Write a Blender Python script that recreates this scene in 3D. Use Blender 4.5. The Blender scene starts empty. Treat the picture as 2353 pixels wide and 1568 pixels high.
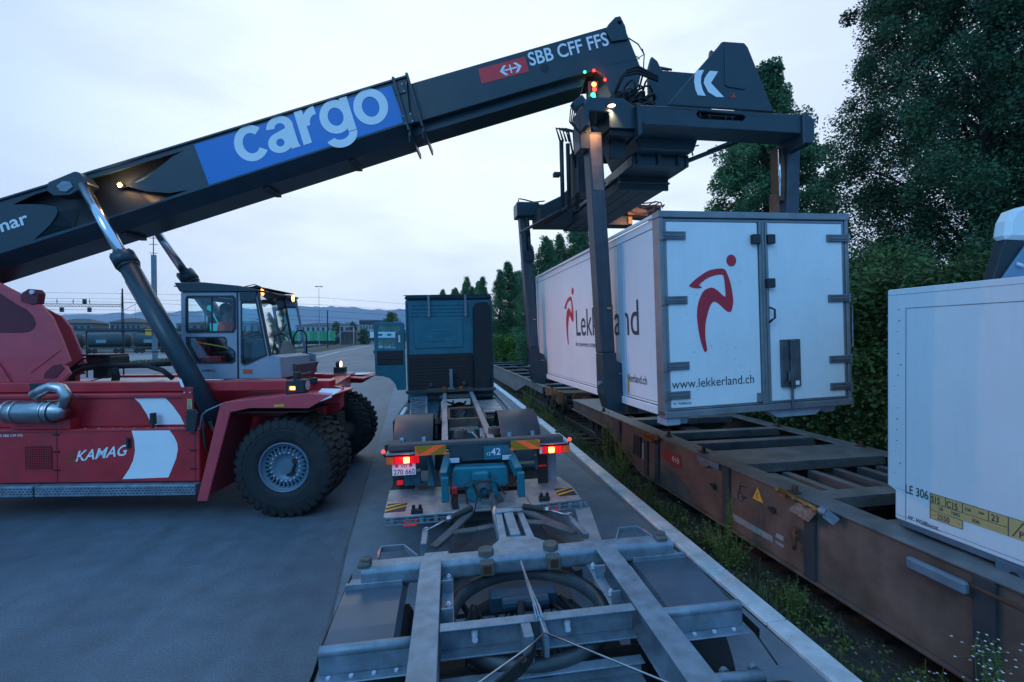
import bpy, math, random
from mathutils import Vector, Matrix
from mathutils.geometry import tessellate_polygon
R=math.radians; PI=math.pi
sc=bpy.context.scene
COL=sc.collection
# ---------------------------------------------------------------- camera
CAMH=2.9; YAW=R(10.42); PIT=R(-0.49); ROL=R(0.35)
fw=Vector((math.sin(YAW)*math.cos(PIT),math.cos(YAW)*math.cos(PIT),math.sin(PIT)))
r0=Vector((math.cos(YAW),-math.sin(YAW),0)); u0=r0.cross(fw)
rt=r0*math.cos(ROL)-u0*math.sin(ROL); up=u0*math.cos(ROL)+r0*math.sin(ROL)
cd=bpy.data.cameras.new('camera'); cam=bpy.data.objects.new('camera',cd); COL.objects.link(cam)
cd.sensor_width=36; cd.lens=36*1050/2353; cd.clip_start=.05; cd.clip_end=6000
M=Matrix.Identity(4)
for i in range(3): M[i][0]=rt[i]; M[i][1]=up[i]; M[i][2]=-fw[i]
M.translation=Vector((0,0,CAMH)); cam.matrix_world=M; sc.camera=cam
# ---------------------------------------------------------------- sky and sun
w=bpy.data.worlds.new('World'); sc.world=w; w.use_nodes=True
nt=w.node_tree; N=nt.nodes; L=nt.links; N.clear()
def nd(t,tree=None,**k):
    n=(tree or nt).nodes.new(t)
    for a,b in k.items(): setattr(n,a,b)
    return n
wo=nd('ShaderNodeOutputWorld'); bg=nd('ShaderNodeBackground'); tc=nd('ShaderNodeTexCoord')
L.new(bg.outputs[0],wo.inputs[0])
sep=nd('ShaderNodeSeparateXYZ'); L.new(tc.outputs['Generated'],sep.inputs[0])
# elevation ramp of a thin overcast at dusk
rp=nd('ShaderNodeValToRGB'); e=rp.color_ramp
e.elements[0].position=0.0; e.elements[0].color=(.50,.62,.85,1)
e.elements[1].position=1.0; e.elements[1].color=(.20,.44,.88,1)
for p,c in ((.08,(.54,.66,.88,1)),(.22,(.56,.69,.90,1)),(.42,(.50,.66,.90,1)),(.62,(.32,.54,.88,1))):
    q=e.elements.new(p); q.color=c
L.new(sep.outputs[2],rp.inputs[0])
# bright thin patch of cloud high above the boom
vm=nd('ShaderNodeVectorMath',operation='DOT_PRODUCT'); L.new(tc.outputs['Generated'],vm.inputs[0])
az=R(6.5); el=R(31); vm.inputs[1].default_value=(math.sin(az)*math.cos(el),math.cos(az)*math.cos(el),math.sin(el))
mr=nd('ShaderNodeMapRange',interpolation_type='SMOOTHSTEP'); mr.inputs[1].default_value=.62; mr.inputs[2].default_value=.99
L.new(vm.outputs['Value'],mr.inputs[0])
mp=nd('ShaderNodeMapping'); mp.inputs['Scale'].default_value=(1.2,1.2,4.5); mp.inputs['Rotation'].default_value=(0,R(14),R(20)); L.new(tc.outputs['Generated'],mp.inputs[0])
nz=nd('ShaderNodeTexNoise'); nz.inputs['Scale'].default_value=2.2; nz.inputs['Detail'].default_value=5; nz.inputs['Roughness'].default_value=.5; L.new(mp.outputs[0],nz.inputs[0])
ma=nd('ShaderNodeMath',operation='MULTIPLY_ADD'); ma.inputs[1].default_value=.7; ma.inputs[2].default_value=.55; L.new(nz.outputs[0],ma.inputs[0])
mm=nd('ShaderNodeMath',operation='MULTIPLY'); L.new(mr.outputs[0],mm.inputs[0]); L.new(ma.outputs[0],mm.inputs[1])
mx=nd('ShaderNodeMix',data_type='RGBA'); L.new(mm.outputs[0],mx.inputs[0]); L.new(rp.outputs[0],mx.inputs[6]); mx.inputs[7].default_value=(.90,1.0,1.03,1)
# streaky clouds
mr2=nd('ShaderNodeMapRange'); mr2.inputs[1].default_value=.40; mr2.inputs[2].default_value=.64; mr2.inputs[4].default_value=.62; L.new(nz.outputs[0],mr2.inputs[0])
mx2=nd('ShaderNodeMix',data_type='RGBA'); L.new(mr2.outputs[0],mx2.inputs[0]); L.new(mx.outputs[2],mx2.inputs[6]); mx2.inputs[7].default_value=(.55,.65,.87,1)
# deeper blue overhead, behind the viewer and to the left
mr3=nd('ShaderNodeMapRange',interpolation_type='SMOOTHSTEP'); vm3=nd('ShaderNodeVectorMath',operation='DOT_PRODUCT'); L.new(tc.outputs['Generated'],vm3.inputs[0]); a3=R(22); vm3.inputs[1].default_value=(math.sin(a3),math.cos(a3),0)
mr3.inputs[1].default_value=.68; mr3.inputs[2].default_value=-.25; L.new(vm3.outputs['Value'],mr3.inputs[0])
mx3=nd('ShaderNodeMix',data_type='RGBA'); L.new(mr3.outputs[0],mx3.inputs[0]); L.new(mx2.outputs[2],mx3.inputs[6]); mx3.inputs[7].default_value=(.135,.42,.88,1)
L.new(mx3.outputs[2],bg.inputs[0]); bg.inputs[1].default_value=1.0
sd=bpy.data.lights.new('sun','SUN'); sd.energy=.6; sd.angle=R(30); sd.color=(.42,.72,1.0)
so=bpy.data.objects.new('sun',sd); COL.objects.link(so); so.rotation_euler=(R(52),0,R(-38))
sc.view_settings.view_transform='Standard'; sc.view_settings.look='None'; sc.view_settings.exposure=.30; sc.view_settings.gamma=1
# ---------------------------------------------------------------- mesh helpers
class Fr:
    def __init__(s,o,yaw,tilt=0):
        s.o=Vector(o); s.M=Matrix.Rotation(yaw,3,'Z')@Matrix.Rotation(-tilt,3,'Y')
WF=Fr((0,0,0),0)
TR=Fr((0,0,0),-.0465,.020)
CT=Fr((2.641,4.802,1.964),.014,.030)
RS=Fr((-1.979,9.913,0),R(-9.4))
class MB:
    def __init__(s): s.v=[]; s.f=[]; s.mi=[]; s.m=0; s.sm=[]; s.smooth=False
    def add(s,vs,fs,T=None):
        o=len(s.v)
        for q in vs:
            q=Vector(q); s.v.append(T@q if T else q)
        for f in fs: s.f.append([o+i for i in f]); s.mi.append(s.m); s.sm.append(s.smooth)
        return s
    def box(s,x0,x1,y0,y1,z0,z1,T=None):
        return s.add([(x,y,z) for z in (z0,z1) for y in (y0,y1) for x in (x0,x1)],
            [(0,2,3,1),(4,5,7,6),(0,1,5,4),(2,6,7,3),(0,4,6,2),(1,3,7,5)],T)
    def prism(s,poly,ax,lo,hi,holes=(),T=None):
        # poly in the two other axes: ax b -> (a,c); ax a -> (b,c); ax c -> (a,b)
        def P(q,h):
            return {'a':(h,q[0],q[1]),'b':(q[0],h,q[1]),'c':(q[0],q[1],h)}[ax]
        loops=[list(poly)]+[list(h) for h in holes]
        flat=[q for l in loops for q in l]; n=len(flat)
        tri=tessellate_polygon([[Vector((q[0],q[1],0)) for q in l] for l in loops])
        vs=[P(q,lo) for q in flat]+[P(q,hi) for q in flat]
        fs=[tuple(t) for t in tri]+[tuple(i+n for i in reversed(t)) for t in tri]
        o=0
        for l in loops:
            k=len(l)
            for i in range(k): j=(i+1)%k; fs.append((o+i,o+j,n+o+j,n+o+i))
            o+=k
        return s.add(vs,fs,T)
    def tube(s,path,r,n=10,cap=True,T=None):
        path=[Vector(p) for p in path]; rs=r if isinstance(r,(list,tuple)) else [r]*len(path)
        vs=[];fs=[];prev=None
        for i,p in enumerate(path):
            d=(path[min(i+1,len(path)-1)]-path[max(i-1,0)]).normalized()
            if prev is None:
                a=Vector((0,0,1)) if abs(d.z)<.9 else Vector((1,0,0)); x=d.cross(a).normalized()
            else:
                x=(prev-d*prev.dot(d)).normalized()
            prev=x; y=d.cross(x)
            for k in range(n):
                t=2*PI*k/n; vs.append(p+(x*math.cos(t)+y*math.sin(t))*rs[i])
        m=len(path)
        for i in range(m-1):
            for k in range(n):
                fs.append((i*n+k,i*n+(k+1)%n,(i+1)*n+(k+1)%n,(i+1)*n+k))
        if cap: fs.append(tuple(range(n))[::-1]); fs.append(tuple((m-1)*n+k for k in range(n)))
        s0=s.smooth; s.smooth=True; s.add(vs,fs,T); s.smooth=s0
        return s
    def lathe(s,prof,o,axis='b',n=32,T=None,smooth=True):
        # prof: (radius, along); closed ring mesh
        vs=[];fs=[]
        for (r,h) in prof:
            for k in range(n):
                t=2*PI*k/n; c,q=r*math.cos(t),r*math.sin(t)
                vs.append({'b':(o[0]+c,o[1]+h,o[2]+q),'a':(o[0]+h,o[1]+c,o[2]+q),'c':(o[0]+c,o[1]+q,o[2]+h)}[axis])
        for i in range(len(prof)-1):
            for k in range(n): fs.append((i*n+k,i*n+(k+1)%n,(i+1)*n+(k+1)%n,(i+1)*n+k))
        s0=s.smooth; s.smooth=smooth; s.add(vs,fs,T); s.smooth=s0
        return s
    def cyl(s,o,r,h,axis='c',n=16,T=None,r2=None):
        return s.lathe([(0.0001,0),(r,0),(r if r2 is None else r2,h),(0.0001,h)],o,axis,n,T,smooth=False)
    def beam(s,p,q,w,h,T=None,upv=(0,0,1)):
        p,q=Vector(p),Vector(q); d=(q-p); l=d.length; d.normalize(); u=Vector(upv)
        x=d.cross(u); 
        if x.length<1e-4: x=Vector((1,0,0))
        x.normalize(); z=x.cross(d)
        vs=[]
        for e_ in (p,q):
            for a,b in ((-1,-1),(1,-1),(1,1),(-1,1)): vs.append(e_+x*a*w/2+z*b*h/2)
        return s.add(vs,[(0,1,2,3),(4,7,6,5),(0,4,5,1),(1,5,6,2),(2,6,7,3),(3,7,4,0)],T)
    def quad(s,*q): return s.add(q,[tuple(range(len(q)))])
    def merge(s,o,T=None):
        k=len(s.v)
        for q in o.v: s.v.append(T@q if T else q.copy())
        for f,m,sm in zip(o.f,o.mi,o.sm): s.f.append([i+k for i in f]); s.mi.append(m); s.sm.append(sm)
        return s
def mesh(mb,mats,name='m',off=None):
    me=bpy.data.meshes.new(name)
    vs=[tuple(q-off) for q in mb.v] if off is not None else [tuple(q) for q in mb.v]
    me.from_pydata(vs,[],mb.f)
    if not isinstance(mats,(list,tuple)): mats=[mats]
    for m in mats: me.materials.append(m)
    me.polygons.foreach_set('material_index',mb.mi); me.polygons.foreach_set('use_smooth',mb.sm)
    me.update(); me.validate(clean_customdata=False)
    return me
def fixn(me):
    import bmesh
    b=bmesh.new(); b.from_mesh(me); bmesh.ops.recalc_face_normals(b,faces=b.faces); b.to_mesh(me); b.free()
NOSPLIT=('lettering','number','emblem','scuff','perforation','leaves','foliage','grille','seam','crown','trunk','flowers','stem','mesh','marks','slats','stripe','joint','valve_block','hose_bundle','tangle','gear','plaited','bundle','symbol','cable','wire','letter','crossbeam','mast','insulator','chevron','dense_core','hydraulic')
def clusters(mb,tol=.004):
    if hasattr(mb,'np_'): return [mb]
    # pieces that touch stay together, separate pieces become separate objects
    n=len(mb.v); p=list(range(n))
    def fd(i):
        while p[i]!=i: p[i]=p[p[i]]; i=p[i]
        return i
    for f in mb.f:
        a=fd(f[0])
        for i in f[1:]: p[fd(i)]=a
    g={}
    for i in range(n): g.setdefault(fd(i),[]).append(i)
    ks=list(g)
    if len(ks)<2 or len(ks)>400: return [mb]
    bb={k:([min(mb.v[i][c] for i in g[k])-tol for c in range(3)],[max(mb.v[i][c] for i in g[k])+tol for c in range(3)]) for k in ks}
    q={k:k for k in ks}
    def f2(k):
        while q[k]!=k: k=q[k]
        return k
    for i,a in enumerate(ks):
        for b in ks[i+1:]:
            A,B=bb[a],bb[b]
            if all(A[0][c]<=B[1][c] and B[0][c]<=A[1][c] for c in range(3)): q[f2(a)]=f2(b)
    out={}
    for f,m,sm in zip(mb.f,mb.mi,mb.sm):
        r=f2(fd(f[0])); o=out.get(r)
        if o is None: o=out[r]=(MB(),{})
        t,mp=o; nf=[]
        for i in f:
            if i not in mp: mp[i]=len(t.v); t.v.append(mb.v[i])
            nf.append(mp[i])
        t.f.append(nf); t.mi.append(m); t.sm.append(sm)
    return [o[0] for o in out.values()]
class Thing:
    def __init__(s,name,label,cat,fr=WF,base=(0,0,0),group=None,kind=None):
        s.fr=fr; s.base=Vector(base)
        o=bpy.data.objects.new(name,None); COL.objects.link(o); s.o=o; o.empty_display_size=.2
        o.matrix_world=Matrix.Translation(fr.o+fr.M@s.base)@fr.M.to_4x4()
        if label: o['label']=label; o['category']=cat
        if group: o['group']=group
    def part(s,name,mb,mats,bev=0,parent=None,label=None,nfix=True):
        if not any(k in name for k in NOSPLIT):
            cl=clusters(mb)
            if 1<len(cl)<=60:
                f_=None
                for c_ in cl:
                    o_=s._part(name,c_,mats,bev,parent,label,nfix); f_=f_ or o_
                return f_
        return s._part(name,mb,mats,bev,parent,label,nfix)
    def _part(s,name,mb,mats,bev=0,parent=None,label=None,nfix=True):
        me=mesh(mb,mats,name,s.base)
        if nfix: fixn(me)
        o=bpy.data.objects.new(name,me); COL.objects.link(o); o.parent=parent or s.o
        if bev:
            b=o.modifiers.new('bevel','BEVEL'); b.width=bev; b.segments=1; b.limit_method='ANGLE'; b.angle_limit=R(40)
        if label: o['label']=label
        return o
def single(name,mb,mats,label=None,cat=None,group=None,kind=None,fr=WF,base=(0,0,0),bev=0,nfix=True):
    me=mesh(mb,mats,name,Vector(base))
    if nfix: fixn(me)
    o=bpy.data.objects.new(name,me); COL.objects.link(o)
    o.matrix_world=Matrix.Translation(fr.o+fr.M@Vector(base))@fr.M.to_4x4()
    if label: o['label']=label
    if cat: o['category']=cat
    if group: o['group']=group
    if kind: o['kind']=kind
    if bev:
        b=o.modifiers.new('bevel','BEVEL'); b.width=bev; b.segments=1; b.limit_method='ANGLE'; b.angle_limit=R(40)
    return o
def dup(o,parent=None):
    c=o.copy(); COL.objects.link(c)
    if parent: c.parent=parent
    for ch in list(o.children): dup(ch,c)
    return c
def text(mb,s,o,ux,uy,size,wx=1.0,bold=0.0,depth=.002,align='LEFT',shear=0.0,spacing=1.0,fitw=None):
    # letters as flat mesh; o origin of base line, ux/uy directions
    cu=bpy.data.curves.new('t','FONT'); cu.body=s; cu.size=1; cu.offset=bold; cu.align_x=align; cu.shear=shear; cu.space_character=spacing; cu.resolution_u=4
    ob=bpy.data.objects.new('t',cu); COL.objects.link(ob); bpy.context.view_layer.update()
    me=ob.to_mesh()
    if fitw:
        xs_=[v.co.x for v in me.vertices]; wx=fitw/(max(xs_)-min(xs_))/size
    ux=Vector(ux).normalized(); uy=Vector(uy).normalized(); nn=ux.cross(uy); o=Vector(o)
    vs=[o+ux*(v.co.x*size*wx)+uy*(v.co.y*size)+nn*depth for v in me.vertices]
    mb.add(vs,[tuple(p.vertices) for p in me.polygons])
    ob.to_mesh_clear(); bpy.data.objects.remove(ob); bpy.data.curves.remove(cu)
    return mb
def flat(mb,poly,o,ux,uy,depth=.002):
    ux=Vector(ux).normalized(); uy=Vector(uy).normalized(); nn=ux.cross(uy); o=Vector(o)
    tri=tessellate_polygon([[Vector((q[0],q[1],0)) for q in poly]])
    return mb.add([o+ux*q[0]+uy*q[1]+nn*depth for q in poly],[tuple(t) for t in tri])
# ---------------------------------------------------------------- materials
def mat(name,col,rough=.6,metal=0,var=.25,scale=3,bump=0,bscale=40,col2=None,streak=0,dirt=0,dirtc=(.03,.028,.025),spec=.5,coat=0,emit=None,es=0):
    m=bpy.data.materials.new(name); m.use_nodes=True; t=m.node_tree; n=t.nodes; l=t.links; b=n['Principled BSDF']
    b.inputs['Roughness'].default_value=rough; b.inputs['Metallic'].default_value=metal; b.inputs['Specular IOR Level'].default_value=spec
    b.inputs['Coat Weight'].default_value=coat
    if emit: b.inputs['Emission Color'].default_value=(*emit,1); b.inputs['Emission Strength'].default_value=es
    tcn=n.new('ShaderNodeTexCoord')
    no=n.new('ShaderNodeTexNoise'); no.inputs['Scale'].default_value=scale; no.inputs['Detail'].default_value=6; no.inputs['Roughness'].default_value=.62
    l.new(tcn.outputs['Object'],no.inputs[0])
    c2=col2 or tuple(c*(1-var) for c in col); c1=tuple(min(1,c*(1+var*.35)) for c in col) if not col2 else col
    r=n.new('ShaderNodeValToRGB'); r.color_ramp.elements[0].position=.32; r.color_ramp.elements[1].position=.68
    r.color_ramp.elements[0].color=(*c2,1); r.color_ramp.elements[1].color=(*c1,1); l.new(no.outputs[0],r.inputs[0])
    out=r.outputs[0]
    if streak or dirt:
        mpn=n.new('ShaderNodeMapping'); mpn.inputs['Scale'].default_value=(9,9,.8) if streak else (1.3,1.3,1.3); l.new(tcn.outputs['Object'],mpn.inputs[0])
        n2=n.new('ShaderNodeTexNoise'); n2.inputs['Scale'].default_value=1.6; n2.inputs['Detail'].default_value=7; n2.inputs['Roughness'].default_value=.7; l.new(mpn.outputs[0],n2.inputs[0])
        mrn=n.new('ShaderNodeMapRange'); mrn.inputs[1].default_value=.5; mrn.inputs[2].default_value=.78; mrn.inputs[4].default_value=streak or dirt; l.new(n2.outputs[0],mrn.inputs[0])
        mxn=n.new('ShaderNodeMix'); mxn.data_type='RGBA'; l.new(mrn.outputs[0],mxn.inputs[0]); l.new(out,mxn.inputs[6]); mxn.inputs[7].default_value=(*dirtc,1); out=mxn.outputs[2]
    l.new(out,b.inputs['Base Color'])
    rr=n.new('ShaderNodeMapRange'); rr.inputs[3].default_value=max(.05,rough-.1); rr.inputs[4].default_value=min(1,rough+.15); l.new(no.outputs[0],rr.inputs[0]); l.new(rr.outputs[0],b.inputs['Roughness'])
    if bump:
        n3=n.new('ShaderNodeTexNoise'); n3.inputs['Scale'].default_value=bscale; n3.inputs['Detail'].default_value=4; l.new(tcn.outputs['Object'],n3.inputs[0])
        bn=n.new('ShaderNodeBump'); bn.inputs['Strength'].default_value=bump; bn.inputs['Distance'].default_value=.01; l.new(n3.outputs[0],bn.inputs['Height']); l.new(bn.outputs[0],b.inputs['Normal'])
    return m
def emis(name,col,s):
    m=bpy.data.materials.new(name); m.use_nodes=True; b=m.node_tree.nodes['Principled BSDF']
    b.inputs['Base Color'].default_value=(*col,1); b.inputs['Emission Color'].default_value=(*col,1); b.inputs['Emission Strength'].default_value=s; return m
def glass(name,tint=(.6,.85,.85),refl=.12):
    m=bpy.data.materials.new(name); m.use_nodes=True; t=m.node_tree; n=t.nodes; l=t.links; n.clear()
    o=n.new('ShaderNodeOutputMaterial'); a=n.new('ShaderNodeBsdfTransparent'); a.inputs[0].default_value=(*tint,1)
    g=n.new('ShaderNodeBsdfGlossy'); g.inputs['Roughness'].default_value=.03; g.inputs[0].default_value=(.9,.95,1,1)
    f=n.new('ShaderNodeFresnel'); f.inputs[0].default_value=1.5; ad=n.new('ShaderNodeMath'); ad.operation='ADD'; ad.inputs[1].default_value=refl; l.new(f.outputs[0],ad.inputs[0])
    x=n.new('ShaderNodeMixShader'); l.new(ad.outputs[0],x.inputs[0]); l.new(a.outputs[0],x.inputs[1]); l.new(g.outputs[0],x.inputs[2]); l.new(x.outputs[0],o.inputs[0])
    return m
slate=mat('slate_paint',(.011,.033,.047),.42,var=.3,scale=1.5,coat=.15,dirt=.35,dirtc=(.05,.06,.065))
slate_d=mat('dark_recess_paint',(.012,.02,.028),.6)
red=mat('red_paint',(.56,.022,.032),.38,var=.28,scale=2.2,coat=.2,dirt=.55,dirtc=(.22,.04,.05))
galv=mat('galvanised_steel',(.25,.31,.37),.45,metal=.4,var=.38,scale=7,bump=.15,bscale=90,dirt=.6,dirtc=(.15,.145,.13))
alu=mat('aluminium',(.46,.46,.46),.45,metal=.6,var=.35,scale=6,dirt=.5,dirtc=(.2,.17,.16))
steel=mat('chrome_rod',(.75,.75,.78),.18,metal=1,var=.05)
steelw=mat('stainless_steel',(.5,.5,.5),.3,metal=1,var=.3,scale=4)
black=mat('black_rubber',(.012,.012,.013),.6,var=.3)
blackp=mat('black_plastic',(.02,.022,.026),.5,var=.2)
tyrem=mat('tyre_rubber',(.018,.019,.021),.75,var=.45,scale=4,bump=.25,bscale=60,dirt=.5,dirtc=(.06,.055,.05))
white=mat('white_panel',(.76,.77,.78),.42,var=.05,scale=1.3,streak=.22,dirtc=(.5,.5,.5))
whited=mat('white_panel_worn',(.76,.77,.78),.45,var=.06,scale=2,streak=.16,dirtc=(.4,.42,.45))
whitep=mat('white_decal',(.84,.85,.86),.5,var=.06)
lgrey=mat('light_grey_paint',(.30,.34,.40),.42,var=.12,dirt=.3,dirtc=(.2,.22,.25))
rust=mat('rusty_steel',(.13,.062,.035),.8,var=.5,scale=3,bump=.3,bscale=50,dirt=.6,dirtc=(.22,.075,.025))
wag=mat('wagon_brown',(.175,.115,.09),.75,var=.45,scale=2.2,bump=.1,bscale=50,streak=.5,dirtc=(.17,.085,.055))
wagd=mat('wagon_dark',(.03,.027,.027),.85,var=.5,scale=5,bump=.3)
wagt=mat('wagon_deck_steel',(.21,.22,.225),.5,metal=.25,var=.4,scale=3,bump=.1,dirt=.6,dirtc=(.16,.11,.09))
teal=mat('teal_lorry_paint',(.02,.19,.25),.3,var=.25,coat=.1,dirt=.5,dirtc=(.03,.06,.075))
teald=mat('teal_chassis_paint',(.015,.09,.12),.55,var=.4,scale=5,dirt=.6,dirtc=(.02,.03,.035))
chas=mat('dusty_chassis',(.07,.075,.08),.7,var=.4,scale=5,bump=.2,dirt=.7,dirtc=(.12,.07,.05))
cobalt=mat('cobalt_panel',(.006,.19,.55),.4,var=.06)
sbr=mat('signal_red',(.78,.03,.04),.45,var=.06)
logor=mat('crimson_decal',(.50,.015,.035),.5,var=.08)
ink=mat('dark_ink',(.035,.045,.06),.6,var=.1)
yel=mat('yellow_paint',(.85,.42,.05),.5,var=.2)
ora=mat('orange_reflector_glow',(.95,.13,.03),.35,emit=(1,.12,.03),es=.12)  # faint emission stands in for light the reflective stripes throw back
amb=mat('amber_reflector',(.42,.20,.01),.4,var=.1)
glassm=glass('cab_glass',(.78,.93,.94),.01)
glassd=glass('windscreen_glass',(.75,.92,.92),.40)
lampw=emis('warm_lamp',(1,.55,.22),28); lampo=emis('orange_lamp',(1,.28,.06),9); lampr=emis('red_lamp',(1,.03,.02),5); lamph=emis('hot_red_lamp',(1,.22,.03),16)
lampg=emis('green_lamp',(.03,.9,.35),5); redl=mat('red_lens',(.5,.01,.02),.25,emit=(1,.01,.02),es=.35); ambl=mat('amber_lens',(.45,.12,.02),.3,emit=(1,.2,.01),es=.05); clr=mat('clear_lens',(.6,.62,.7),.15,var=.05)
def spot(name,loc,tgt,en,col=(1,.55,.25),size=R(90),blend=.6,rad=.04,parent=None):
    d=bpy.data.lights.new(name,'SPOT'); d.energy=en; d.color=col; d.spot_size=size; d.spot_blend=blend; d.shadow_soft_size=rad
    o=bpy.data.objects.new(name,d); COL.objects.link(o); v=(Vector(tgt)-Vector(loc)); o.matrix_world=Matrix.Translation(Vector(loc))@v.to_track_quat('-Z','Y').to_matrix().to_4x4(); return o
def pl(name,loc,en,col=(1,.55,.25),rad=.03):
    d=bpy.data.lights.new(name,'POINT'); d.energy=en; d.color=col; d.shadow_soft_size=rad
    o=bpy.data.objects.new(name,d); COL.objects.link(o); o.location=loc; return o
def W(fr,p): return fr.o+fr.M@Vector(p)
# ================================================================ ground
asph=bpy.data.materials.new('asphalt'); asph.use_nodes=True
def _asph():
    t=asph.node_tree; n=t.nodes; l=t.links; b=n['Principled BSDF']; tc=n.new('ShaderNodeTexCoord')
    def no(sc_,d=6,r=.6,sx=(1,1,1)):
        m=n.new('ShaderNodeMapping'); m.inputs['Scale'].default_value=sx; l.new(tc.outputs['Object'],m.inputs[0])
        q=n.new('ShaderNodeTexNoise'); q.inputs['Scale'].default_value=sc_; q.inputs['Detail'].default_value=d; q.inputs['Roughness'].default_value=r; l.new(m.outputs[0],q.inputs[0]); return q
    a=no(.35,4,.55,(1,.35,1)); c=no(55,3,.7); d=no(3,6,.6)
    r=n.new('ShaderNodeValToRGB'); r.color_ramp.elements[0].position=.35; r.color_ramp.elements[1].position=.68
    r.color_ramp.elements[0].color=(.065,.088,.112,1); r.color_ramp.elements[1].color=(.125,.158,.188,1); l.new(a.outputs[0],r.inputs[0])  # blue cast of the reflected sky is tinted into the base colour
    def mul(x,y,lo,hi,f0=.3,f1=.7):
        q=n.new('ShaderNodeMapRange'); q.inputs[1].default_value=f0; q.inputs[2].default_value=f1; q.inputs[3].default_value=lo; q.inputs[4].default_value=hi; l.new(y.outputs[0],q.inputs[0])
        v=n.new('ShaderNodeVectorMath'); v.operation='SCALE'; l.new(x,v.inputs[0]); l.new(q.outputs[0],v.inputs['Scale']); return v.outputs[0]
    x=mul(r.outputs[0],c,.62,1.45); x=mul(x,d,.8,1.15)
    tm=n.new('ShaderNodeTexNoise'); mpp=n.new('ShaderNodeMapping'); mpp.inputs['Scale'].default_value=(2.6,.05,1); mpp.inputs['Rotation'].default_value=(0,0,R(4)); l.new(tc.outputs['Object'],mpp.inputs[0]); l.new(mpp.outputs[0],tm.inputs[0]); tm.inputs['Scale'].default_value=1.0; tm.inputs['Detail'].default_value=3
    x=mul(x,tm,.93,1.05,.35,.65)
    st=no(1.1,5,.7); x=mul(x,st,1.0,.55,.62,.78)
    vo=n.new('ShaderNodeTexVoronoi'); vo.feature='DISTANCE_TO_EDGE'; vo.inputs['Scale'].default_value=.16; wr=n.new('ShaderNodeVectorMath'); wr.operation='MULTIPLY_ADD'; l.new(d.outputs['Color'],wr.inputs[0]); wr.inputs[1].default_value=(.9,.9,0); l.new(tc.outputs['Object'],wr.inputs[2]); l.new(wr.outputs[0],vo.inputs['Vector'])
    qq=n.new('ShaderNodeMapRange'); qq.inputs[1].default_value=0; qq.inputs[2].default_value=.006; qq.inputs[3].default_value=.8; qq.inputs[4].default_value=1; l.new(vo.outputs['Distance'],qq.inputs[0])
    vv=n.new('ShaderNodeVectorMath'); vv.operation='SCALE'; l.new(x,vv.inputs[0]); l.new(qq.outputs[0],vv.inputs['Scale']); x=vv.outputs[0]
    l.new(x,b.inputs['Base Color'])
    q=n.new('ShaderNodeMapRange'); q.inputs[3].default_value=.5; q.inputs[4].default_value=.8; l.new(d.outputs[0],q.inputs[0]); l.new(q.outputs[0],b.inputs['Roughness'])
    bn=n.new('ShaderNodeBump'); bn.inputs['Strength'].default_value=.5; bn.inputs['Distance'].default_value=.006; l.new(c.outputs[0],bn.inputs['Height']); l.new(bn.outputs[0],b.inputs['Normal'])
_asph()
asph2=mat('pale_asphalt',(.21,.24,.26),.75,var=.25,scale=.3)
kerbm=mat('kerb_concrete',(.72,.74,.75),.8,var=.3,scale=4,bump=.3,bscale=60,dirt=.4,dirtc=(.22,.23,.22))
gravel=mat('ballast',(.095,.075,.062),.95,var=.6,scale=14,bump=.9,bscale=26,col2=(.03,.026,.022))
field=mat('dull_grass_ground',(.055,.075,.035),.95,var=.5,scale=.25)
dirtm=mat('earth',(.05,.045,.035),.95,var=.5,scale=2,bump=.5)
paint=mat('road_paint',(.6,.62,.65),.6,var=.2)
railm=mat('rail_steel',(.10,.06,.045),.6,var=.4)
m=MB(); m.box(-400,3.4,-30,600,-.6,0); single('yard_pavement',m,asph,kind='structure')
m=MB(); m.quad((-2500,-60,-.62),(2500,-60,-.62),(2500,4500,-.62),(-2500,4500,-.62)); single('ground',m,field,kind='structure')
# kerb stones along the loading edge
ks=[(-6,3.30),(3,3.38),(6,3.48),(12,3.68),(20,3.86),(40,4.1),(90,4.6)]
def kx(y):
    for (a,xa),(b,xb) in zip(ks,ks[1:]):
        if y<=b: return xa+(xb-xa)*(y-a)/(b-a)
    return ks[-1][1]
m=MB(); y=-6
while y<70:
    y1=y+1.0; g=.006
    m.add([(kx(y)-.12,y+g,-.5),(kx(y)+.12,y+g,-.5),(kx(y1)+.12,y1-g,-.5),(kx(y1)-.12,y1-g,-.5),(kx(y)-.12,y+g,.05),(kx(y)+.12,y+g,.05),(kx(y1)+.12,y1-g,.05),(kx(y1)-.12,y1-g,.05)],
        [(0,3,2,1),(4,5,6,7),(0,1,5,4),(1,2,6,5),(2,3,7,6),(3,0,4,7)]); y=y1
single('kerb',m,kerbm,kind='structure',bev=.012)
m=MB(); m.add([(3.3,-30,-.58),(3.3,-30,.0),(3.3,600,-.58),(3.3,600,.0)],[(0,1,3,2)])
# pavement between x 3.3 and the kerb as it drifts right
m=MB(); yy=[-6,3,6,12,20,40,70]
for a,b in zip(yy,yy[1:]): m.quad((3.3,a,.004),(kx(a)-.11,a,.004),(kx(b)-.11,b,.004),(3.3,b,.004))
single('pavement_edge',m,asph,kind='structure')
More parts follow.
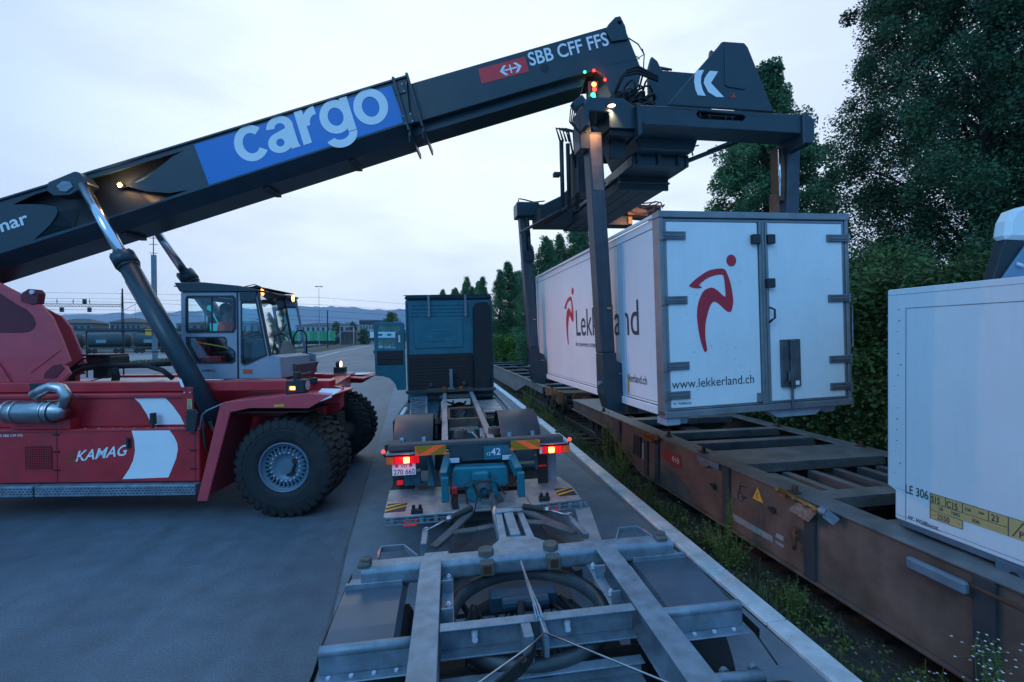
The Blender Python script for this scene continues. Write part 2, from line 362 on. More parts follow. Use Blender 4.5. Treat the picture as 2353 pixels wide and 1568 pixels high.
# track bed: ballast with a slope from the kerb down
m=MB(); n_=60
rnd=random.Random(3)
xs=[3.45,3.7,4.0,4.4,5,5.7,6.4,7.2,7.8]; zs=[-.10,-.22,-.30,-.33,-.36,-.36,-.36,-.34,-.3]
ys=[-6+i*1.2 for i in range(64)]
vs=[(x+(kx(y)-3.38 if i<2 else 0),y,z+rnd.uniform(-.03,.03)) for y in ys for i,(x,z) in enumerate(zip(xs,zs))]
k=len(xs); m.add(vs,[(j*k+i,j*k+i+1,(j+1)*k+i+1,(j+1)*k+i) for j in range(len(ys)-1) for i in range(k-1)])
single('track_bed',m,gravel,kind='structure')
m=MB(); m.quad((7.8,-6,-.3),(40,-6,-.3),(40,120,-.3),(7.8,120,-.3)); single('grass_verge_ground',m,mat('verge_soil',(.03,.045,.02),.95,var=.5,scale=3,bump=.5),kind='structure')
m=MB()
for x in (5.2,6.7): m.box(x-.035,x+.035,-6,70,-.3,-.16); m.box(x-.07,x+.07,-6,70,-.36,-.33)
single('rails',m,railm,kind='structure')
m=MB()
for i in range(60): m.box(4.7,7.2,-5+i*.6,-4.75+i*.6,-.36,-.31)
single('sleepers',m,mat('sleeper_wood',(.04,.03,.025),.9,var=.4),kind='structure')
# far side: line, strip of grass, paved lane beyond
m=MB(); pts=[(-12.8,40),(-16.5,71),(-18.6,102),(-21.5,180),(-28,330)]
for (a,ya),(b,yb) in zip(pts,pts[1:]): m.quad((a-.13,ya,.008),(a+.13,ya,.008),(b+.2,yb,.008),(b-.2,yb,.008))
single('road_marking',m,paint,kind='structure')

# older, paler paving strip along the loading edge with a tarred joint
seam=[(-.85,-4),(-.95,3.5),(-1.01,5),(-1.13,6.7),(-1.28,10.4),(-1.55,17.2),(-2.46,37.6),(-3.9,70)]
m=MB()
for (a,ya),(b,yb) in zip(seam,seam[1:]): m.quad((a,ya,.002),(3.3,ya,.002),(3.3,yb,.002),(b,yb,.002))
single('pavement_strip',m,mat('pale_worn_asphalt',(.165,.20,.235),.7,var=.3,scale=1.6,bump=.4,bscale=70,dirt=.5,dirtc=(.12,.14,.155)),kind='structure')
m=MB()
for (a,ya),(b,yb) in zip(seam,seam[1:]): m.quad((a-.02,ya,.006),(a+.012,ya,.006),(b+.012,yb,.006),(b-.02,yb,.006))
single('tar_joint',m,mat('tar',(.08,.10,.12),.6,var=.5,scale=5),kind='structure')
m=MB()
def ribbon(m,pts,z):
    for (a,b,y),(c,d,y2) in zip(pts,pts[1:]): m.quad((a,y,z),(b,y,z),(d,y2,z),(c,y2,z))
ribbon(m,[(-40,-35,52),(-31,-24.5,78),(-30.5,-22.5,102),(-34,-25,150),(-40,-31.5,240),(-58,-50,450)],.012)
single('grass_strip_ground',m,dirtm,kind='structure')
m=MB(); ribbon(m,[(-95,-40.2,52),(-75,-31.2,78),(-70,-30.7,102),(-66,-34.2,150),(-72,-40.2,240)],.012)
single('paved_lane',m,asph2,kind='structure')
m=MB(); ribbon(m,[(-300,-95.4,60),(-300,-75.4,84),(-300,-70.4,110),(-300,-66.4,170),(-300,-72.4,300),(-300,-100,590)],.012)
single('rail_yard_ground',m,mat('yard_ballast',(.11,.12,.10),.95,var=.45,scale=.6),kind='structure')
# distant hills
hm=mat('forest_hill_haze_tint',(.22,.27,.34),1,var=.12,scale=.004,spec=0)  # forest colour mixed with the pale blue of distance haze
m=MB(); rnd=random.Random(8)
prof=[(-2600,150),(-2100,135),(-1750,120),(-1612,126),(-1423,125),(-1190,138),(-950,152),(-721,160),(-625,165),(-490,166),(-369,157),(-261,153),(-217,142),(-183,146),(-60,150),(150,120),(500,90),(1200,60),(2000,40)]
def hz(x):
    for (a,b),(c,d) in zip(prof,prof[1:]):
        if a<=x<=c: return b+(d-b)*(x-a)/(c-a)
    return 0
nx=120; ny=10; vs=[]
for j in range(ny+1):
    for i in range(nx+1):
        x=-2600+4600*i/nx; t=j/ny; vs.append((x*(1+.25*t-.25*1),2500-700+700*t+rnd.uniform(-12,12), -2+hz(x)*math.sin(t*PI/2)**1.3*(1+ (0 if j==ny else rnd.uniform(-.06,.06)))))
vs=[((2600/2500*0+v[0]) ,v[1],v[2]) for v in vs]
vs=[]
for j in range(ny+1):
    t=j/ny
    for i in range(nx+1):
        x=-2600+4600*i/nx; vs.append((x*(.72+.28*t),1800+700*t,-2+hz(x)*(math.sin(t*PI/2)**1.2)*(1+(0 if j==ny else rnd.uniform(-.08,.08)))))
m.smooth=True; m.add(vs,[(j*(nx+1)+i,j*(nx+1)+i+1,(j+1)*(nx+1)+i+1,(j+1)*(nx+1)+i) for j in range(ny) for i in range(nx)])
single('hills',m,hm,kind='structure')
# ================================================================ lifted container
def runner(mb,o,ux,uy,s):
    # red striding figure; coordinates measured in metres with the figure 1.07 m tall
    def sp(P): 
        out=[];n=len(P)
        for i in range(n):
            p0,p1,p2,p3=P[i-1],P[i],P[(i+1)%n],P[(i+2)%n]
            for k in range(4):
                t=k/4; out.append(tuple(.5*(2*p1[a]+(p2[a]-p0[a])*t+(2*p0[a]-5*p1[a]+4*p2[a]-p3[a])*t*t+(3*p1[a]-p0[a]-3*p2[a]+p3[a])*t**3) for a in (0,1)))
        return out
    body=[(0,.74),(.10,.82),(.24,.90),(.36,.925),(.44,.925),(.48,.89),(.53,.76),(.555,.62),(.56,.53),(.54,.45),(.52,.42),(.47,.43),(.40,.49),(.34,.535),(.30,.54),(.26,.50),(.22,.40),(.19,.28),(.185,.12),(.20,.0),(.185,-.035),(.16,-.02),(.12,.10),(.09,.28),(.085,.42),(.11,.55),(.17,.66),(.24,.70),(.30,.705),(.36,.67),(.42,.62),(.455,.60),(.46,.64),(.455,.74),(.44,.84),(.41,.855),(.34,.85),(.24,.82),(.16,.77),(.12,.735),(.16,.715),(.12,.70),(.05,.705),(.01,.72)]
    flat(mb,[(p[0]*s,p[1]*s) for p in sp(body)],o,ux,uy,.003)
    flat(mb,[((.55+.065*math.cos(t*PI/12))*s,(1.02+.07*math.sin(t*PI/12))*s) for t in range(24)],o,ux,uy,.003)
T=Thing('swap_container','white container with a red runner emblem on its door, hanging in the crane arms','container',CT,(0,0,0))
CW,CL,CH=2.55,5.59,2.34
b=MB(); b.box(.03,CW-.03,.05,CL,.12,CH-.03)
T.part('body',b,white,.01)
b=MB()
# corner posts, rails, bottom frame
fm=mat('aluminium_frame',(.25,.26,.28),.45,metal=.5,var=.25,dirt=.4,dirtc=(.12,.11,.11))
b.box(0,.05,-.02,.14,.02,CH-.0); b.box(CW-.05,CW,-.02,.14,.02,CH-.05)
b.box(-.01,CW+.01,-.03,.12,CH-.06,CH+.015); b.box(0,CW,-.04,.12,0,.075)
b.box(.053,.09,-.006,.04,.08,CH-.07); b.box(CW-.09,CW-.053,-.006,.04,.08,CH-.07)
b.box(.055,CW-.055,-.004,.04,CH-.1,CH-.065); b.box(.055,CW-.055,-.004,.04,.078,.10)
T.part('end_frame',b,fm,.006)
b=MB(); b.box(-.005,.028,.145,CL,.02,.117); b.box(CW-.028,CW+.005,.145,CL,.02,.117); b.box(.0,.028,.145,CL,CH-.03,CH+.012); b.box(CW-.028,CW,.145,CL,CH-.03,CH+.012)
b.box(.0,CW,CL+.002,CL+.05,.0,CH)
T.part('side_rail',b,white,.005)
b=MB(); b.box(.5,.62,.3,CL-.2,-.02,.10); b.box(1.93,2.05,.3,CL-.2,-.02,.10)
for y in (.3,1.2,2.4,3.6,4.8): b.box(.03,CW-.03,y,y+.1,-.01,.11)
for y in (.95,4.95):
    for x in (.0,CW-.16): b.box(x,x+.16,y,y+.18,-.10,.0)
T.part('underframe',b,wagd,.004)
b=MB()
for x,y in ((.15,.5),(2.2,.5)):
    b.prism([(x,-.0),(x+.25,0),(x+.2,-.1),(x+.05,-.1)],'b',y-.4,y-.2)
b.prism([(1.35,0),(2.2,0),(2.05,-.1),(1.5,-.1)],'b',.02,.15); b.box(.02,.2,-.01,.2,-.09,-.002)
T.part('corner_casting',b,lgrey,.006)
# seams on the left side
b=MB()
def sideq(y0,y1,z0,z1,d=.0045): b.quad((.03-d,y0,z0),(.03-d,y1,z0),(.03-d,y1,z1),(.03-d,y0,z1))
sideq(.14,CL,2.195,2.203); sideq(.14,CL,.155,.160); sideq(.13,.135,.1,2.3)
T.part('panel_seam',b,ink,nfix=False)
b=MB(); b.box(.012,.03,.98,1.16,.12,2.19); T.part('side_post',b,mat('grey_post',(.45,.52,.62),.5,var=.08),.006)
# doors
def hinge(p,x,z,side):
    b=MB(); s=side
    b.box(min(x,x+s*.3),max(x,x+s*.3),-.035,-.012,z-.045,z+.045)
    b.box(min(x+s*.03,x+s*.27),max(x+s*.03,x+s*.27),-.046,-.035,z-.012,z+.012)
    b.box(min(x+s*.03,x+s*.27),max(x+s*.03,x+s*.27),-.042,-.035,z+.025,z+.038); b.box(min(x+s*.03,x+s*.27),max(x+s*.03,x+s*.27),-.042,-.035,z-.038,z-.025)
    b.cyl((x,-.03,z-.055),.02,.11,'c',10)
    T.part('hinge',b,mat('hinge_steel',(.2,.21,.23),.5,metal=.6,var=.3) if 'hinge_steel' not in bpy.data.materials else bpy.data.materials['hinge_steel'],.003,parent=p)
b=MB(); b.box(.092,1.27,-.012,.04,.105,2.235); dl=T.part('door',b,whited,.008,label='left leaf with the red runner emblem')
b=MB(); b.box(1.40,2.458,-.012,.04,.105,2.235); dr=T.part('door',b,whited,.008,label='right leaf with a metal document holder')
for z in (2.075,1.34,.59,.255): hinge(dl,.02,z,1); hinge(dr,2.53,z-.02,-1)
b=MB(); runner(b,(.36,-.012,.77),(1,0,0),(0,0,1),1.0); T.part('runner_emblem',b,logor,parent=dl,nfix=False)
b=MB(); text(b,'www.lekkerland.ch',(.10,-.012,.33),(1,0,.01),(0,0,1),.150,.93,depth=.003); T.part('web_lettering',b,ink,parent=dl,nfix=False); b=MB(); text(b,'W. Wüllhorst',(.11,-.012,.145),(1,0,0),(0,0,1),.04,1,.01,depth=.003)
T.part('lettering',b,ink,parent=dl,nfix=False)
b=MB(); b.box(1.275,1.395,-.03,.04,.08,2.25); b.box(1.31,1.325,-.04,-.03,.09,2.24); b.box(1.35,1.365,-.045,-.03,.09,2.24)
b.box(1.20,1.27,-.03,-.0,.11,.22)
T.part('centre_post',b,fm,.004)
b=MB()
for x in (1.22,1.42): b.box(x-.05,x+.05,-.07,-.012,1.98,2.09)
b.box(1.34,1.45,-.075,-.03,1.46,1.57); b.tube([(1.37,-.05,1.05),(1.37,-.09,1.08),(1.41,-.09,1.1),(1.41,-.09,1.2),(1.37,-.05,1.23)],.014,8)
T.part('door_latch',b,blackp,.006)
b=MB(); b.box(1.53,1.79,-.05,-.012,.27,.84); b.box(1.63,1.69,-.075,-.05,.25,.83); b.box(1.59,1.65,-.085,-.06,.34,.46); b.cyl((1.66,-.05,.0),.016,.27,'c',8)
T.part('document_holder',b,mat('brushed_steel_plate',(.16,.18,.2),.4,metal=.8,var=.35,scale=7),.004,parent=dr)
b=MB(); b.quad((1.68,-.052,.29),(1.76,-.052,.29),(1.76,-.052,.34),(1.68,-.052,.34)); T.part('label_sticker',b,whitep,parent=dr,nfix=False)
b=MB(); b.tube([(2.56,.02,1.22),(2.62,.02,1.22),(2.62,.02,.72),(2.56,.02,.72)],.009,6); T.part('grab_handle',b,galv)
# scuffs
b=MB(); rr=random.Random(5)
for i in range(34):
    x,z=(rr.uniform(.3,1.2),rr.uniform(.3,1.9)) if i%3 else (rr.uniform(1.5,2.4),rr.uniform(.9,1.9)); w_=rr.uniform(.004,.03); h_=rr.uniform(.003,.009)
    b.quad((x,-.0135,z),(x+w_,-.0135,z+rr.uniform(-.005,.005)),(x+w_,-.0135,z+h_),(x,-.0135,z+h_))
T.part('scuff_mark',b,mat('scuff',(.25,.33,.42),.7),nfix=False)
# side emblem and name (reads along -y, viewed from the left)
b=MB(); runner(b,(.028,3.62,.82),(0,-1,0),(0,0,1),.92); T.part('runner_emblem',b,logor,nfix=False)
b=MB(); text(b,'Lekkerland',(.028,3.02,.955),(0,-1,0),(0,0,1),.655,.84,depth=.003); T.part('name_lettering',b,ink,nfix=False)
b=MB(); text(b,'the convenience company',(.028,3.03,.77),(0,-1,0),(0,0,1),.115,.85,depth=.003); T.part('slogan_lettering',b,ink,nfix=False); b=MB(); text(b,'www.lekkerland.ch',(.028,1.36,.335),(0,-1,0),(0,0,1),.155,.78,depth=.003); T.part('lettering',b,ink,nfix=False)
b=MB()
b.quad((.022,.93,.18),(.022,.99,.18),(.022,.99,.42),(.022,.93,.42)); T.part('pocket_mark',b,yel,nfix=False)

# ================================================================ right hand container
XR=4.65; YR=3.93
T=Thing('swap_container','plain white container marked LE 306 with a yellow code plate, at the right edge','container',WF,(XR,0,1.0))
b=MB(); b.prism([(YR,1.36),(YR-.08,1.33),(YR-.08,1.04),(-4.2,1.04),(-4.2,3.36),(YR,3.36)],'a',XR,XR+2.5); T.part('body',b,white,.012)
b=MB()
def sq(y0,y1,z0,z1,d=.003): b.quad((XR-d,y0,z0),(XR-d,y1,z0),(XR-d,y1,z1),(XR-d,y0,z1))
sq(-4.2,YR-.19,3.158,3.164); sq(YR-.194,YR-.188,1.06,3.158); sq(-4.2,YR-.1,1.085,1.089); sq(YR-.19,YR-.09,1.35,1.354); sq(-4.2,YR,3.30,3.303)
T.part('panel_seam',b,mat('seam_line',(.16,.2,.26),.6),nfix=False)
b=MB(); text(b,'LE 306',(XR,3.745,1.335),(0,-1,0),(0,0,1),.12,.62,.006,depth=.004,fitw=.21); T.part('number_lettering',b,ink,nfix=False); b=MB(); text(b,'W. Wüllhorst',(XR,3.72,1.085),(0,-1,0),(0,0,1),.05,.95,.012,depth=.004,shear=.2); b.quad((XR-.004,3.42,1.078),(XR-.004,3.6,1.078),(XR-.004,3.6,1.081),(XR-.004,3.42,1.081)); T.part('lettering',b,ink,nfix=False)
b=MB(); b.quad((XR-.003,3.515,1.25),(XR-.003,2.93,1.25),(XR-.003,2.93,1.408),(XR-.003,3.515,1.408)); b.quad((XR-.003,3.515,1.17),(XR-.003,3.25,1.17),(XR-.003,3.25,1.25),(XR-.003,3.515,1.25)); b.quad((XR-.003,2.92,1.25),(XR-.003,2.2,1.25),(XR-.003,2.2,1.41),(XR-.003,2.92,1.41))
T.part('code_plate',b,mat('tan_plate',(.62,.40,.15),.6,var=.12),nfix=False)
b=MB()
for s,y,z,h,wx in (('S15',3.505,1.328,.085,.62),('C15',3.375,1.325,.085,.62),('23',3.04,1.335,.08,.72),('2550',3.455,1.185,.07,.75),('30',3.44,1.272,.045,.8),('1042',3.34,1.272,.045,.8),('306',3.18,1.268,.045,.9),('DB',3.23,1.35,.035,1),('SBB',3.13,1.36,.028,1),('P',2.855,1.27,.075,.8)): text(b,s,(XR,y,z),(0,-1,0),(0,0,1),h,wx,.012,depth=.005)
def ln(y0,z0,y1,z1,t=.004):
    b.add([(XR-.005,y0,z0),(XR-.005,y1,z1),(XR-.005,y1,z1+t),(XR-.005,y0,z0+t)],[(0,1,2,3)])
ln(3.515,1.318,2.93,1.318); ln(3.515,1.406,2.2,1.406); ln(3.515,1.249,3.25,1.249); ln(3.515,1.17,3.25,1.17); ln(3.5,1.205,3.465,1.205); ln(3.285,1.205,3.26,1.205)
for y,z0,z1 in ((3.515,1.17,1.41),(3.385,1.32,1.408),(3.25,1.32,1.408),(3.06,1.32,1.408),(2.925,1.25,1.41),(3.25,1.17,1.25)): b.quad((XR-.005,y,z0),(XR-.005,y-.005,z0),(XR-.005,y-.005,z1),(XR-.005,y,z1))
for p,q in (((2.90,1.262),(2.83,1.395)),((2.83,1.395),(2.76,1.262))): b.add([(XR-.005,p[0],p[1]),(XR-.005,q[0],q[1]),(XR-.005,q[0]-.008,q[1]),(XR-.005,p[0]-.008,p[1])],[(0,1,2,3)])
T.part('code_lettering',b,ink,nfix=False)
b=MB(); b.box(XR+.01,XR+2.49,-4.1,3.80,.985,1.036)
for y in (2.75,-.6): b.box(XR-.01,XR+.2,y,y+.26,.86,1.03)
for y in (3.3,1.8,.4): b.box(XR+.12,XR+2.3,y,y+.1,.93,.984)
T.part('underframe',b,mat('blue_grey_frame',(.10,.15,.20),.55,var=.3),.006)
b=MB(); b.cyl((XR-.012,2.88,.945),.035,.004,'a',16); T.part('casting_hole',b,wagd)
b=MB(); rr=random.Random(2)
for i in range(16):
    z=1.5+i*.11; y=3.83+rr.uniform(-.03,.03); b.quad((XR-.002,y,z),(XR-.002,y-.02,z+rr.uniform(-.01,.01)),(XR-.002,y-.02,z+.006),(XR-.002,y,z+.006))
T.part('scuff_mark',b,mat('scuff_dark',(.2,.26,.33),.7),nfix=False)
# cooling unit on its roof
T=Thing('cooling_unit','white capped dark blue cooling unit standing on the container at the right edge','cooling unit',WF,(6.2,3.8,3.36))
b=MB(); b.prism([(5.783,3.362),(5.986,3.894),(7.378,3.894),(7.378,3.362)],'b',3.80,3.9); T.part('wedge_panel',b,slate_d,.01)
b=MB(); b.prism([(5.807,3.362),(6.236,3.852),(7.378,3.852),(7.378,3.362)],'b',3.77,3.799); T.part('front_panel',b,mat('blue_panel',(.16,.26,.38),.5),.006)
b=MB(); b.prism([(5.950,3.897),(5.986,4.090),(6.057,4.197),(6.236,4.257),(7.378,4.292),(7.378,3.897)],'b',3.76,3.92); T.part('white_cap',b,whited,.04)
b=MB(); b.tube([(6.07,3.76,3.64),(6.14,3.74,3.61)],.018,10); T.part('roof_lamp',b,clr)

# ================================================================ near wagon
X0=4.4; X1=7.55
T=Thing('container_wagon','brown flat container wagon with a deep side beam beside the weeds','railway wagon',WF,(X0,3,0))
ft=.95
def sill(x0,x1,face):
    b=MB(); xw=x0+.045 if face<0 else x1-.045
    web=[(-5,.02),(9.0,.05),(10.7,.60),(13.6,.66),(13.6,ft-.02),(-5,ft-.02)]
    b.prism(web,'a',xw-.012,xw+.012)
    return b,xw
for x0,x1,f in ((X0,X0+.34,-1),(X1-.34,X1,1)):
    b,xw=sill(x0,x1,f); p=T.part('side_beam',b,wag)
    b=MB(); b.box(x0,x1,-5,13.6,ft-.02,ft+.002); T.part('top_flange',b,wagt,.004)
    b=MB(); b.box(x0-.01,x0+.14,-5,9.0,.0,.03) if f<0 else b.box(x1-.14,x1+.01,-5,9.0,0,.03)
    b.beam((xw,9.0,.04),(xw,10.7,.6),.16,.03); b.beam((xw,10.7,.61),(xw,13.6,.66),.16,.03); T.part('bottom_flange',b,wag,.004)
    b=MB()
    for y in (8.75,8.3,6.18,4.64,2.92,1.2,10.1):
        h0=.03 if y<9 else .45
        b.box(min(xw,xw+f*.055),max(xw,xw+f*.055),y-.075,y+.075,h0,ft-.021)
    T.part('stiffener_post',b,mat('dark_rib_steel',(.05,.05,.055),.7,var=.3) if 'dark_rib_steel' not in bpy.data.materials else bpy.data.materials['dark_rib_steel'],.004)  # channel ribs in one plain dark steel colour
def cross(y0,y1,x0=X0+.30,x1=X1-.30,z=ft,deep=.3,mt=wagt,name='cross_member'):
    b=MB(); b.box(x0,x1,y0,y1,z-.015,z+.004)
    b.box(x0,x1,y1-.02,y1,z-deep,z-.016); b.box(x0,x1,y0,y0+.02,z-.14,z-.016); T.part(name,b,mt,.005)
for a in ((4.66,4.92),(6.14,6.98),(7.50,7.70),(8.40,8.60),(9.9,10.2),(11.5,13.55),(2.3,2.6),(3.85,4.0)): cross(*a)
b=MB() # lengthwise slats in the bay
for x in (5.05,5.30,5.75,6.2,6.65,7.0):
    b.box(x,x+.13,4.93,6.10,.80,.815); b.box(x,x+.015,4.93,6.10,.66,.80)
T.part('floor_slats',b,wagt,.003)
b=MB(); b.box(X0+.35,X1-.35,-5,9.0,.10,.12); b.box(5.8,6.2,-5,13.5,.3,.75); T.part('centre_sill',b,wagd)
b=MB()
for x in (4.95,7.0): b.beam((x,2.7,.7),(x,3.9,.7),.05,.2)
b.box(X0+.05,X0+.3,7.72,8.38,.905,.925)
T.part('bracket',b,wagd,.003)
# spigots, pads, spools, lever
b=MB()
for x,y in ((X0+.12,6.93),(X0+.05,4.92),(X1-.12,6.75),(X1-.2,8.6),(X0+.2,8.2),(X0+.1,11.3),(X1-.15,11.3)):
    b.box(x-.05,x+.05,y-.07,y+.07,ft+.003,ft+.02); b.box(x-.02,x+.03,y-.03,y+.03,ft+.02,ft+.09)
    b.tube([(x-.06,y-.09,ft+.02),(x-.03,y-.03,ft+.07),(x+.05,y+.03,ft+.03)],.013,6)
T.part('container_spigot',b,rust,.006)
def blob(b,x,y,z,s,seed):
    r=random.Random(seed)
    b.cyl((x-.03*s,y,z),.05*s,.04*s,'a',10); b.cyl((x-.05*s,y-.01,z-.01),.028*s,.06*s,'a',8)
    b.beam((x-.03,y-.06*s,z-.03*s),(x-.03,y+.07*s,z+.03*s),.03*s,.03*s)
for (y,z,s,n_) in ((6.49,.53,.9,1),(5.24,.62,.8,2),(8.72,.86,1.1,3)):
    b=MB(); blob(b,X0+.02,y,z,s,n_); T.part('hand_fitting',b,wagd,.004)
b=MB(); b.tube([(X0-.02,4.86,.56),(X0-.05,4.82,.50),(X0-.05,4.80,.38),(X0-.03,4.84,.30)],.022,8); b.cyl((X0-.06,4.84,.46),.055,.05,'a',12); b.cyl((X0-.05,4.83,.54),.04,.04,'a',10); T.part('tow_hook',b,rust,.004)
b=MB(); b.prism([(8.72,.92),(8.2,.98),(8.15,.90),(8.5,.78),(8.75,.80)],'a',X0-.06,X0-.005)
for k in range(6): b.beam((X0-.07,8.25+k*.08,.90+.01*(k%2)),(X0-.04,8.30+k*.08,.80),.03,.035)
T.part('rusty_bracket',b,mat('orange_rust',(.30,.10,.03),.85,var=.5,scale=9,bump=.4),.006)
b=MB(); b.box(X0-.035,X0-.006,6.32,6.86,.84,.93); b.prism([(6.9,.93),(6.78,.77),(6.6,.80),(6.6,.93)],'a',X0-.03,X0-.004); T.part('fold_down_pad',b,galv,.008)
b=MB(); b.box(X0-.09,X0-.02,3.0,3.48,.75,.86); T.part('fold_down_pad',b,mat('pad_grey',(.16,.21,.25),.5,var=.3),.02)
b=MB(); b.tube([(X0-.08,2.95,.86),(X0-.08,1.6,.84)],.018,8); T.part('release_shaft',b,rust)
b=MB(); b.tube([(X0-.10,5.02,.98),(X0-.10,4.37,.93)],.022,10)
for y in (4.98,4.72,4.55,4.42): b.cyl((X0-.10,y,.975-(5.02-y)*.077),.034,.05,'b',12)
b.box(X0-.1,X0+.02,4.9,4.98,.90,.96)
T.part('release_shaft',b,mat('brass_shaft',(.35,.20,.07),.5,metal=.5,var=.4),.0,label='orange brown shaft with pale collars')
b=MB(); b.cyl((X0-.10,4.30,.945),.045,.08,'b',14); b.beam((X0-.1,4.32,.93),(X0-.03,4.25,.86),.05,.1); T.part('valve',b,galv,.004)
b=MB(); b.prism([(4.86,.78),(4.70,.92),(4.42,.915),(4.55,.745)],'a',X0-.105,X0-.09); T.part('number_board',b,mat('rusty_plate',(.34,.22,.17),.7,var=.5,scale=14,bump=.2),.002)
b=MB(); text(b,'23 85 4',(X0-.107,4.74,.845),(0,-1,-.04),(0,-.3,1),.045,1.1,depth=.002); T.part('board_lettering',b,mat('faint_white',(.5,.48,.46),.7),nfix=False)
# markings on the beam
xf=X0+.03
b=MB(); b.quad((xf-.003,8.08,.545),(xf-.003,7.46,.525),(xf-.003,7.46,.745),(xf-.003,8.08,.745)); T.part('red_marking_panel',b,mat('faded_signal_red',(.32,.03,.03),.7,var=.3,scale=9),nfix=False)
def sbb(mb,o,ux,uy,s):
    t=.12
    flat(mb,[(x*s,y*s) for x,y in ((-.55,-t/2),(.55,-t/2),(.55,t/2),(-.55,t/2))],o,ux,uy)
    flat(mb,[(x*s,y*s) for x,y in ((-t/2,-.36),(t/2,-.36),(t/2,.36),(-t/2,.36))],o,ux,uy,.0022)
    for g in (-1,1):
        P=[(g*.95,0),(g*.55,.42),(g*.30,.42),(g*.62,.06),(g*.62,-.06),(g*.30,-.42),(g*.55,-.42)]
        flat(mb,[(x*s,y*s) for x,y in (P if g>0 else P[::-1])],o,ux,uy,.0024)
b=MB(); sbb(b,(xf-.004,7.64,.64),(0,-1,0),(0,0,1),.14); T.part('arrow_emblem',b,mat('cream_decal',(.62,.5,.42),.6),nfix=False)
b=MB(); b.prism([(5.63,.64),(5.43,.64),(5.53,.82)],'a',xf-.008,xf-.002); T.part('warning_triangle',b,yel)
b=MB(); text(b,'C',(xf-.009,5.555,.675),(0,-1,0),(0,0,1),.10,.7,.015); T.part('letter',b,ink,nfix=False)
b=MB()
for a,c in (((5.9,.73),(5.75,.75)),((5.9,.73),(5.9,.64))): b.beam((xf-.006,a[0],a[1]),(xf-.006,c[0],c[1]),.006,.012)
b.tube([(xf-.006,5.88+.06*math.cos(t*PI/8),.575+.06*math.sin(t*PI/8)) for t in range(17)],.005,5); b.beam((xf-.006,5.86,.58),(xf-.006,5.76,.60),.006,.03)
T.part('rope_hook_symbol',b,ink)
b=MB(); b.quad((xf-.003,6.05,.175),(xf-.003,5.26,.18),(xf-.003,5.26,.265),(xf-.003,6.05,.265)); b.quad((xf-.003,5.21,.28),(xf-.003,5.07,.28),(xf-.003,5.07,.34),(xf-.003,5.21,.34)); b.quad((xf-.003,5.21,.20),(xf-.003,5.07,.20),(xf-.003,5.07,.235),(xf-.003,5.21,.235))
b.quad((xf-.003,8.98,.30),(xf-.003,8.90,.30),(xf-.003,8.90,.66),(xf-.003,8.98,.66))
T.part('painted_marking',b,mat('faded_white',(.34,.36,.38),.7,var=.4,scale=12),nfix=False)
b=MB(); fr_=mat('faint_letter',(.20,.13,.10),.7)
text(b,'31 85 454 2 378-6',(xf,7.95,.36),(0,-1,.0),(0,0,1),.09,.95); T.part('number_lettering',b,fr_,nfix=False); b=MB(); text(b,'Sgns',(xf,7.95,.24),(0,-1,0),(0,0,1),.07); T.part('type_lettering',b,fr_,nfix=False); b=MB()
for i in range(4):
    text(b,'60 65 70 7 40 7',(xf,6.05,.48-i*.055),(0,-1,0),(0,0,1),.045,1.1)
for z in (.51,.47,.415,.36,.305): b.quad((xf-.003,6.05,z),(xf-.003,5.2,z),(xf-.003,5.2,z+.004),(xf-.003,6.05,z+.004))
for k in range(9): y=6.05-k*.105; b.quad((xf-.003,y,.305),(xf-.003,y-.006,.305),(xf-.003,y-.006,.515),(xf-.003,y,.515))
T.part('data_table_lettering',b,fr_,nfix=False); b=MB()
text(b,'378-6',(xf,7.4,.40),(0,-1,0),(0,0,1),.09,.85)
T.part('lettering',b,fr_,nfix=False)
b=MB(); b.box(X0-.01,X0+.02,8.98,9.32,.34,.76); T.part('placard_frame',b,wagd,.004)
# bogies
def bogie(T,y,x0=5.2,x1=6.7,zr=-.16):
    b=MB()
    for x in (x0-.35,x1+.25):
        b.prism([(y-1.35,.28),(y-1.2,.5),(y-.5,.42),(y-.35,.1),(y+.35,.1),(y+.5,.42),(y+1.2,.5),(y+1.35,.28),(y+1.0,.14),(y+.4,-.02),(y-.4,-.02),(y-1.0,.14)],'a',x,x+.1)
        for s in (-.9,.9): b.box(x-.03,x+.13,y+s-.15,y+s+.15,.12,.45)
        for s in (-1.12,-.68,.68,1.12): b.lathe([(.06,-.12),(.06,.12)],(x+.05,y+s,.36),'c',10)
        for k in range(4): b.box(x-.04,x+.14,y-.25,y+.25,.12+k*.05,.15+k*.05)
    b.box(x0-.3,x1+.3,y-.2,y+.2,.3,.6)
    T.part('bogie_frame',b,wagd,.004)
    for s in (-.9,.9):
        for x in (x0,x1):
            b=MB(); b.lathe([(.05,-.07),(.40,-.07),(.46,-.05),(.46,.05),(.50,.06),(.50,.09),(.05,.09)],(x,y+s,zr+.46),'a',24); T.part('wheel',b,railm)
        b=MB(); b.tube([(x0,y+s,zr+.46),(x1,y+s,zr+.46)],.08,10); T.part('axle',b,wagd)
bogie(T,12.2)
b=MB()
for i in range(10):
    r=random.Random(i); y=9.5+i*.4; b.tube([(4.6+r.random()*.4,y,.7),(4.7+r.random()*.5,y+.5,.3+r.random()*.3),(5+r.random(),y+1,.55)],.03,6)
b.box(4.9,5.6,9.3,10.2,.25,.6); b.cyl((5,8.9,.35),.2,1.1,'b',14)
T.part('brake_gear',b,wagd)
b=MB(); b.box(4.75,7.2,13.6,13.72,.35,.95); T.part('end_beam',b,rust,.01)
for x in (5.1,6.85):
    b=MB(); b.cyl((x,13.72,.75),.09,.45,'b',14); b.cyl((x,14.17,.75),.22,.05,'b',20); T.part('buffer',b,rust,.005)

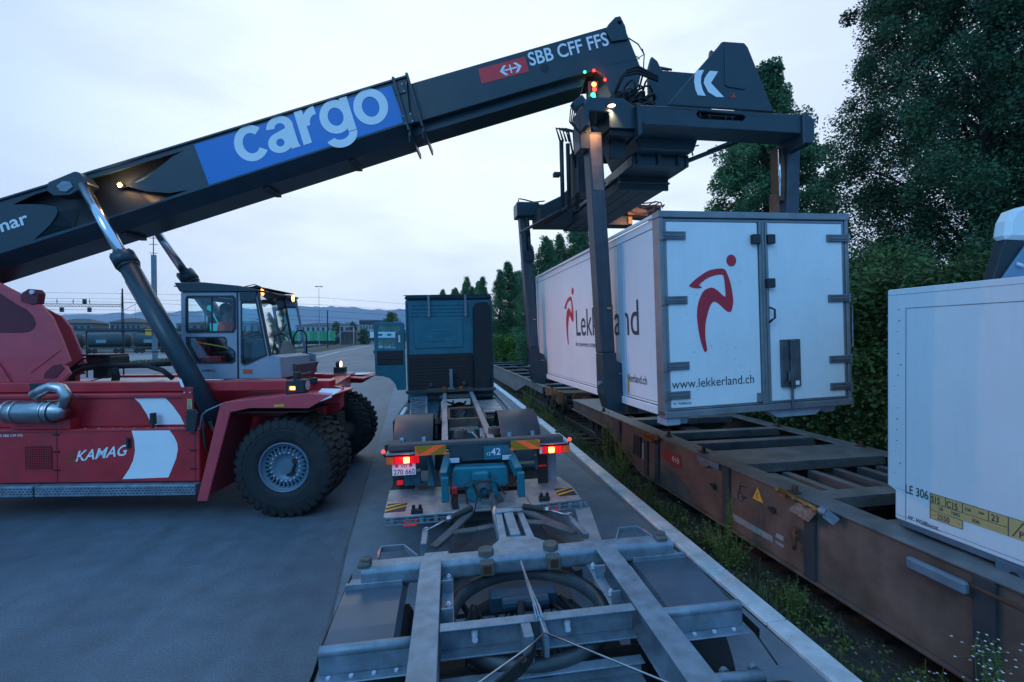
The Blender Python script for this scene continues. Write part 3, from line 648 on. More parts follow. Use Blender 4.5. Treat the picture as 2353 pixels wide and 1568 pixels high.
# ================================================================ front wagon
T=Thing('container_wagon','empty flat wagon ahead beyond the lifted container with a fence behind','railway wagon',WF,(4.7,17,0))
def fx(y): return 4.6+(y-17)*.01
for xa in (4.62,7.45):
    b=MB(); b.prism([(18.2,.55),(21.5,.6),(24,.02),(36,.0),(36,.88),(18.2,.88)],'a',xa,xa+.03); b.box(xa-.06,xa+.14,15.9,36,.88,.90); T.part('side_beam',b,mat('rust_streaked_beam',(.20,.17,.16),.8,var=.4,scale=2,streak=.8,dirtc=(.22,.07,.03)) if 'rust_streaked_beam' not in bpy.data.materials else bpy.data.materials['rust_streaked_beam'],.004)
b=MB()
for y in (15.6,): b.box(4.7,7.5,y,y+.9,.80,.90)
T.part('end_platform',b,rust,.006)
for y in (17.1,18.6,20.2,22.3,24.5,27,30,33,35.7):
    b=MB(); b.box(4.65,7.5,y,y+.35,.86,.91); b.box(4.65,7.5,y+.33,y+.35,.6,.86); T.part('cross_member',b,wagt,.004)
b=MB(); b.box(5.8,6.3,15.8,36,.3,.8); T.part('centre_sill',b,wagd)
for x in (5.1,6.85):
    b=MB(); b.cyl((x,15.15,.75),.09,.45,'b',14); b.cyl((x,15.1,.75),.22,.05,'b',20); T.part('buffer',b,rust,.005)
bogie(T,18.4)
b=MB(); b.prism([(15.6,.95),(15.6,.5),(16.3,.62),(17.6,.72),(17.6,.95)],'a',4.55,4.7); b.beam((4.5,16.2,.8),(4.5,17.2,.66),.06,.08); b.beam((4.48,15.8,.88),(4.48,16.1,.6),.06,.06); T.part('end_bracket',b,bpy.data.materials['orange_rust'],.01)
b=MB(); b.tube([(4.65,15.5,.6),(4.6,15.4,.2),(4.7,15.5,-.05)],.02,6); b.tube([(4.6,15.7,.88),(4.45,15.7,1.05),(4.45,16.4,1.05),(4.6,16.4,.9)],.014,6); T.part('hand_rail',b,wagd)
# galvanised barrier beyond
T=Thing('slatted_barrier','low grey galvanised barrier in front of the hedge beyond the wagons','barrier',WF,(5,36,0))
b=MB()
pa=[(3.4,42),(6.2,38.5),(9.5,35),(12,33)]
for (x0,y0),(x1,y1) in zip(pa,pa[1:]):
    b.beam((x0,y0,1.75),(x1,y1,1.75),.07,.07); b.beam((x0,y0,.95),(x1,y1,.95),.06,.06)
T.part('rail',b,galv)
b=MB()
for (x0,y0),(x1,y1) in zip(pa,pa[1:]):
    for i in range(12): t=i/12; x=x0+(x1-x0)*t; y=y0+(y1-y0)*t; b.box(x-.09,x+.09,y-.02,y+.02,0,1.72)
T.part('slats',b,galv)
# ================================================================ reach stacker
T=Thing('reach_stacker','red reach stacker crane with a long dark boom over the lorry','reach stacker',RS,(0,0,0))
# ---- chassis
b=MB(); b.box(-8,-1.42,-1.9,-1.2,.57,1.44); b.box(-8,-1.64,-1.7,-1.2,1.441,1.99); T.part('side_tank',b,red,.012)
b=MB(); b.box(-8,-1.42,1.2,1.9,.57,1.44); b.box(-8,-1.64,1.2,1.7,1.441,1.95); T.part('side_tank',b,red,.012)
b=MB(); b.box(-5.35,.55,-1.5,-1.2,2.0,2.165); b.box(-5.4,-.3,1.15,1.45,1.95,2.08)
b.box(-8,-1.75,-1.74,-1.701,1.92,1.985)
b.box(-1.8,-1.62,-1.735,-1.4,1.6,2.1)
T.part('side_rail',b,red,.012)
b=MB()
for s,q_ in ((-1,0),(1,-.55)): b.prism([(-8,.9),(-1.6,.9),(-.8,.9),(.3+q_,1.35),(.5+q_,1.6),(.5+q_,2.0),(-8,2.0)],'b',s*.75-.12,s*.75+.12)
b.prism([(-1.0,-1.2),(.35,-1.2),(-.15,1.1),(-1.0,1.1)],'c',1.5,1.95); b.prism([(.2,-1.15),(.5,-1.15),(.05,1.1),(-.25,1.1)],'c',1.8,2.05)
b.box(-.55,.0,1.0,1.6,1.95,2.07); b.prism([(-.1,1.75),(-.02,2.04),(.55,2.06),(.72,2.02),(.66,1.75)],'b',-1.35,-1.25); b.box(-1.05,-.35,-1.0,-.9,1.9,2.11)
T.part('chassis',b,red,.012)
b=MB(); b.cyl((.53,-1.25,1.97),.055,-.15,'b',16); T.part('tow_eye',b,clr)
b=MB(); b.box(-5.3,-2.45,-1.15,1.15,1.99,2.03); b.box(-4.1,-2.5,-1.1,-.7,2.03,2.10); T.part('walkway',b,alu)
b=MB(); b.box(-8,-4.0,-2.02,-1.75,.38,.55); b.box(-3.97,-1.42,-2.02,-1.75,.38,.55)
T.part('step',b,galv,.01)
b=MB()
for i in range(110):
    for k in range(3): x=-7.9+i*.059+(k%2)*.03; b.quad((x,-2.023,.42+k*.04),(x+.03,-2.023,.42+k*.04),(x+.03,-2.023,.435+k*.04),(x,-2.023,.435+k*.04))
T.part('step_perforation',b,wagd,nfix=False)['kind']='stuff'
# panel joints, grille, hardware
b=MB()
for a in (-3.72,-1.50): b.quad((a,-1.9025,.57),(a+.012,-1.9025,.57),(a+.012,-1.9025,1.44),(a,-1.9025,1.44))
for a in (-3.72,-1.52):
    for c in (.78,1.08,1.36): b.box(a-.05,a+.05,-1.915,-1.902,c-.012,c+.012)
b.quad((-8,-1.9025,1.395),(-1.42,-1.9025,1.395),(-1.42,-1.9025,1.402),(-8,-1.9025,1.402))
T.part('panel_joint',b,mat('joint_dark',(.05,.008,.012),.6),nfix=False)
b=MB(); b.box(-4.22,-3.79,-1.905,-1.901,.79,1.17)
T.part('grille',b,mat('grille_dark',(.06,.01,.015),.7))
b=MB()
for i in range(12): x=-4.22+i*.036; b.box(x,x+.010,-1.912,-1.905,.79,1.17)
for i in range(10): z=.79+i*.038; b.box(-4.22,-3.79,-1.912,-1.905,z,z+.010)
T.part('grille_mesh',b,red)
b=MB(); b.box(-2.60,-2.52,-1.908,-1.901,1.12,1.30); b.box(-2.57,-2.55,-1.93,-1.908,1.14,1.28); T.part('latch_handle',b,blackp)
# white chevrons
def cv(pts,n=6):
    return pts
b=MB(); y=-1.7035
b.prism([(-2.68,1.97),(-2.16,1.97),(-2.0,1.80),(-1.86,1.60),(-1.80,1.47),(-2.34,1.47),(-2.42,1.65),(-2.53,1.83)],'b',y,y+.002)
y=-1.9035
P=[(-2.51,1.41),(-1.90,1.41),(-1.83,1.31),(-1.78,1.20),(-1.77,1.10),(-1.80,.95),(-1.86,.80),(-1.93,.64),(-2.67,.62),(-2.56,.78),(-2.49,.93),(-2.46,1.08),(-2.47,1.25)]
b.prism(P,'b',y,y+.002); T.part('white_chevron',b,whitep)
b=MB(); text(b,'KAMAG',(-3.43,-1.903,.915),(1,0,.12),(0,0,1),.24,1.0,.014,depth=.003,shear=.35,fitw=.86); T.part('maker_lettering',b,whitep,nfix=False); b=MB(); text(b,'R SBB CFF FFS',(-4.62,-1.903,1.33),(1,0,0),(0,0,1),.055,1.1,.005,depth=.003); T.part('lettering',b,whitep,nfix=False)
b=MB(); b.quad((-3.42,-1.906,.965),(-3.25,-1.906,.99),(-3.25,-1.906,1.0),(-3.42,-1.906,.975)); T.part('lettering_slit',b,red,nfix=False)
b=MB(); flat(b,[(0,0),(.35,.0),(.42,.09),(.30,.05)],(-3.74,-1.9,.9),(1,0,0),(0,0,1),.004); flat(b,[(.20,.05),(.33,.12),(.30,.26),(.24,.14)],(-3.74,-1.9,.9),(1,0,0),(0,0,1),.004); T.part('orange_swoosh',b,mat('dull_orange',(.38,.06,.02),.5),nfix=False)
b=MB(); b.box(-1.72,-1.64,-1.745,-1.736,1.72,1.9); T.part('yellow_plate',b,mat('pale_yellow',(.45,.42,.2),.5)); 
b=MB(); text(b,'C',(-1.705,-1.746,1.745),(1,0,0),(0,0,1),.08,.8,.01); text(b,'!',(-1.695,-1.746,1.82),(1,0,0),(0,0,1),.08,.8,.01); T.part('plate_marks',b,ink,nfix=False)
b=MB(); 
for a in (-1.76,-1.67): b.cyl((a,-1.738,2.01),.012,-.012,'b',8)
for k in range(9): b.cyl((-3.3+k*.19+.03*(k%3),-1.85,1.441),.010,.008,'c',6)
T.part('bolt',b,clr)
# ---- fenders
def fender(s):
    O=[(-1.36,.30),(-.98,1.83),(-.92,1.885),(.36,2.015),(.80,1.985)]; I_=[(.43,1.775),(-.50,1.785),(-.82,1.72),(-1.20,.30)]
    sh=0 if s<0 else -.42; O=[(q[0]+sh,q[1]) for q in O]; I_=[(q[0]+sh,q[1]) for q in I_]
    b=MB(); y0,y1=(-2.07,-2.03) if s<0 else (2.03,2.07); b.prism(O+I_,'b',y0,y1)
    I2=[(.78,1.955),(.355,1.985),(-.905,1.855),(-.95,1.81),(-1.325,.30)]
    I2=[(q[0]+sh,q[1]) for q in I2]
    y0,y1=(-2.03,-1.0) if s<0 else (1.0,2.03); b.prism(O+I2,'b',y0,y1)
    return T.part('fender',b,mat('faded_red_paint',(.60,.06,.08),.4,var=.15,coat=.2) if 'faded_red_paint' not in bpy.data.materials else bpy.data.materials['faded_red_paint'],.008)
f1=fender(-1); f2=fender(1)
b=MB(); b.add([(.37,-2.072,1.84),(.80,-2.072,1.975),(.86,-1.75,2.05),(.52,-1.75,2.06)],[(0,1,2,3)]); b.add([(.37,-2.068,1.80),(.80,-2.068,1.95),(.80,-2.068,1.985),(.37,-2.068,1.84)],[(0,1,2,3)]); T.part('fender_flap',b,whitep,nfix=False,parent=f1)
b=MB(); b.add([(-.3,1.4,2.035),(.2,1.4,2.035),(.36,2.05,2.04),(-.2,2.05,2.035)],[(0,1,2,3)]); b.add([(-.35,1.25,2.085),(-.15,1.25,2.085),(-.05,1.6,2.085),(-.3,1.6,2.085)],[(0,1,2,3)]); T.part('fender_flap',b,whitep,nfix=False,parent=f2)
b=MB(); b.quad((-.12,-2.074,1.80),(.04,-2.074,1.81),(.04,-2.074,1.85),(-.12,-2.074,1.84)); T.part('yellow_mark',b,yel,nfix=False,parent=f1)
# ---- wheels
tb=MB()
pr=[(.40,-.20),(.44,-.235),(.50,-.245),(.62,-.25),(.70,-.245),(.765,-.225),(.775,-.19),(.775,.19),(.765,.225),(.70,.245),(.50,.245),(.40,.20)]
tb.lathe(pr,(0,0,0),'b',48)
tb.lathe([(.585,-.251),(.60,-.258),(.615,-.251)],(0,0,0),'b',48)
NL=34
for i in range(NL):
    t=2*PI*i/NL; Mx=Matrix.Rotation(t,3,'Y')
    for s in (-1,1):
        off=.5*2*PI/NL if s>0 else 0; M2=Matrix.Rotation(t+off,3,'Y')
        P=[(-.048,s*.015,.768),(.048,s*.015,.768),(.075,s*.235,.768),(-.025,s*.235,.768),(-.04,s*.015,.812),(.04,s*.015,.812),(.06,s*.225,.808),(-.012,s*.225,.808)]
        tb.add([M2@Vector(p) for p in P],[(0,3,2,1),(4,5,6,7),(0,1,5,4),(1,2,6,5),(2,3,7,6),(3,0,4,7)])
        P=[(-.025,s*.235,.768),(.075,s*.235,.768),(.045,s*.262,.655),(-.005,s*.262,.655),(-.012,s*.225,.808),(.06,s*.225,.808),(.04,s*.245,.655),(-.003,s*.245,.655)]
        tb.add([M2@Vector(p) for p in P],[(0,1,2,3),(0,1,5,4),(0,4,7,3),(1,5,6,2)])
rb=MB(); rb.lathe([(.41,-.20),(.405,-.222),(.385,-.225),(.375,-.19),(.355,-.15),(.345,-.165),(.33,-.15),(.325,-.06),(.0,-.05)],(0,0,0),'b',48)
rb.lathe([(.405,-.20),(.41,.2),(.3,.2)],(0,0,0),'b',32)
rb.lathe([(.305,-.05),(.30,-.13),(.28,-.14),(.20,-.15),(.19,-.135),(.12,-.13),(.0,-.135)],(0,0,0),'b',40)
hb=MB()
for i in range(28):
    t=2*PI*i/28; hb.box(-.011,.011,-.175,-.10,.252,.335,T=Matrix.Rotation(t,3,'Y'))
vb=MB()
for i in range(20):
    t=2*PI*i/20; vb.cyl((.235*math.cos(t),-.145,.235*math.sin(t)),.012,-.03,'b',6)
rimm=mat('rim_blue_grey',(.13,.20,.255),.45,metal=.3,var=.2,scale=5,dirt=.4,dirtc=(.12,.14,.15))
wb=MB(); wb.box(-.03,.10,-.17,-.13,-.16,-.12); wb.beam((.04,-.15,-.14),(.15,-.15,-.02),.03,.03); wb.box(.13,.2,-.165,-.14,.0,.07)
mt_,mr_,mh_,mv_,mw_=mesh(tb,tyrem,'tyre'),mesh(rb,rimm,'rim'),mesh(hb,rimm,'rim_lugs'),mesh(vb,clr,'bolt'),mesh(wb,wagd,'valve')
for q in (mt_,mr_,mh_,mv_,mw_): fixn(q)
def wheel(T,a,bb,c,sc_=1,front=-1,ry=0,names=('wheel','tyre','rim')):
    o=bpy.data.objects.new('wheel',None); COL.objects.link(o); o.parent=T.o; o.location=Vector((a,bb,c))-T.base; o.scale=(sc_,sc_,sc_); o.rotation_euler=(0,ry,0 if front<0 else PI)
    for nm,me in (('tyre',mt_),('rim',mr_),('rim_clamp',mh_),('bolt',mv_),('valve',mw_)):
        c_=bpy.data.objects.new(nm,me); COL.objects.link(c_); c_.parent=o
    return o
for bb,f in ((-1.80,-1),(-1.36,-1),(1.24,1),(1.80,1)): wheel(T,0 if bb<0 else -.40,bb,.81,1,f,.2*bb)
for bb,f in ((-1.3,-1),(1.3,1)): wheel(T,-6.6,bb,.81,1,f,.5)
b=MB(); b.tube([(0,-1.6,.81),(0,1.6,.81)],.2,16); b.box(-.5,.5,-1.0,-.6,.6,1.5); b.box(-1.0,-.3,.6,1.0,.6,1.5); b.box(-1.0,.4,-2.0,-1.0,1.70,1.72); T.part('axle',b,wagd)
# ---- rear tower
fr2=bpy.data.materials['faded_red_paint']
P=[(-8,2),(-8,4.9),(-6.6,4.6),(-5.82,4.08),(-5.45,3.86),(-5.17,3.7),(-5.0,3.60),(-4.86,3.54),(-4.76,3.42),(-4.66,3.3),(-4.56,3.06),(-4.46,2.81),(-4.35,2.5),(-4.44,2.44),(-4.35,2.28),(-4.5,2.14),(-4.5,2.0)]
hole=[(-6.6,3.1),(-6.6,4.35),(-5.85,3.93),(-5.3,3.55),(-5.12,3.45),(-5.0,3.33),(-4.95,3.2),(-4.99,3.10),(-5.07,3.05),(-5.18,3.03),(-5.6,3.03)]
b=MB(); b.prism(P,'b',-.98,-.92,holes=[hole]); b.prism([(q[0]-1.15,q[1]-.12 if q[1]>2.2 else q[1]) for q in P if q[0]>-6]+[(-8,2),(-8,4.5)],'b',.6,.66); T.part('boom_tower',b,fr2,.012)
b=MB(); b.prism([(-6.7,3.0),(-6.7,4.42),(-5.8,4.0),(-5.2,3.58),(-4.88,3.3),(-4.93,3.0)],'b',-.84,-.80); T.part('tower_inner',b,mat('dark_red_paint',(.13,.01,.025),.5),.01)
b=MB(); b.prism([(-5.2,3.74),(-5.06,3.83),(-4.93,3.82),(-4.87,3.75),(-4.9,3.56),(-5.0,3.54),(-5.2,3.6)],'b',-1.0,-.86); b.prism([(-4.82,2.2),(-4.80,2.30),(-4.66,2.43),(-4.50,2.46),(-4.44,2.38),(-4.60,2.2)],'b',-.99,-.979); T.part('lug_bracket',b,mat('dark_red_bracket',(.16,.01,.025),.5),.01)
b=MB(); b.cyl((-4.97,-1.0,3.77),.04,-.03,'b',14); T.part('lug_pin',b,clr)
b=MB(); b.beam((-5.05,-.982,2.3),(-4.5,-.982,2.72),.012,.02,upv=(0,1,0)); b.prism([(-5.75,1.95),(-5.6,2.5),(-5.35,2.1),(-5.1,2.02)],'b',-1.02,-.98); T.part('tower_rib',b,fr2,.004)
# ---- muffler
b=MB(); b.lathe([(.06,-5.2),(.17,-5.1),(.175,-4.55)] and [(.001,0),(.09,0),(.175,.12),(.178,.72),(.17,.8),(.11,.96),(.10,.98),(.001,.99)],(-4.5,-1.95,1.74),'a',24); 
for a in (-4.42,-4.28,-3.82,-3.72): b.lathe([(.185,0),(.19,.01),(.19,.03),(.185,.04)],(a,-1.95,1.74),'a',24)
T.part('muffler',b,steelw)
b=MB(); b.tube([(-3.56,-1.95,1.82),(-3.50,-1.95,2.0),(-3.58,-1.95,2.11),(-3.74,-1.95,2.145),(-3.86,-1.95,2.10),(-4.0,-1.97,2.0)],.085,16); T.part('exhaust_pipe',b,steelw)
b=MB(); b.box(-4.45,-3.5,-1.9,-1.71,1.45,1.6); T.part('exhaust_bracket',b,red)
# ---- small equipment
b=MB(); b.box(-4.44,-4.2,-1.62,-1.5,2.02,2.17); b.box(-4.98,-4.5,.05,.55,2.38,2.56); b.box(-5.05,-4.55,0,.6,2.56,2.60); b.box(-4.9,-4.6,.1,.4,2.1,2.38); T.part('control_box',b,blackp,.015)
b=MB()
b.tube([(-5.5,.1,2.05),(-5.45,.1,2.2),(-5.2,.1,2.35),(-4.9,.15,2.42)],.035,8); b.tube([(-5.4,.0,2.2),(-5.1,.1,2.5),(-4.95,.2,2.55)],.02,6)
b.tube([(-5.05,-.2,2.0),(-5.03,-.2,2.2),(-4.9,-.1,2.32),(-4.6,0,2.36),(-4.2,0,2.36),(-3.8,0,2.38),(-3.3,.1,2.40)],.055,10)
b.tube([(-4.1,0,2.36),(-3.7,0,2.36),(-3.4,0,2.26),(-3.2,0,2.10)],.05,10); b.tube([(-4.3,-.1,2.33),(-4.25,-.1,2.15),(-4.3,-.1,2.0)],.07,10)
b.tube([(-4.95,-.3,2.03),(-4.6,-.3,2.08),(-4.2,-.2,2.2)],.012,6)
b.tube([(-1.45,-1.75,1.6),(-1.35,-1.9,1.4),(-1.3,-1.95,1.2),(-1.25,-1.9,1.0)],.02,6); b.tube([(-1.25,-1.9,1.55),(-1.12,-1.95,1.35),(-1.2,-1.9,1.15)],.03,8)
T.part('hose',b,black)
b=MB(); b.cyl((-2.24,-1.80,1.50),.055,.02,'c',14); b.cyl((-2.24,-1.80,1.52),.05,.16,'c',14,r2=.045); b.cyl((-2.24,-1.80,1.44),.02,.06,'c',8); T.part('beacon',b,blackp)
b=MB(); b.prism([(-1.49,1.44),(-1.33,1.42),(-1.29,1.72),(-1.33,1.78),(-1.47,1.79)],'b',-2.14,-2.08); T.part('mirror',b,blackp,.015)
b=MB(); b.tube([(-1.30,-2.08,1.45),(-1.27,-2.06,1.68),(-1.2,-2.05,1.75),(-.9,-2.05,1.88)],.013,6); T.part('mirror_arm',b,galv)
b=MB()
for p,q in (((-6.36,1.6,2.0),(-6.36,1.6,3.1)),((-6.36,1.6,3.1),(-3.0,1.6,3.1)),((-6.36,1.6,2.6),(-3.0,1.6,2.6)),((-5.5,1.6,2.0),(-5.5,1.6,3.1)),((-3.0,1.6,2.0),(-3.0,1.6,3.1))): b.tube([p,q],.016,6)
b.tube([(-1.04,.6,2.1),(-1.01,.6,2.95),(-.93,.6,3.07),(-.80,.6,3.07),(-.735,.6,2.95),(-.73,.6,2.1)],.017,8)
T.part('handrail',b,blackp)
b=MB(); b.box(-.62,-.62+.02,-.6,.6,2.1,2.45); b.prism([(-1.0,2.12),(-.55,2.12),(-.45,2.4),(-.95,2.44)],'b',-.5,.55); T.part('front_box',b,mat('box_grey',(.12,.12,.13),.6,var=.3),.01)
# ---- lamps on fenders
def flamp(a,bb,c):
    b=MB(); b.box(a-.14,a+.13,bb-.1,bb+.1,c,c+.24); b.box(a+.02,a+.17,bb-.12,bb+.12,c+.05,c+.26); p=T.part('lamp_box',b,blackp,.012)
    b=MB(); b.box(a-.09,a+.06,bb-.112,bb-.101,c+.08,c+.17); T.part('lamp_lens',b,ambl,parent=p)
    b=MB(); b.cyl((a+.171,bb,c+.16),.08,.01,'a',14); T.part('lamp_lens',b,mat('cool_headlamp',(.5,.5,.5),.2) if 'cool_headlamp' not in bpy.data.materials else bpy.data.materials['cool_headlamp'],parent=p)
    return p
flamp(.17,-1.90,1.97)
b=MB(); b.quad((.11,-2.0135,2.07),(.19,-2.0135,2.07),(.19,-2.0135,2.12),(.11,-2.0135,2.12)); T.part('lit_lamp',b,lampo,nfix=False)
b=MB(); b.cyl((.14,-1.82,2.21),.06,.13,'c',12); b.cyl((.28,-1.5,2.12),.06,.1,'c',12); b.box(.1,.35,-1.45,-1.25,2.0,2.14); b.tube([(.05,-1.6,2.0),(.05,-1.6,2.2),(.2,-1.5,2.24),(.3,-1.5,2.1)],.012,6); T.part('sensor_pod',b,blackp,.006)
b=MB(); b.box(-.42,-.18,1.30,1.52,2.07,2.22); T.part('lamp_box',b,blackp,.01)
b=MB(); b.lathe([(.001,-.1),(.07,-.08),(.09,0),(.10,.02)],(-.30,1.4,2.28),'a',16); T.part('work_lamp',b,blackp)
b=MB(); b.cyl((-.285,1.4,2.28),.085,.01,'a',16); T.part('lit_lamp',b,emis('soft_lamp',(1,.62,.4),2.2))
# work lamps throw warm light on the container side
# ---- cab
cabm=lgrey
def wall(y0,y1):
    b=MB()
    outer=[(-2.34,2.16),(-2.34,3.76),(-.95,3.76),(-.74,2.60),(-.55,2.56),(-.52,2.16)]
    up=[(-2.21,3.03),(-2.23,3.10),(-2.23,3.62),(-2.2,3.68),(-1.40,3.68),(-1.36,3.63),(-1.36,3.10),(-1.40,3.03)]
    lo=[(-2.22,2.93),(-1.56,2.93),(-1.52,2.89),(-1.51,2.76),(-1.42,2.72),(-1.37,2.66),(-1.37,2.50),(-1.42,2.46),(-2.05,2.46),(-2.22,2.80)]
    fs=[(-1.24,3.60),(-.97,3.60),(-.79,2.60),(-.95,2.53),(-1.12,2.45),(-1.2,2.43),(-1.25,2.47)]
    b.prism(outer,'b',y0,y1,holes=[up,lo,fs]); return b,up,lo,fs
for y0,y1 in ((-.98,-.94),(.6,.64)):
    b,up_,lo_,fs_=wall(y0,y1); p=T.part('cab_wall',b,cabm,.01)
    b=MB()
    for l in (up_,lo_,fs_): flat(b,l,(0,(y0+y1)/2,0),(1,0,0),(0,0,1),0)
    T.part('window_pane',b,glassm,parent=p,nfix=False)
    b=MB()
    yf=y0-.012 if y0<0 else y1
    for l in (up_,lo_,fs_):
        cx_=sum(q[0] for q in l)/len(l); cz_=sum(q[1] for q in l)/len(l)
        big=[(cx_+(q[0]-cx_)*1.045,cz_+(q[1]-cz_)*1.05) for q in l]; sm=[(cx_+(q[0]-cx_)*.955,cz_+(q[1]-cz_)*.95) for q in l]
        b.prism(big,'b',yf,yf+.012,holes=[sm])
    T.part('window_seal',b,blackp,parent=p)
b=MB(); b.box(-1.325,-1.295,-.987,-.981,2.16,3.76); b.box(-1.80,-1.775,-.966,-.954,3.05,3.66); T.part('door_gap',b,blackp)
b=MB(); b.prism([(-.939,2.16),(.599,2.16),(.599,3.76),(-.939,3.76)],'a',-2.34,-2.30,holes=[[(-.82,3.0),(.48,3.0),(.48,3.66),(-.82,3.66)]]); b.box(-2.3,-.56,-.939,.599,2.16,2.22)
b.prism([(-.52,2.17),(-.55,2.56),(-.72,2.60),(-.76,2.52),(-.62,2.17)],'b',-.939,.3)
T.part('cab_shell',b,cabm,.01)
b=MB(); b.prism([(-2.43,3.93),(-2.33,3.763),(-.94,3.763),(-.93,3.80),(-1.26,3.87),(-1.9,3.935)],'b',-1.02,.68); b.box(-2.46,-2.3,-1.0,.66,3.86,3.88); T.part('cab_roof',b,slate,.012)
b=MB(); b.prism([(-1.26,3.763),(-.955,3.763),(-.985,3.60),(-1.26,3.60)],'b',-1.0,-.981); T.part('roof_skirt',b,slate)
b=MB(); # windscreen
b.add([(-.95,-.96,3.76),(-.73,-.96,2.60),(-1.02,.62,2.60),(-1.22,.62,3.76)],[(0,1,2,3)]); T.part('windscreen',b,glassd,nfix=False)
b=MB(); b.beam((-.95,-.96,3.76),(-.73,-.96,2.58),.05,.035); b.beam((-1.22,.62,3.76),(-1.02,.62,2.58),.05,.035); b.beam((-.73,-.96,2.585),(-1.02,.62,2.585),.03,.05); b.beam((-.70,-.7,2.55),(-.95,-.6,3.0),.015,.03); b.beam((-.95,-.5,2.6),(-1.03,.3,3.2),.015,.03); T.part('windscreen_frame',b,blackp)
b=MB(); b.box(-2.15,-1.75,-.45,.15,2.3,2.65); b.prism([(-2.25,2.6),(-2.08,2.62),(-2.12,3.35),(-2.22,3.35)],'b',-.42,.12); T.part('seat',b,blackp,.03)
b=MB(); b.prism([(-1.45,2.22),(-1.1,2.22),(-.8,2.55),(-.95,2.85),(-1.25,2.9),(-1.3,2.6)],'b',-.6,.35); b.box(-1.65,-1.2,-.5,-.35,2.8,2.9); T.part('dashboard',b,mat('dash_teal',(.05,.10,.11),.5),.03)
b=MB(); b.tube([(-1.36+.21*math.cos(t*PI/10)*.9,-.15+.2*math.sin(t*PI/10),3.02+.07*math.cos(t*PI/10)) for t in range(21)],.018,8); b.tube([(-1.2,-.15,2.8),(-1.36,-.15,3.02)],.03,8); b.box(-1.55,-1.17,-.17,-.13,3.0,3.03,); T.part('steering_wheel',b,black)
b=MB(); b.tube([(-2.15,-.90,2.95),(-2.14,-.90,2.88),(-2.09,-.90,2.84),(-1.54,-.90,2.735)],.014,8); b.tube([(-2.15,-.6,3.6),(-2.14,-.6,3.06)],.012,6); T.part('grab_rail',b,yel)
b=MB(); b.box(-2.05,-1.7,-.85,-.7,2.36,2.58); b.cyl((-2.15,-.75,2.5),.07,.4,'c',14); b.box(-2.2,-2.15,-.5,.3,2.5,2.8); T.part('red_case',b,red,.01)
b=MB(); b.box(-2.12,-1.95,-.5,-.48,3.05,3.2); b.cyl((-2.12,-.5,3.5),.05,-.015,'b',16); b.tube([(-2.1,-.5,3.45),(-1.96,-.5,3.2)],.012,6); T.part('display',b,mat('screen_teal',(.02,.25,.32),.3,emit=(.02,.4,.5),es=.5))
b=MB(); text(b,'KAMAG',(-1.98,-.981,2.30),(1,0,0),(0,0,1),.06,1.2,.01,shear=.2,depth=.004); T.part('cab_lettering',b,ink,nfix=False)
b=MB(); b.box(-1.22,-1.05,-.985,-.981,2.26,2.34); T.part('cab_sticker',b,mat('orange_sticker',(.55,.10,.05),.5))
b=MB(); b.tube([(-1.25,-.7,3.86),(-1.1,-.72,3.90),(-1.0,-.75,3.85),(-.95,-.6,3.80),(-.85,-.3,3.74),(-.72,-.2,3.76)],.014,6); b.box(-1.3,-.95,-.9,.5,3.85,3.865); b.tube([(-1.3,-.8,3.87),(-1.15,-.7,3.93),(-1.02,-.72,3.88)],.008,5); T.part('lamp_wire',b,blackp)
for (a,bb,c,lit) in ((-1.02,-.72,3.78,1),(-.66,-.25,3.70,1),(-.93,-.45,3.62,0)):
    b=MB(); b.lathe([(.001,-.09),(.05,-.07),(.07,0),(.075,.03)],(a,bb,c),'a',16,); q=T.part('work_lamp',b,blackp)
    b=MB(); b.lathe([(.068,.028),(.04,.04),(.001,.042)],(a,bb,c),'a',16); T.part('lamp_lens',b,lampo if lit else blackp,parent=q)
    if lit: spot('cab_lamp',W(RS,(a+.12,bb-.02,c-.02)),Vector((3.0,7.6,2.3) if bb<-.5 else (2.4,8.6,1.2)),140,col=(1,.42,.22),size=R(75),blend=.8,rad=.05)
# ---- boom
def zt(a): return 5.57+(a+6.07)*.3066
def zb(a): return 4.56+(a+6.09)*.3215
b=MB(); hole=[(-2.57,6.54),(-2.8,6.42),(-3.02,6.24),(-3.18,6.1),(-3.35,5.98),(-3.67,5.86),(-3.3,5.755),(-2.86,5.72),(-2.5,5.78),(-2.26,5.87),(-2.6,5.74),(-3.27,5.50),(-4.16,5.23),(-5.44,4.83),(-5.25,5.0),(-5.12,5.13),(-5.02,5.28),(-4.98,5.38),(-5.02,5.46),(-5.25,5.50),(-5.55,5.51),(-5.83,5.50),(-5.4,5.70),(-5.0,5.82),(-4.35,6.00),(-3.4,6.29)]
side=[(-8.3,zt(-8.3)),(1.7,zt(1.7)),(1.78,zb(1.78)),(-8.3,zb(-8.3))]
b.prism(side,'b',-.5,-.46,holes=[hole]); b.prism(side,'b',.46,.5)
b.prism([(-8.3,zt(-8.3)-.001),(1.7,zt(1.7)-.001),(1.7,zt(1.7)+.035),(-8.3,zt(-8.3)+.035)],'b',-.53,.53)
ou=T.part('boom_outer_section',b,slate)
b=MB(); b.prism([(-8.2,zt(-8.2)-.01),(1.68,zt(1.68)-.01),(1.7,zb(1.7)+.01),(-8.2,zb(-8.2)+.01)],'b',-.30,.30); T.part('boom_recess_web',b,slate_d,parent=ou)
b=MB(); 
va=[(-8.3,-.5,zb(-8.3)),(1.78,-.5,zb(1.78)),(1.78,-.3,zb(1.78)-.24),(-8.3,-.3,zb(-8.3)-.22),(1.78,.3,zb(1.78)-.24),(-8.3,.3,zb(-8.3)-.22),(1.78,.5,zb(1.78)),(-8.3,.5,zb(-8.3))]
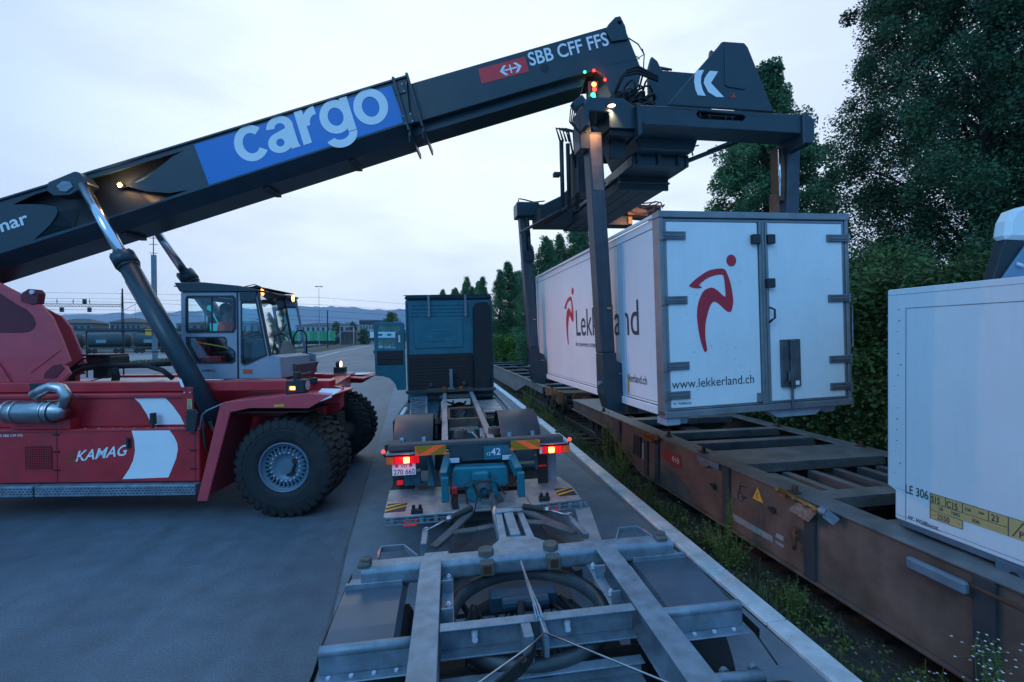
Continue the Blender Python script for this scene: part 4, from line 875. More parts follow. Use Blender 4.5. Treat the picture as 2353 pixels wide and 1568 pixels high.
b.add(va,[(0,1,2,3),(3,2,4,5),(5,4,6,7),(0,3,5,7),(1,6,4,2),(0,7,6,1)]); T.part('boom_belly',b,slate,parent=ou)
b=MB()
for a in (-4.0,-1.2,.5): b.box(a,a+.12,-.26,.26,zb(a)-.27,zb(a)-.2)
T.part('slide_pad',b,slate_d,.005)
# tongue surfaces curve back into the recess
b=MB(); b.add([(-3.67,-.47,5.86),(-3.0,-.47,5.73),(-2.6,-.47,5.76),(-2.57,-.47,6.52),(-3.02,-.47,6.22),(-3.35,-.47,5.97),(-3.95,-.31,5.85),(-3.3,-.31,6.3)],[(0,5,6),(5,4,7,6),(4,3,7)]); T.part('curved_gusset',b,slate,nfix=False)
b=MB(); b.add([(-5.02,-.47,5.46),(-4.98,-.47,5.38),(-5.12,-.47,5.13),(-5.44,-.47,4.83),(-4.75,-.31,5.45),(-4.85,-.31,5.1)],[(0,1,4),(1,2,5,4),(2,3,5)]); T.part('curved_gusset',b,slate,nfix=False)
d1=(1,0,.3066)
b=MB(); b.prism([(-2.38,6.65),(1.42,7.80),(1.67,7.09),(-2.10,5.87)],'b',-.505,-.501); T.part('blue_panel',b,cobalt)
def cargo_letters(b,o,ux,uy,xh,kx_):
    dep=[.004]
    def put(P):
        dep[0]+=.0003; flat(b,[(x*xh*kx_,y*xh) for x,y in P],o,ux,uy,dep[0])
    def ring(x0,cx,cy,rx,ry,ix,iy,a0,a1,n=40,cut=0):
        A=[R(a0+(a1-a0)*i/n) for i in range(n+1)]
        dep[0]+=.0003
        for p,q in zip(A,A[1:]):
            flat(b,[((x0+cx+u*math.cos(t))*xh*kx_,(cy+v*math.sin(t))*xh) for t,u,v in ((p,ix,iy),(p,rx,ry),(q,rx,ry),(q,ix,iy))],o,ux,uy,dep[0])
    x=0; ring(x,.55,.5,.55,.53,.27,.30,42,322)                       # c
    x=1.05; ring(x,.52,.68,.44,.35,.17,.14,-5,172,28); put([(x+.69,0),(x+.99,0),(x+.95,.12),(x+.95,.70),(x+.69,.70)]); ring(x,.40,.27,.40,.30,.13,.115,0,360); put([(x+.36,.44),(x+.70,.50),(x+.70,.64),(x+.36,.57)])  # a
    x=2.14; put([(x,0),(x+.28,0),(x+.28,1.0),(x+.01,1.0)]); ring(x,.66,.50,.50,.52,.26,.27,88,180,20); put([(x+.60,.76),(x+.68,.76),(x+.68,1.03),(x+.60,1.02)])  # r
    x=2.88; ring(x,.52,.52,.52,.50,.25,.27,0,360); put([(x+.78,.0),(x+1.05,.0),(x+1.05,1.0),(x+.79,1.0)]); ring(x,.525,-.02,.525,.38,.255,.15,196,360,24)  # g
    x=4.02; ring(x,.56,.5,.56,.53,.28,.30,0,360)                      # o
b=MB(); cargo_letters(b,(-1.50,-.505,6.265),d1,(-.3066,0,1),.66,.905); T.part('cargo_lettering',b,whitep,nfix=False)
b=MB(); text(b,'kalmar',(-5.53,-.503,5.145),(1,0,.33),(-.33,0,1),.34,1.25,.018,depth=.003,align='RIGHT'); T.part('maker_lettering',b,whitep,nfix=False)
# pin plate
b=MB(); b.prism([(-4.90,5.84),(-4.42,6.04),(-4.34,6.03),(-4.17,5.82),(-4.30,5.70),(-4.47,5.60),(-4.80,5.58),(-4.93,5.68)],'b',-.78,-.5); T.part('pin_housing',b,slate,.02)
b=MB(); b.prism([(-4.90,5.84),(-4.42,6.04),(-4.34,6.03),(-4.17,5.82),(-4.30,5.70),(-4.47,5.60),(-4.80,5.58),(-4.93,5.68)],'b',.5,.78); T.part('pin_housing',b,slate,.02)
b=MB(); b.prism([(-4.73,5.76),(-4.62,5.85),(-4.47,5.84),(-4.42,5.74),(-4.53,5.65),(-4.66,5.66)],'b',-.80,-.781); T.part('pin_cover',b,galv,.01)
b=MB(); b.lathe([(.001,-.06),(.04,-.05),(.055,0)],(-3.88,-.36,5.90),'b',14); T.part('boom_lamp_housing',b,blackp)
b=MB(); 
for k in range(1): b.lathe([(.042,0),(.03,-.02),(.001,-.025)],(-3.87,-.42,5.90),'b',14)
T.part('boom_lamp_lens',b,emis('bright_lamp',(1,.5,.16),30))
spot('boom_lamp',W(RS,(-3.80,-.44,5.89)),W(RS,(-2.4,-.52,5.74)),220,size=R(70),rad=.02); pl('boom_lamp_glow',W(RS,(-3.82,-.52,5.92)),9)
# collar
b=MB()
for a0,a1 in ((1.44,1.47),(1.70,1.73)):
    da=.30
    b.prism([(a0-.0,zt(a0)+.04),(a1+.02,zt(a1)+.05),(a1+da+.02,zb(a1)-.1),(a0+da,zb(a0)-.08)],'b',-.58,-.50); b.prism([(a0,zt(a0)+.06),(a1,zt(a1)+.06),(a1+da,zb(a1)-.12),(a0+da,zb(a0)-.12)],'b',.5,.58)
    b.prism([(a0,zt(a0)-.02),(a1,zt(a1)-.02),(a1,zt(a1)+.06),(a0,zt(a0)+.06)],'b',-.57,.57); 
    b.prism([(a0+.33,zb(a0)-.2),(a1+.33,zb(a1)-.2),(a1+.33,zb(a1)-.1),(a0+.33,zb(a0)-.1)],'b',-.57,.57)
    b.beam((a0+.31,-.53,zb(a0)-.1),(a0+.33,-.53,zb(a0)-.30),.02,.025)
for (a,c) in ((1.50,7.60),(1.66,7.02)):
    b.prism([(a,c),(a+.2,c+.06),(a+.14,c+.26),(a-.06,c+.20)],'b',-.52,-.505)
T.part('boom_collar',b,slate,.006)
b=MB()
for (a,c) in ((1.53,7.64),(1.67,7.68),(1.48,7.78),(1.63,7.82),(1.69,7.06),(1.83,7.10),(1.64,7.20),(1.79,7.24)): b.cyl((a,-.52,c),.014,-.012,'b',8)
T.part('bolt',b,clr)
# inner section and head
b=MB()
ins=[(1.2,7.72),(5.66,9.02),(5.74,9.06),(5.80,9.16),(5.90,9.19),(5.98,9.10),(6.02,8.95),(6.34,8.16),(6.18,7.50),(5.95,7.40),(5.78,7.50),(5.66,7.82),(5.58,8.03),(5.44,8.14),(5.26,8.12),(3.48,7.60),(1.2,6.92)]
b.prism(ins,'b',-.42,.42,holes=[[(5.84,9.08),(5.88,9.12),(5.93,9.09),(5.90,9.03)]]); inn=T.part('boom_inner_section',b,slate,.015)
b=MB(); b.prism([(1.2,6.94),(5.26,8.13),(5.2,7.93),(1.2,6.74)],'b',-.28,.28); T.part('boom_inner_belly',b,slate,.01,parent=inn)
b=MB(); b.prism([(5.66,9.03),(5.60,8.92),(5.73,8.70),(6.05,8.75),(6.0,9.0),(5.90,9.2),(5.8,9.18)],'b',-.46,-.421,holes=[[(5.84,9.06),(5.86,9.11),(5.92,9.09),(5.91,9.03)]]); b.prism([(5.66,9.03),(5.60,8.92),(5.73,8.70),(6.05,8.75),(6.0,9.0),(5.90,9.2),(5.8,9.18)],'b',.421,.46)
b.prism([(5.64,8.26),(6.30,8.38),(6.30,8.40),(5.64,8.28)],'b',-.424,-.42); T.part('head_plate',b,slate,.006,parent=inn)
b=MB(); b.cyl((4.41,-.421,8.19),.085,-.003,'b',20); T.part('inspection_hole',b,slate_d)
b=MB(); b.prism([(3.10,8.17),(4.02,8.42),(4.10,8.13),(3.17,7.88)],'b',-.425,-.421); T.part('red_panel',b,sbr)
b=MB(); sbb(b,(3.74,-.425,8.175),(1,0,.27),(-.27,0,1),.235); T.part('arrow_emblem',b,whitep,nfix=False)
b=MB(); text(b,'SBB CFF FFS',(4.12,-.422,8.235),(1,0,.27),(-.27,0,1),.37,1,.015,depth=.004,fitw=1.62); T.part('railway_lettering',b,whitep,nfix=False)
# signal lamps under the head
b=MB(); b.box(5.28,5.50,-.30,-.12,7.56,8.02); b.box(5.35,5.45,-.33,-.3,7.5,8.0); T.part('lamp_cluster',b,blackp,.01)
for (a,c,m_) in ((5.40,7.93,'h'),(5.41,7.83,'r'),(5.38,7.72,'g'),(5.41,7.64,'g'),(5.42,7.56,'g'),(5.60,7.97,'r2'),(5.20,8.12,'g2'),(5.38,8.15,'r3')):
    b=MB(); rr_=.045 if len(m_)==1 else .028; yy=-.335 if len(m_)==1 else -.425; b.lathe([(rr_,0),(rr_*.7,-.02),(.001,-.028)],(a,yy,c),'b',12)
    T.part('signal_lamp',b,{'h':lamph,'r':lampr,'g':lampg}[m_[0]])
pl('red_glow',W(RS,(5.45,-.52,8.05)),3.2,(1,.05,.03)); pl('green_glow',W(RS,(5.36,-.47,7.66)),1.6,(.05,1,.4))
# loops and hoses at the head
b=MB(); b.tube([(6.06,-.3,8.90),(6.3,-.3,8.75),(6.42,-.3,8.55),(6.40,-.3,8.2)],.012,6); b.tube([(6.2,-.3,8.55),(6.3,-.3,8.48),(6.42,-.3,8.55),(6.38,-.3,8.66)],.010,6)
b.tube([(6.34,-.2,7.9),(6.42,-.2,8.2),(6.6,-.2,8.35),(6.95,-.2,8.3)],.022,6); b.tube([(6.4,-.1,7.7),(6.5,-.1,8.1),(6.75,-.1,8.42),(7.05,-.1,8.36)],.022,6)
T.part('loose_cable',b,black)
# ---- lift cylinders
def cylr(y0,y1,bot,col,top,r=.15):
    b=MB(); v=(Vector(col)-Vector(bot)).normalized()
    b.tube([bot,col],r,24); b.tube([Vector(col)-v*.22,Vector(col)-v*.0],r+.035,24); b.tube([Vector(col)-v*.28,Vector(col)-v*.22],r+.015,24); pp=v.cross(Vector((0,1,0))).normalized()*(r+.02); pp=pp if pp.x<0 else -pp; b.tube([Vector(bot)+v*.5+pp,Vector(col)-v*.45+pp],.02,6)
    q=T.part('lift_cylinder',b,slate)
    b=MB(); b.tube([Vector(col)-v*.02,top],r*.60,24); T.part('piston_rod',b,steel,parent=q)
    b=MB()
    for k in range(12):
        t=k*PI/6; x=v.cross(Vector((0,1,0))).normalized(); y=v.cross(x); c=Vector(col)+(x*math.cos(t)+y*math.sin(t))*(r+.005); b.tube([c,c+v*.035],.018,6)
    T.part('collar_bolt',b,slate,parent=q)
cylr(0,0,(-1.28,-1.66,1.50),(-3.16,-1.25,4.39),(-4.30,-.72,5.78))
cylr(0,0,(-1.9,1.66,1.50),(-3.77,1.22,4.43),(-4.32,.72,5.72))
b=MB(); b.quad((-1.86,-1.75,2.24),(-1.81,-1.75,2.24),(-1.75,-1.76,2.10),(-1.80,-1.76,2.10)); T.part('sticker',b,whitep,nfix=False)
# ================================================================ driver
class _S: pass
def figure():
    # seated figure, continuous skin surface; RS frame coordinates
    ob=bpy.data.meshes.new('person')
    V=[(-1.97,-.15,2.72),(-1.99,-.15,2.92),(-1.98,-.15,3.10),(-1.97,-.15,3.23),(-1.95,-.15,3.33),(-1.93,-.15,3.46),
       (-1.96,-.33,3.16),(-1.83,-.38,2.94),(-1.62,-.30,3.00),(-1.55,-.28,3.04),
       (-1.96,.03,3.16),(-1.83,.08,2.94),(-1.62,.0,3.0),(-1.55,-.02,3.04),
       (-1.55,-.26,2.76),(-1.42,-.26,2.35),(-1.55,-.04,2.76),(-1.42,-.04,2.35),(-1.30,-.26,2.27),(-1.3,-.04,2.27)]
    E_=[(0,1),(1,2),(2,3),(3,4),(4,5),(2,6),(6,7),(7,8),(8,9),(2,10),(10,11),(11,12),(12,13),(0,14),(14,15),(15,18),(0,16),(16,17),(17,19)]
    Rr=[.15,.15,.16,.07,.075,.10,.085,.055,.045,.035,.085,.055,.045,.035,.09,.06,.09,.06,.05,.05]
    ob.from_pydata([Vector(v)+Vector((.0,0,0)) for v in V],E_,[]); o=bpy.data.objects.new('person',ob); COL.objects.link(o)
    md=o.modifiers.new('skin','SKIN'); 
    for i,r in enumerate(Rr): ob.skin_vertices[0].data[i].radius=(r,r*(1.15 if i in(0,1,2) else 1))
    ob.skin_vertices[0].data[0].use_root=True
    s=o.modifiers.new('sub','SUBSURF'); s.levels=2; s.render_levels=2
    return o
o=figure(); o.matrix_world=Matrix.Translation(RS.o+RS.M@Vector((.12,-.30,0)))@RS.M.to_4x4()
bpy.context.view_layer.update(); dg=bpy.context.evaluated_depsgraph_get(); me=bpy.data.meshes.new_from_object(o.evaluated_get(dg)); 
o.modifiers.clear(); o.data=me
skin=mat('skin',(.30,.15,.10),.5); shirt=mat('orange_red_shirt',(.95,.09,.05),.8,var=.2,scale=9); trous=mat('dark_trousers',(.03,.03,.04),.8)
for m_ in (shirt,skin,trous): me.materials.append(m_)
for p in me.polygons:
    c=p.center; p.use_smooth=True
    p.material_index=1 if (c.z>3.25 or (c.x>-1.68 and c.z>2.9)) else (2 if c.z<2.84 else 0)
o['label']='driver in an orange red shirt seated in the crane cab'; o['category']='person'
hb=MB(); 
def ell(mb,o,r,n=14,k=9,zmin=-1):
    mb.lathe([(max(.0005,math.sin(t*PI/k)),-math.cos(t*PI/k)) for t in range(k+1)],(0,0,0),'c',n,T=Matrix.Diagonal((r[0],r[1],r[2])).to_3x3())
def ellip(mb,c,r):
    t=MB(); ell(t,None,r); mb.add([v+Vector(c) for v in t.v],t.f)
ellip(hb,(-1.97,-.15,3.50),(.105,.095,.10)); ellip(hb,(-1.99,-.15,3.42),(.085,.088,.10)); hb.sm=[True]*len(hb.sm)
h=bpy.data.objects.new('hair',mesh(hb,mat('dark_hair',(.012,.01,.01),.8),'hair')); COL.objects.link(h); h.parent=o
nb=MB(); ellip(nb,(-1.825,-.15,3.42),(.022,.016,.022)); ellip(nb,(-1.845,-.15,3.375),(.012,.028,.008)); ellip(nb,(-1.835,-.18,3.455),(.01,.012,.008)); ellip(nb,(-1.835,-.12,3.455),(.01,.012,.008)); ellip(nb,(-1.93,-.25,3.43),(.02,.012,.032)); ellip(nb,(-1.93,-.05,3.43),(.02,.012,.032))
h=bpy.data.objects.new('face',mesh(nb,skin,'face')); COL.objects.link(h); h.parent=o
fb=MB()
for s,yb in ((-1,-.28),(1,-.02)):
    for k in range(4): L_=[.05,.056,.053,.042][k]; y_=yb+(k-1.5)*.018; fb.tube([(-1.55,y_,3.04),(-1.55+L_*.6,y_,3.065),(-1.55+L_,y_,3.04)],[.0095,.009,.007],8)
    fb.tube([(-1.56,yb+.03,3.04),(-1.53,yb+.045,3.06)],[.011,.009],8)
h=bpy.data.objects.new('hand',mesh(fb,skin,'hand')); COL.objects.link(h); h.parent=o
# ================================================================ spreader
T=Thing('container_spreader','dark blue lifting frame with four long arms gripping the raised container','lifting frame',CT,(1.3,3.0,3.6))
b=MB(); b.prism([(.24,3.76),(.24,4.02),(2.80,4.03),(2.83,3.95),(2.83,3.76)],'b',.9,1.3,holes=[[(1.16,3.90),(1.13,3.94),(1.16,3.985),(1.22,3.99),(1.86,3.97),(1.90,3.94),(1.86,3.89),(1.2,3.88)]]); T.part('cross_beam',b,slate,.012)
b=MB(); b.box(1.0,2.0,1.0,1.2,3.86,4.0); 
for x in (1.2,1.35,1.6,1.7): b.cyl((x,.93,3.9),.012,.07,'c',8)
b.box(1.3,1.75,.92,.95,3.94,3.955); T.part('slot_hydraulics',b,wagd)
b=MB()
pr=[(2.80,3.60),(2.80,4.05),(2.90,4.05)]+[(2.90+.09*math.sin(t),3.93+.08*math.cos(t)) for t in [0,.4,.8,1.2,1.57]]+[(2.99,3.70),(2.95,3.60)]
b.prism(pr,'b',.86,1.35); T.part('beam_end',b,slate,.02)
b=MB(); b.box(.26,.34,.88,.9,3.77,4.0); b.prism([(.24,3.60),(.24,4.02),(.28,4.02),(.30,3.62)],'b',.86,1.3); T.part('beam_end',b,slate,.006)
b=MB(); b.prism([(.68,4.03),(1.50,4.90),(1.54,4.95),(1.90,4.96),(1.94,4.92),(2.34,4.03)],'b',.88,.92); gp=T.part('guard_plate',b,slate,.012)
b=MB(); b.prism([(1.56,4.36),(1.57,4.88),(1.60,4.91),(1.86,4.91),(1.89,4.88),(1.90,4.34),(1.87,4.31),(1.59,4.33)],'b',.867,.8795); T.part('guard_hatch',b,slate,.006,parent=gp)
b=MB()
def arc(p0,p1,c,n=6): return [((1-t)**2*p0[0]+2*t*(1-t)*c[0]+t*t*p1[0],(1-t)**2*p0[1]+2*t*(1-t)*c[1]+t*t*p1[1]) for t in [i/n for i in range(n+1)]]
A_=arc((1.225,4.53),(1.285,4.185),(1.10,4.36))+[(1.195,4.185)][:1]+arc((1.16,4.19),(1.13,4.53),(1.06,4.37))
b.prism([(1.13,4.52),(1.10,4.45),(1.09,4.36),(1.105,4.26),(1.14,4.185),(1.26,4.185),(1.215,4.26),(1.19,4.36),(1.20,4.45),(1.245,4.535)],'b',.874,.877)
b.prism([(1.335,4.53),(1.46,4.53),(1.345,4.365),(1.54,4.185),(1.42,4.18),(1.30,4.24),(1.235,4.355),(1.25,4.42),(1.29,4.48)],'b',.874,.877); T.part('white_emblem',b,whitep,parent=gp)
b=MB(); b.prism([(1.60,4.19),(1.66,4.20),(1.70,4.27),(1.71,4.21),(1.76,4.19),(1.70,4.18)],'b',.874,.877); T.part('orange_emblem',b,mat('orange_decal',(.5,.06,.02),.5),parent=gp)
# left head
b=MB(); b.prism([(-.46,3.72),(-.47,4.02),(-.42,4.10),(.08,4.12),(.28,3.98),(.34,3.80),(.24,3.72),(-.12,3.715),(-.12,3.92),(-.40,3.92),(-.40,3.72)],'b',.95,1.4); b.box(-.47,-.3,1.15,1.4,3.5,3.95); T.part('arm_head',b,slate,.012)
b=MB(); b.box(-.1,.25,1.0,1.35,3.64,3.715); b.box(-.02,.2,1.15,1.25,3.4,3.64); T.part('arm_bracket',b,slate_d,.01)
b=MB()
for k in range(3): b.tube([(-.43,1.0,4.05),(-.58-.03*k,1.0,3.95),(-.62-.02*k,1.0,3.78),(-.52,1.0,3.64),(-.44,1.0,3.66)],.010,5)
T.part('hose_loop',b,black)
b=MB(); b.lathe([(.001,.04),(.04,.035),(.058,0),(.054,-.01)],(-.10,.92,4.0),'c',16); lq=T.part('spread_lamp',b,blackp)
b=MB(); b.lathe([(.052,-.012),(.03,-.02),(.001,-.022)],(-.10,.92,4.0),'c',16); T.part('lamp_lens',b,emis('peach_lamp',(1,.55,.32),4),parent=lq)
spot('spread_lamp',W(CT,(-.10,.90,3.95)),W(CT,(-.26,1.12,3.0)),26,col=(1,.50,.22),size=R(110),rad=.03)
armm=mat('arm_worn_paint',(.035,.055,.075),.5,var=.4,scale=3,streak=.5,dirtc=(.12,.10,.09))
armt=mat('arm_brown_steel',(.20,.16,.14),.45,metal=.4,var=.35,scale=6)
def arm(xt,xb,y,w,zt_,s,T=T):
    # tapered box arm from zt_ to bottom, slanted slightly inwards
    b=MB(); z0=.72
    vs=[]
    for (z,x) in ((zt_,xt),(z0,xb)):
        for dx,dy in ((-w/2,-.10),(w/2,-.10),(w/2,.12),(-w/2,.12)): vs.append((x+dx,y+dy,z))
    b.add(vs,[(0,1,2,3),(4,7,6,5),(0,4,5,1),(1,5,6,2),(2,6,7,3),(3,7,4,0)])
    up_=T.part('arm',b,armm,.01)
    b=MB(); P=[(-w/2,z0),(-w/2,.16),(-w*.18,-.06),(w/2+.02,-.10),(w/2+.13,-.10),(w/2+.14,.42),(w/2+.10,.55),(w/2,.60),(w/2,z0)]
    P=[(xb+s*p[0],p[1]) for p in P]
    b.prism(P,'b',y-.15,y+.12); T.part('arm_foot',b,slate,.012,parent=up_)
    b=MB(); b.box(min(xb+s*(w/2+.02),xb+s*(w/2+.12)),max(xb+s*(w/2+.02),xb+s*(w/2+.12)),y-.165,y-.15,.42,.435); b.cyl((xb-s*w/2,y-.05,.3),.03,-.04*s,'a',8); T.part('foot_lug',b,galv,parent=up_)
    b=MB(); b.box(xb-.02,xb+.04,y-.152,y-.15,1.32,1.335); T.part('paint_tick',b,yel,parent=up_)
    return up_
a1=arm(-.25,-.16,1.25,.20,3.74,1)
b=MB(); 
vs=[(-.335,1.147,3.70),(-.165,1.147,3.70),(-.15,1.147,2.95),(-.30,1.147,2.95)]; b.add(vs,[(0,1,2,3)]); T.part('upper_arm_strip',b,armt,nfix=False,parent=a1)  # paler brown strip on the upper front face of the arm
a2=arm(2.96,2.80,1.3,.22,3.76,-1)
b=MB(); b.box(2.70,2.83,1.25,1.4,2.9,3.70); b.box(2.66,2.72,1.25,1.4,2.7,3.0); T.part('rusty_guide',b,mat('rust_guide',(.16,.075,.04),.7,var=.4),.006)
b=MB(); b.tube([(2.69,1.2,3.65),(2.69,1.2,2.95)],.018,6); T.part('guide_rod',b,steel)
a3=arm(-.37,-.25,5.1,.21,3.6,1)
a4=arm(2.92,2.80,5.1,.21,3.6,-1)
b=MB(); b.tube([(-.33,4.95,3.55),(-.30,4.95,3.15)],.045,8); b.tube([(-.30,4.95,3.15),(-.27,4.95,2.8)],.03,8); b.box(-.38,-.2,4.92,5.0,2.6,2.82); b.tube([(-.36,5.0,3.5),(-.33,5.0,2.85)],.02,6); T.part('arm_cylinder',b,slate_d)
b=MB(); b.box(-.55,-.05,4.9,5.3,3.57,3.88); b.box(-.05,.15,4.95,5.25,3.6,3.85); T.part('arm_head',b,slate,.02)
b=MB(); b.tube([(-.5,5.0,3.88),(-.48,5.0,3.97),(-.35,5.0,3.95),(-.15,5.0,3.9),(.1,5,3.93)],.014,6); b.tube([(2.6,5,3.9),(2.75,5,3.98),(2.9,5,3.95),(2.93,5,3.82)],.014,6); T.part('hose_loop',b,black)
b=MB(); b.box(-.09,2.12,4.9,5.25,3.40,3.60); b.prism([(.1,3.6),(.1,3.72),(.45,3.95),(.9,4.1),(1.2,4.1),(1.5,3.98),(2.1,3.9),(2.9,3.9),(2.9,3.55),(2.1,3.6)],'b',5.0,5.2); T.part('cross_beam',b,slate,.01)
b=MB(); b.box(-.10,.02,4.86,4.9,3.42,3.58); b.cyl((-.0,4.95,3.3),.03,.1,'c',8); b.box(2.0,2.1,4.86,4.9,3.42,3.58); T.part('guide_pad',b,mat('brass_pad',(.4,.25,.1),.5,metal=.4,var=.4),.004)
b=MB(); r_=random.Random(4)
for i in range(26):
    x=1.55+r_.random()*1.2; z=3.75+r_.random()*.16; b.tube([(x,4.93,z),(x+r_.uniform(-.2,.2),4.85,z+r_.uniform(-.1,.12)),(x+r_.uniform(-.3,.3),4.93,z+r_.uniform(-.12,.08))],.016,6)
b.tube([(1.9,4.85,3.9),(2.05,4.8,3.7),(2.2,4.8,3.64),(2.45,4.85,3.66),(2.6,4.9,3.75)],.025,6); b.cyl((1.72,4.8,3.8),.07,.1,'b',14); b.cyl((1.95,4.82,3.74),.05,.1,'b',14)
T.part('hose_bundle',b,mat('dusty_hose',(.10,.08,.07),.6,var=.4,scale=9))
b=MB(); b.prism([(1.95,3.92),(2.1,3.94),(2.25,3.78),(2.45,3.74),(2.5,3.62),(2.0,3.62)],'b',4.86,4.9); T.part('link_plate',b,mat('dusty_brown_steel',(.25,.17,.12),.6,var=.4,scale=8),.005)
spot('far_frame_lamp',W(CT,(2.15,4.25,3.52)),W(CT,(2.15,4.95,3.76)),18,col=(1,.42,.14),size=R(130),rad=.03)
# lengthwise telescopic box
b=MB(); b.prism([(.30,4.02),(1.5,4.02),(1.34,3.60),(.48,3.60)],'b',1.3,2.3); b.box(.46,1.32,1.5,4.2,3.44,3.60); T.part('main_box',b,slate,.015)
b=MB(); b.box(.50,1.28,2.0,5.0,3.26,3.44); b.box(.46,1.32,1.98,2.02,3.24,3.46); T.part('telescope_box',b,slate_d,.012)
b=MB()
for x in (.55,.88,1.2): b.box(x-.03,x+.03,1.46,1.50,3.46,3.60); b.cyl((x,1.45,3.5),.02,.02,'b',8)
b.box(.46,1.32,1.94,1.98,3.33,3.36); b.box(1.33,1.38,1.5,2.6,3.45,3.62)
for x in (.7,.95): b.box(x,x+.02,2.0,4.9,3.245,3.26)
T.part('box_rib',b,slate,.004)
b=MB(); b.tube([(1.35,1.6,3.55),(2.2,1.4,3.85)],.035,8); b.tube([(1.7,1.5,3.70),(2.3,1.38,3.92)],.018,8); b.tube([(1.45,1.5,3.62),(1.42,1.5,3.75),(1.55,1.5,3.78)],.012,6); T.part('side_cylinder',b,slate)
# left vertical hydraulics
b=MB()
for x,y in ((-.40,2.2),(-.26,2.3),(-.12,2.3)): b.tube([(x,y,3.0),(x+.01,y,4.05)],.035,8)
b.box(-.52,-.42,2.2,2.3,3.5,3.56); b.box(-.2,.1,2.0,2.4,3.2,3.9)
for k in range(4): b.tube([(-.44+.05*k,2.1,4.0),(-.5+.05*k,2.1,4.2),(-.3+.08*k,2.1,4.15),(-.2,2.1,3.6)],.016,6)
b.tube([(-.42,3.2,3.0),(.05,2.6,3.25),(.4,2.4,3.5)],.05,8); b.tube([(-.38,2.4,3.0),(-.6,4.4,3.1)],.03,6); b.box(-.2,.5,4.3,5.0,3.3,3.6)
T.part('hydraulic_pipes',b,slate_d)
b=MB(); b.prism([(-.05,3.62),(-.05,3.78),(.45,4.02),(.95,4.5),(.95,3.62)],'b',4.86,4.9); T.part('gusset',b,slate,.01)
# tower that hangs from the boom head
b=MB(); b.box(.95,1.75,2.0,3.2,4.0,4.5); b.prism([(1.15,4.4),(1.15,5.3),(1.22,5.52),(1.32,5.45),(1.4,5.30),(2.1,5.30),(2.3,5.1),(2.3,4.4)],'b',2.2,2.28); b.prism([(1.15,4.4),(1.15,5.3),(1.22,5.52),(1.32,5.45),(1.4,5.30),(2.1,5.30),(2.3,5.1),(2.3,4.4)],'b',3.1,3.18)
T.part('rotator_frame',b,slate,.015)
b=MB(); b.box(1.22,1.9,2.3,3.1,4.5,4.95); b.cyl((.7,2.4,4.0),.4,.45,'c',24); b.box(.2,.9,2.2,3.0,4.02,4.35); b.prism([(-.1,4.12),(.35,4.12),(.2,4.5),(.05,4.52)],'b',2.0,2.2); T.part('rotator_drive',b,slate_d,.015)
b=MB(); r_=random.Random(9)
for i in range(26):
    x=.42+r_.random()*.45; z=4.35+r_.random()*.35; y=1.85+r_.random()*.3; L_=r_.uniform(.25,.6); hh=r_.uniform(.12,.42); dr=r_.uniform(-.35,.1)
    b.tube([(x+L_*t/8,y+.1*math.sin(t),z+hh*math.sin(PI*t/8)+dr*t/8) for t in range(9)],r_.choice((.012,.016,.022)),6)
for k in range(3): b.tube([(.45,2,4.75),(.55+.05*k,2,5.02+.05*k),(.85,2,5.1+.05*k),(1.2,2,5.0+.03*k)],.022,7)
b.box(.5,1.0,2.1,2.5,4.3,4.85); T.part('valve_block',b,black)
b=MB(); b.prism([(2.05,5.0),(2.12,5.35),(2.17,5.58),(2.22,5.55),(2.25,5.2)],'b',2.0,2.06,holes=[[(2.14,5.4),(2.16,5.5),(2.19,5.48),(2.19,5.4)]]); T.part('lifting_lug',b,slate,.004)
b=MB(); b.beam((.30,1.9,3.95),(.95,2.1,4.5),.12,.2); b.beam((-.2,2.0,4.6),(.3,2.0,4.0),.12,.22); b.cyl((.02,1.85,4.35),.07,.1,'b',16); b.cyl((.16,1.85,4.16),.05,.1,'b',14); T.part('link_arm',b,slate,.01)
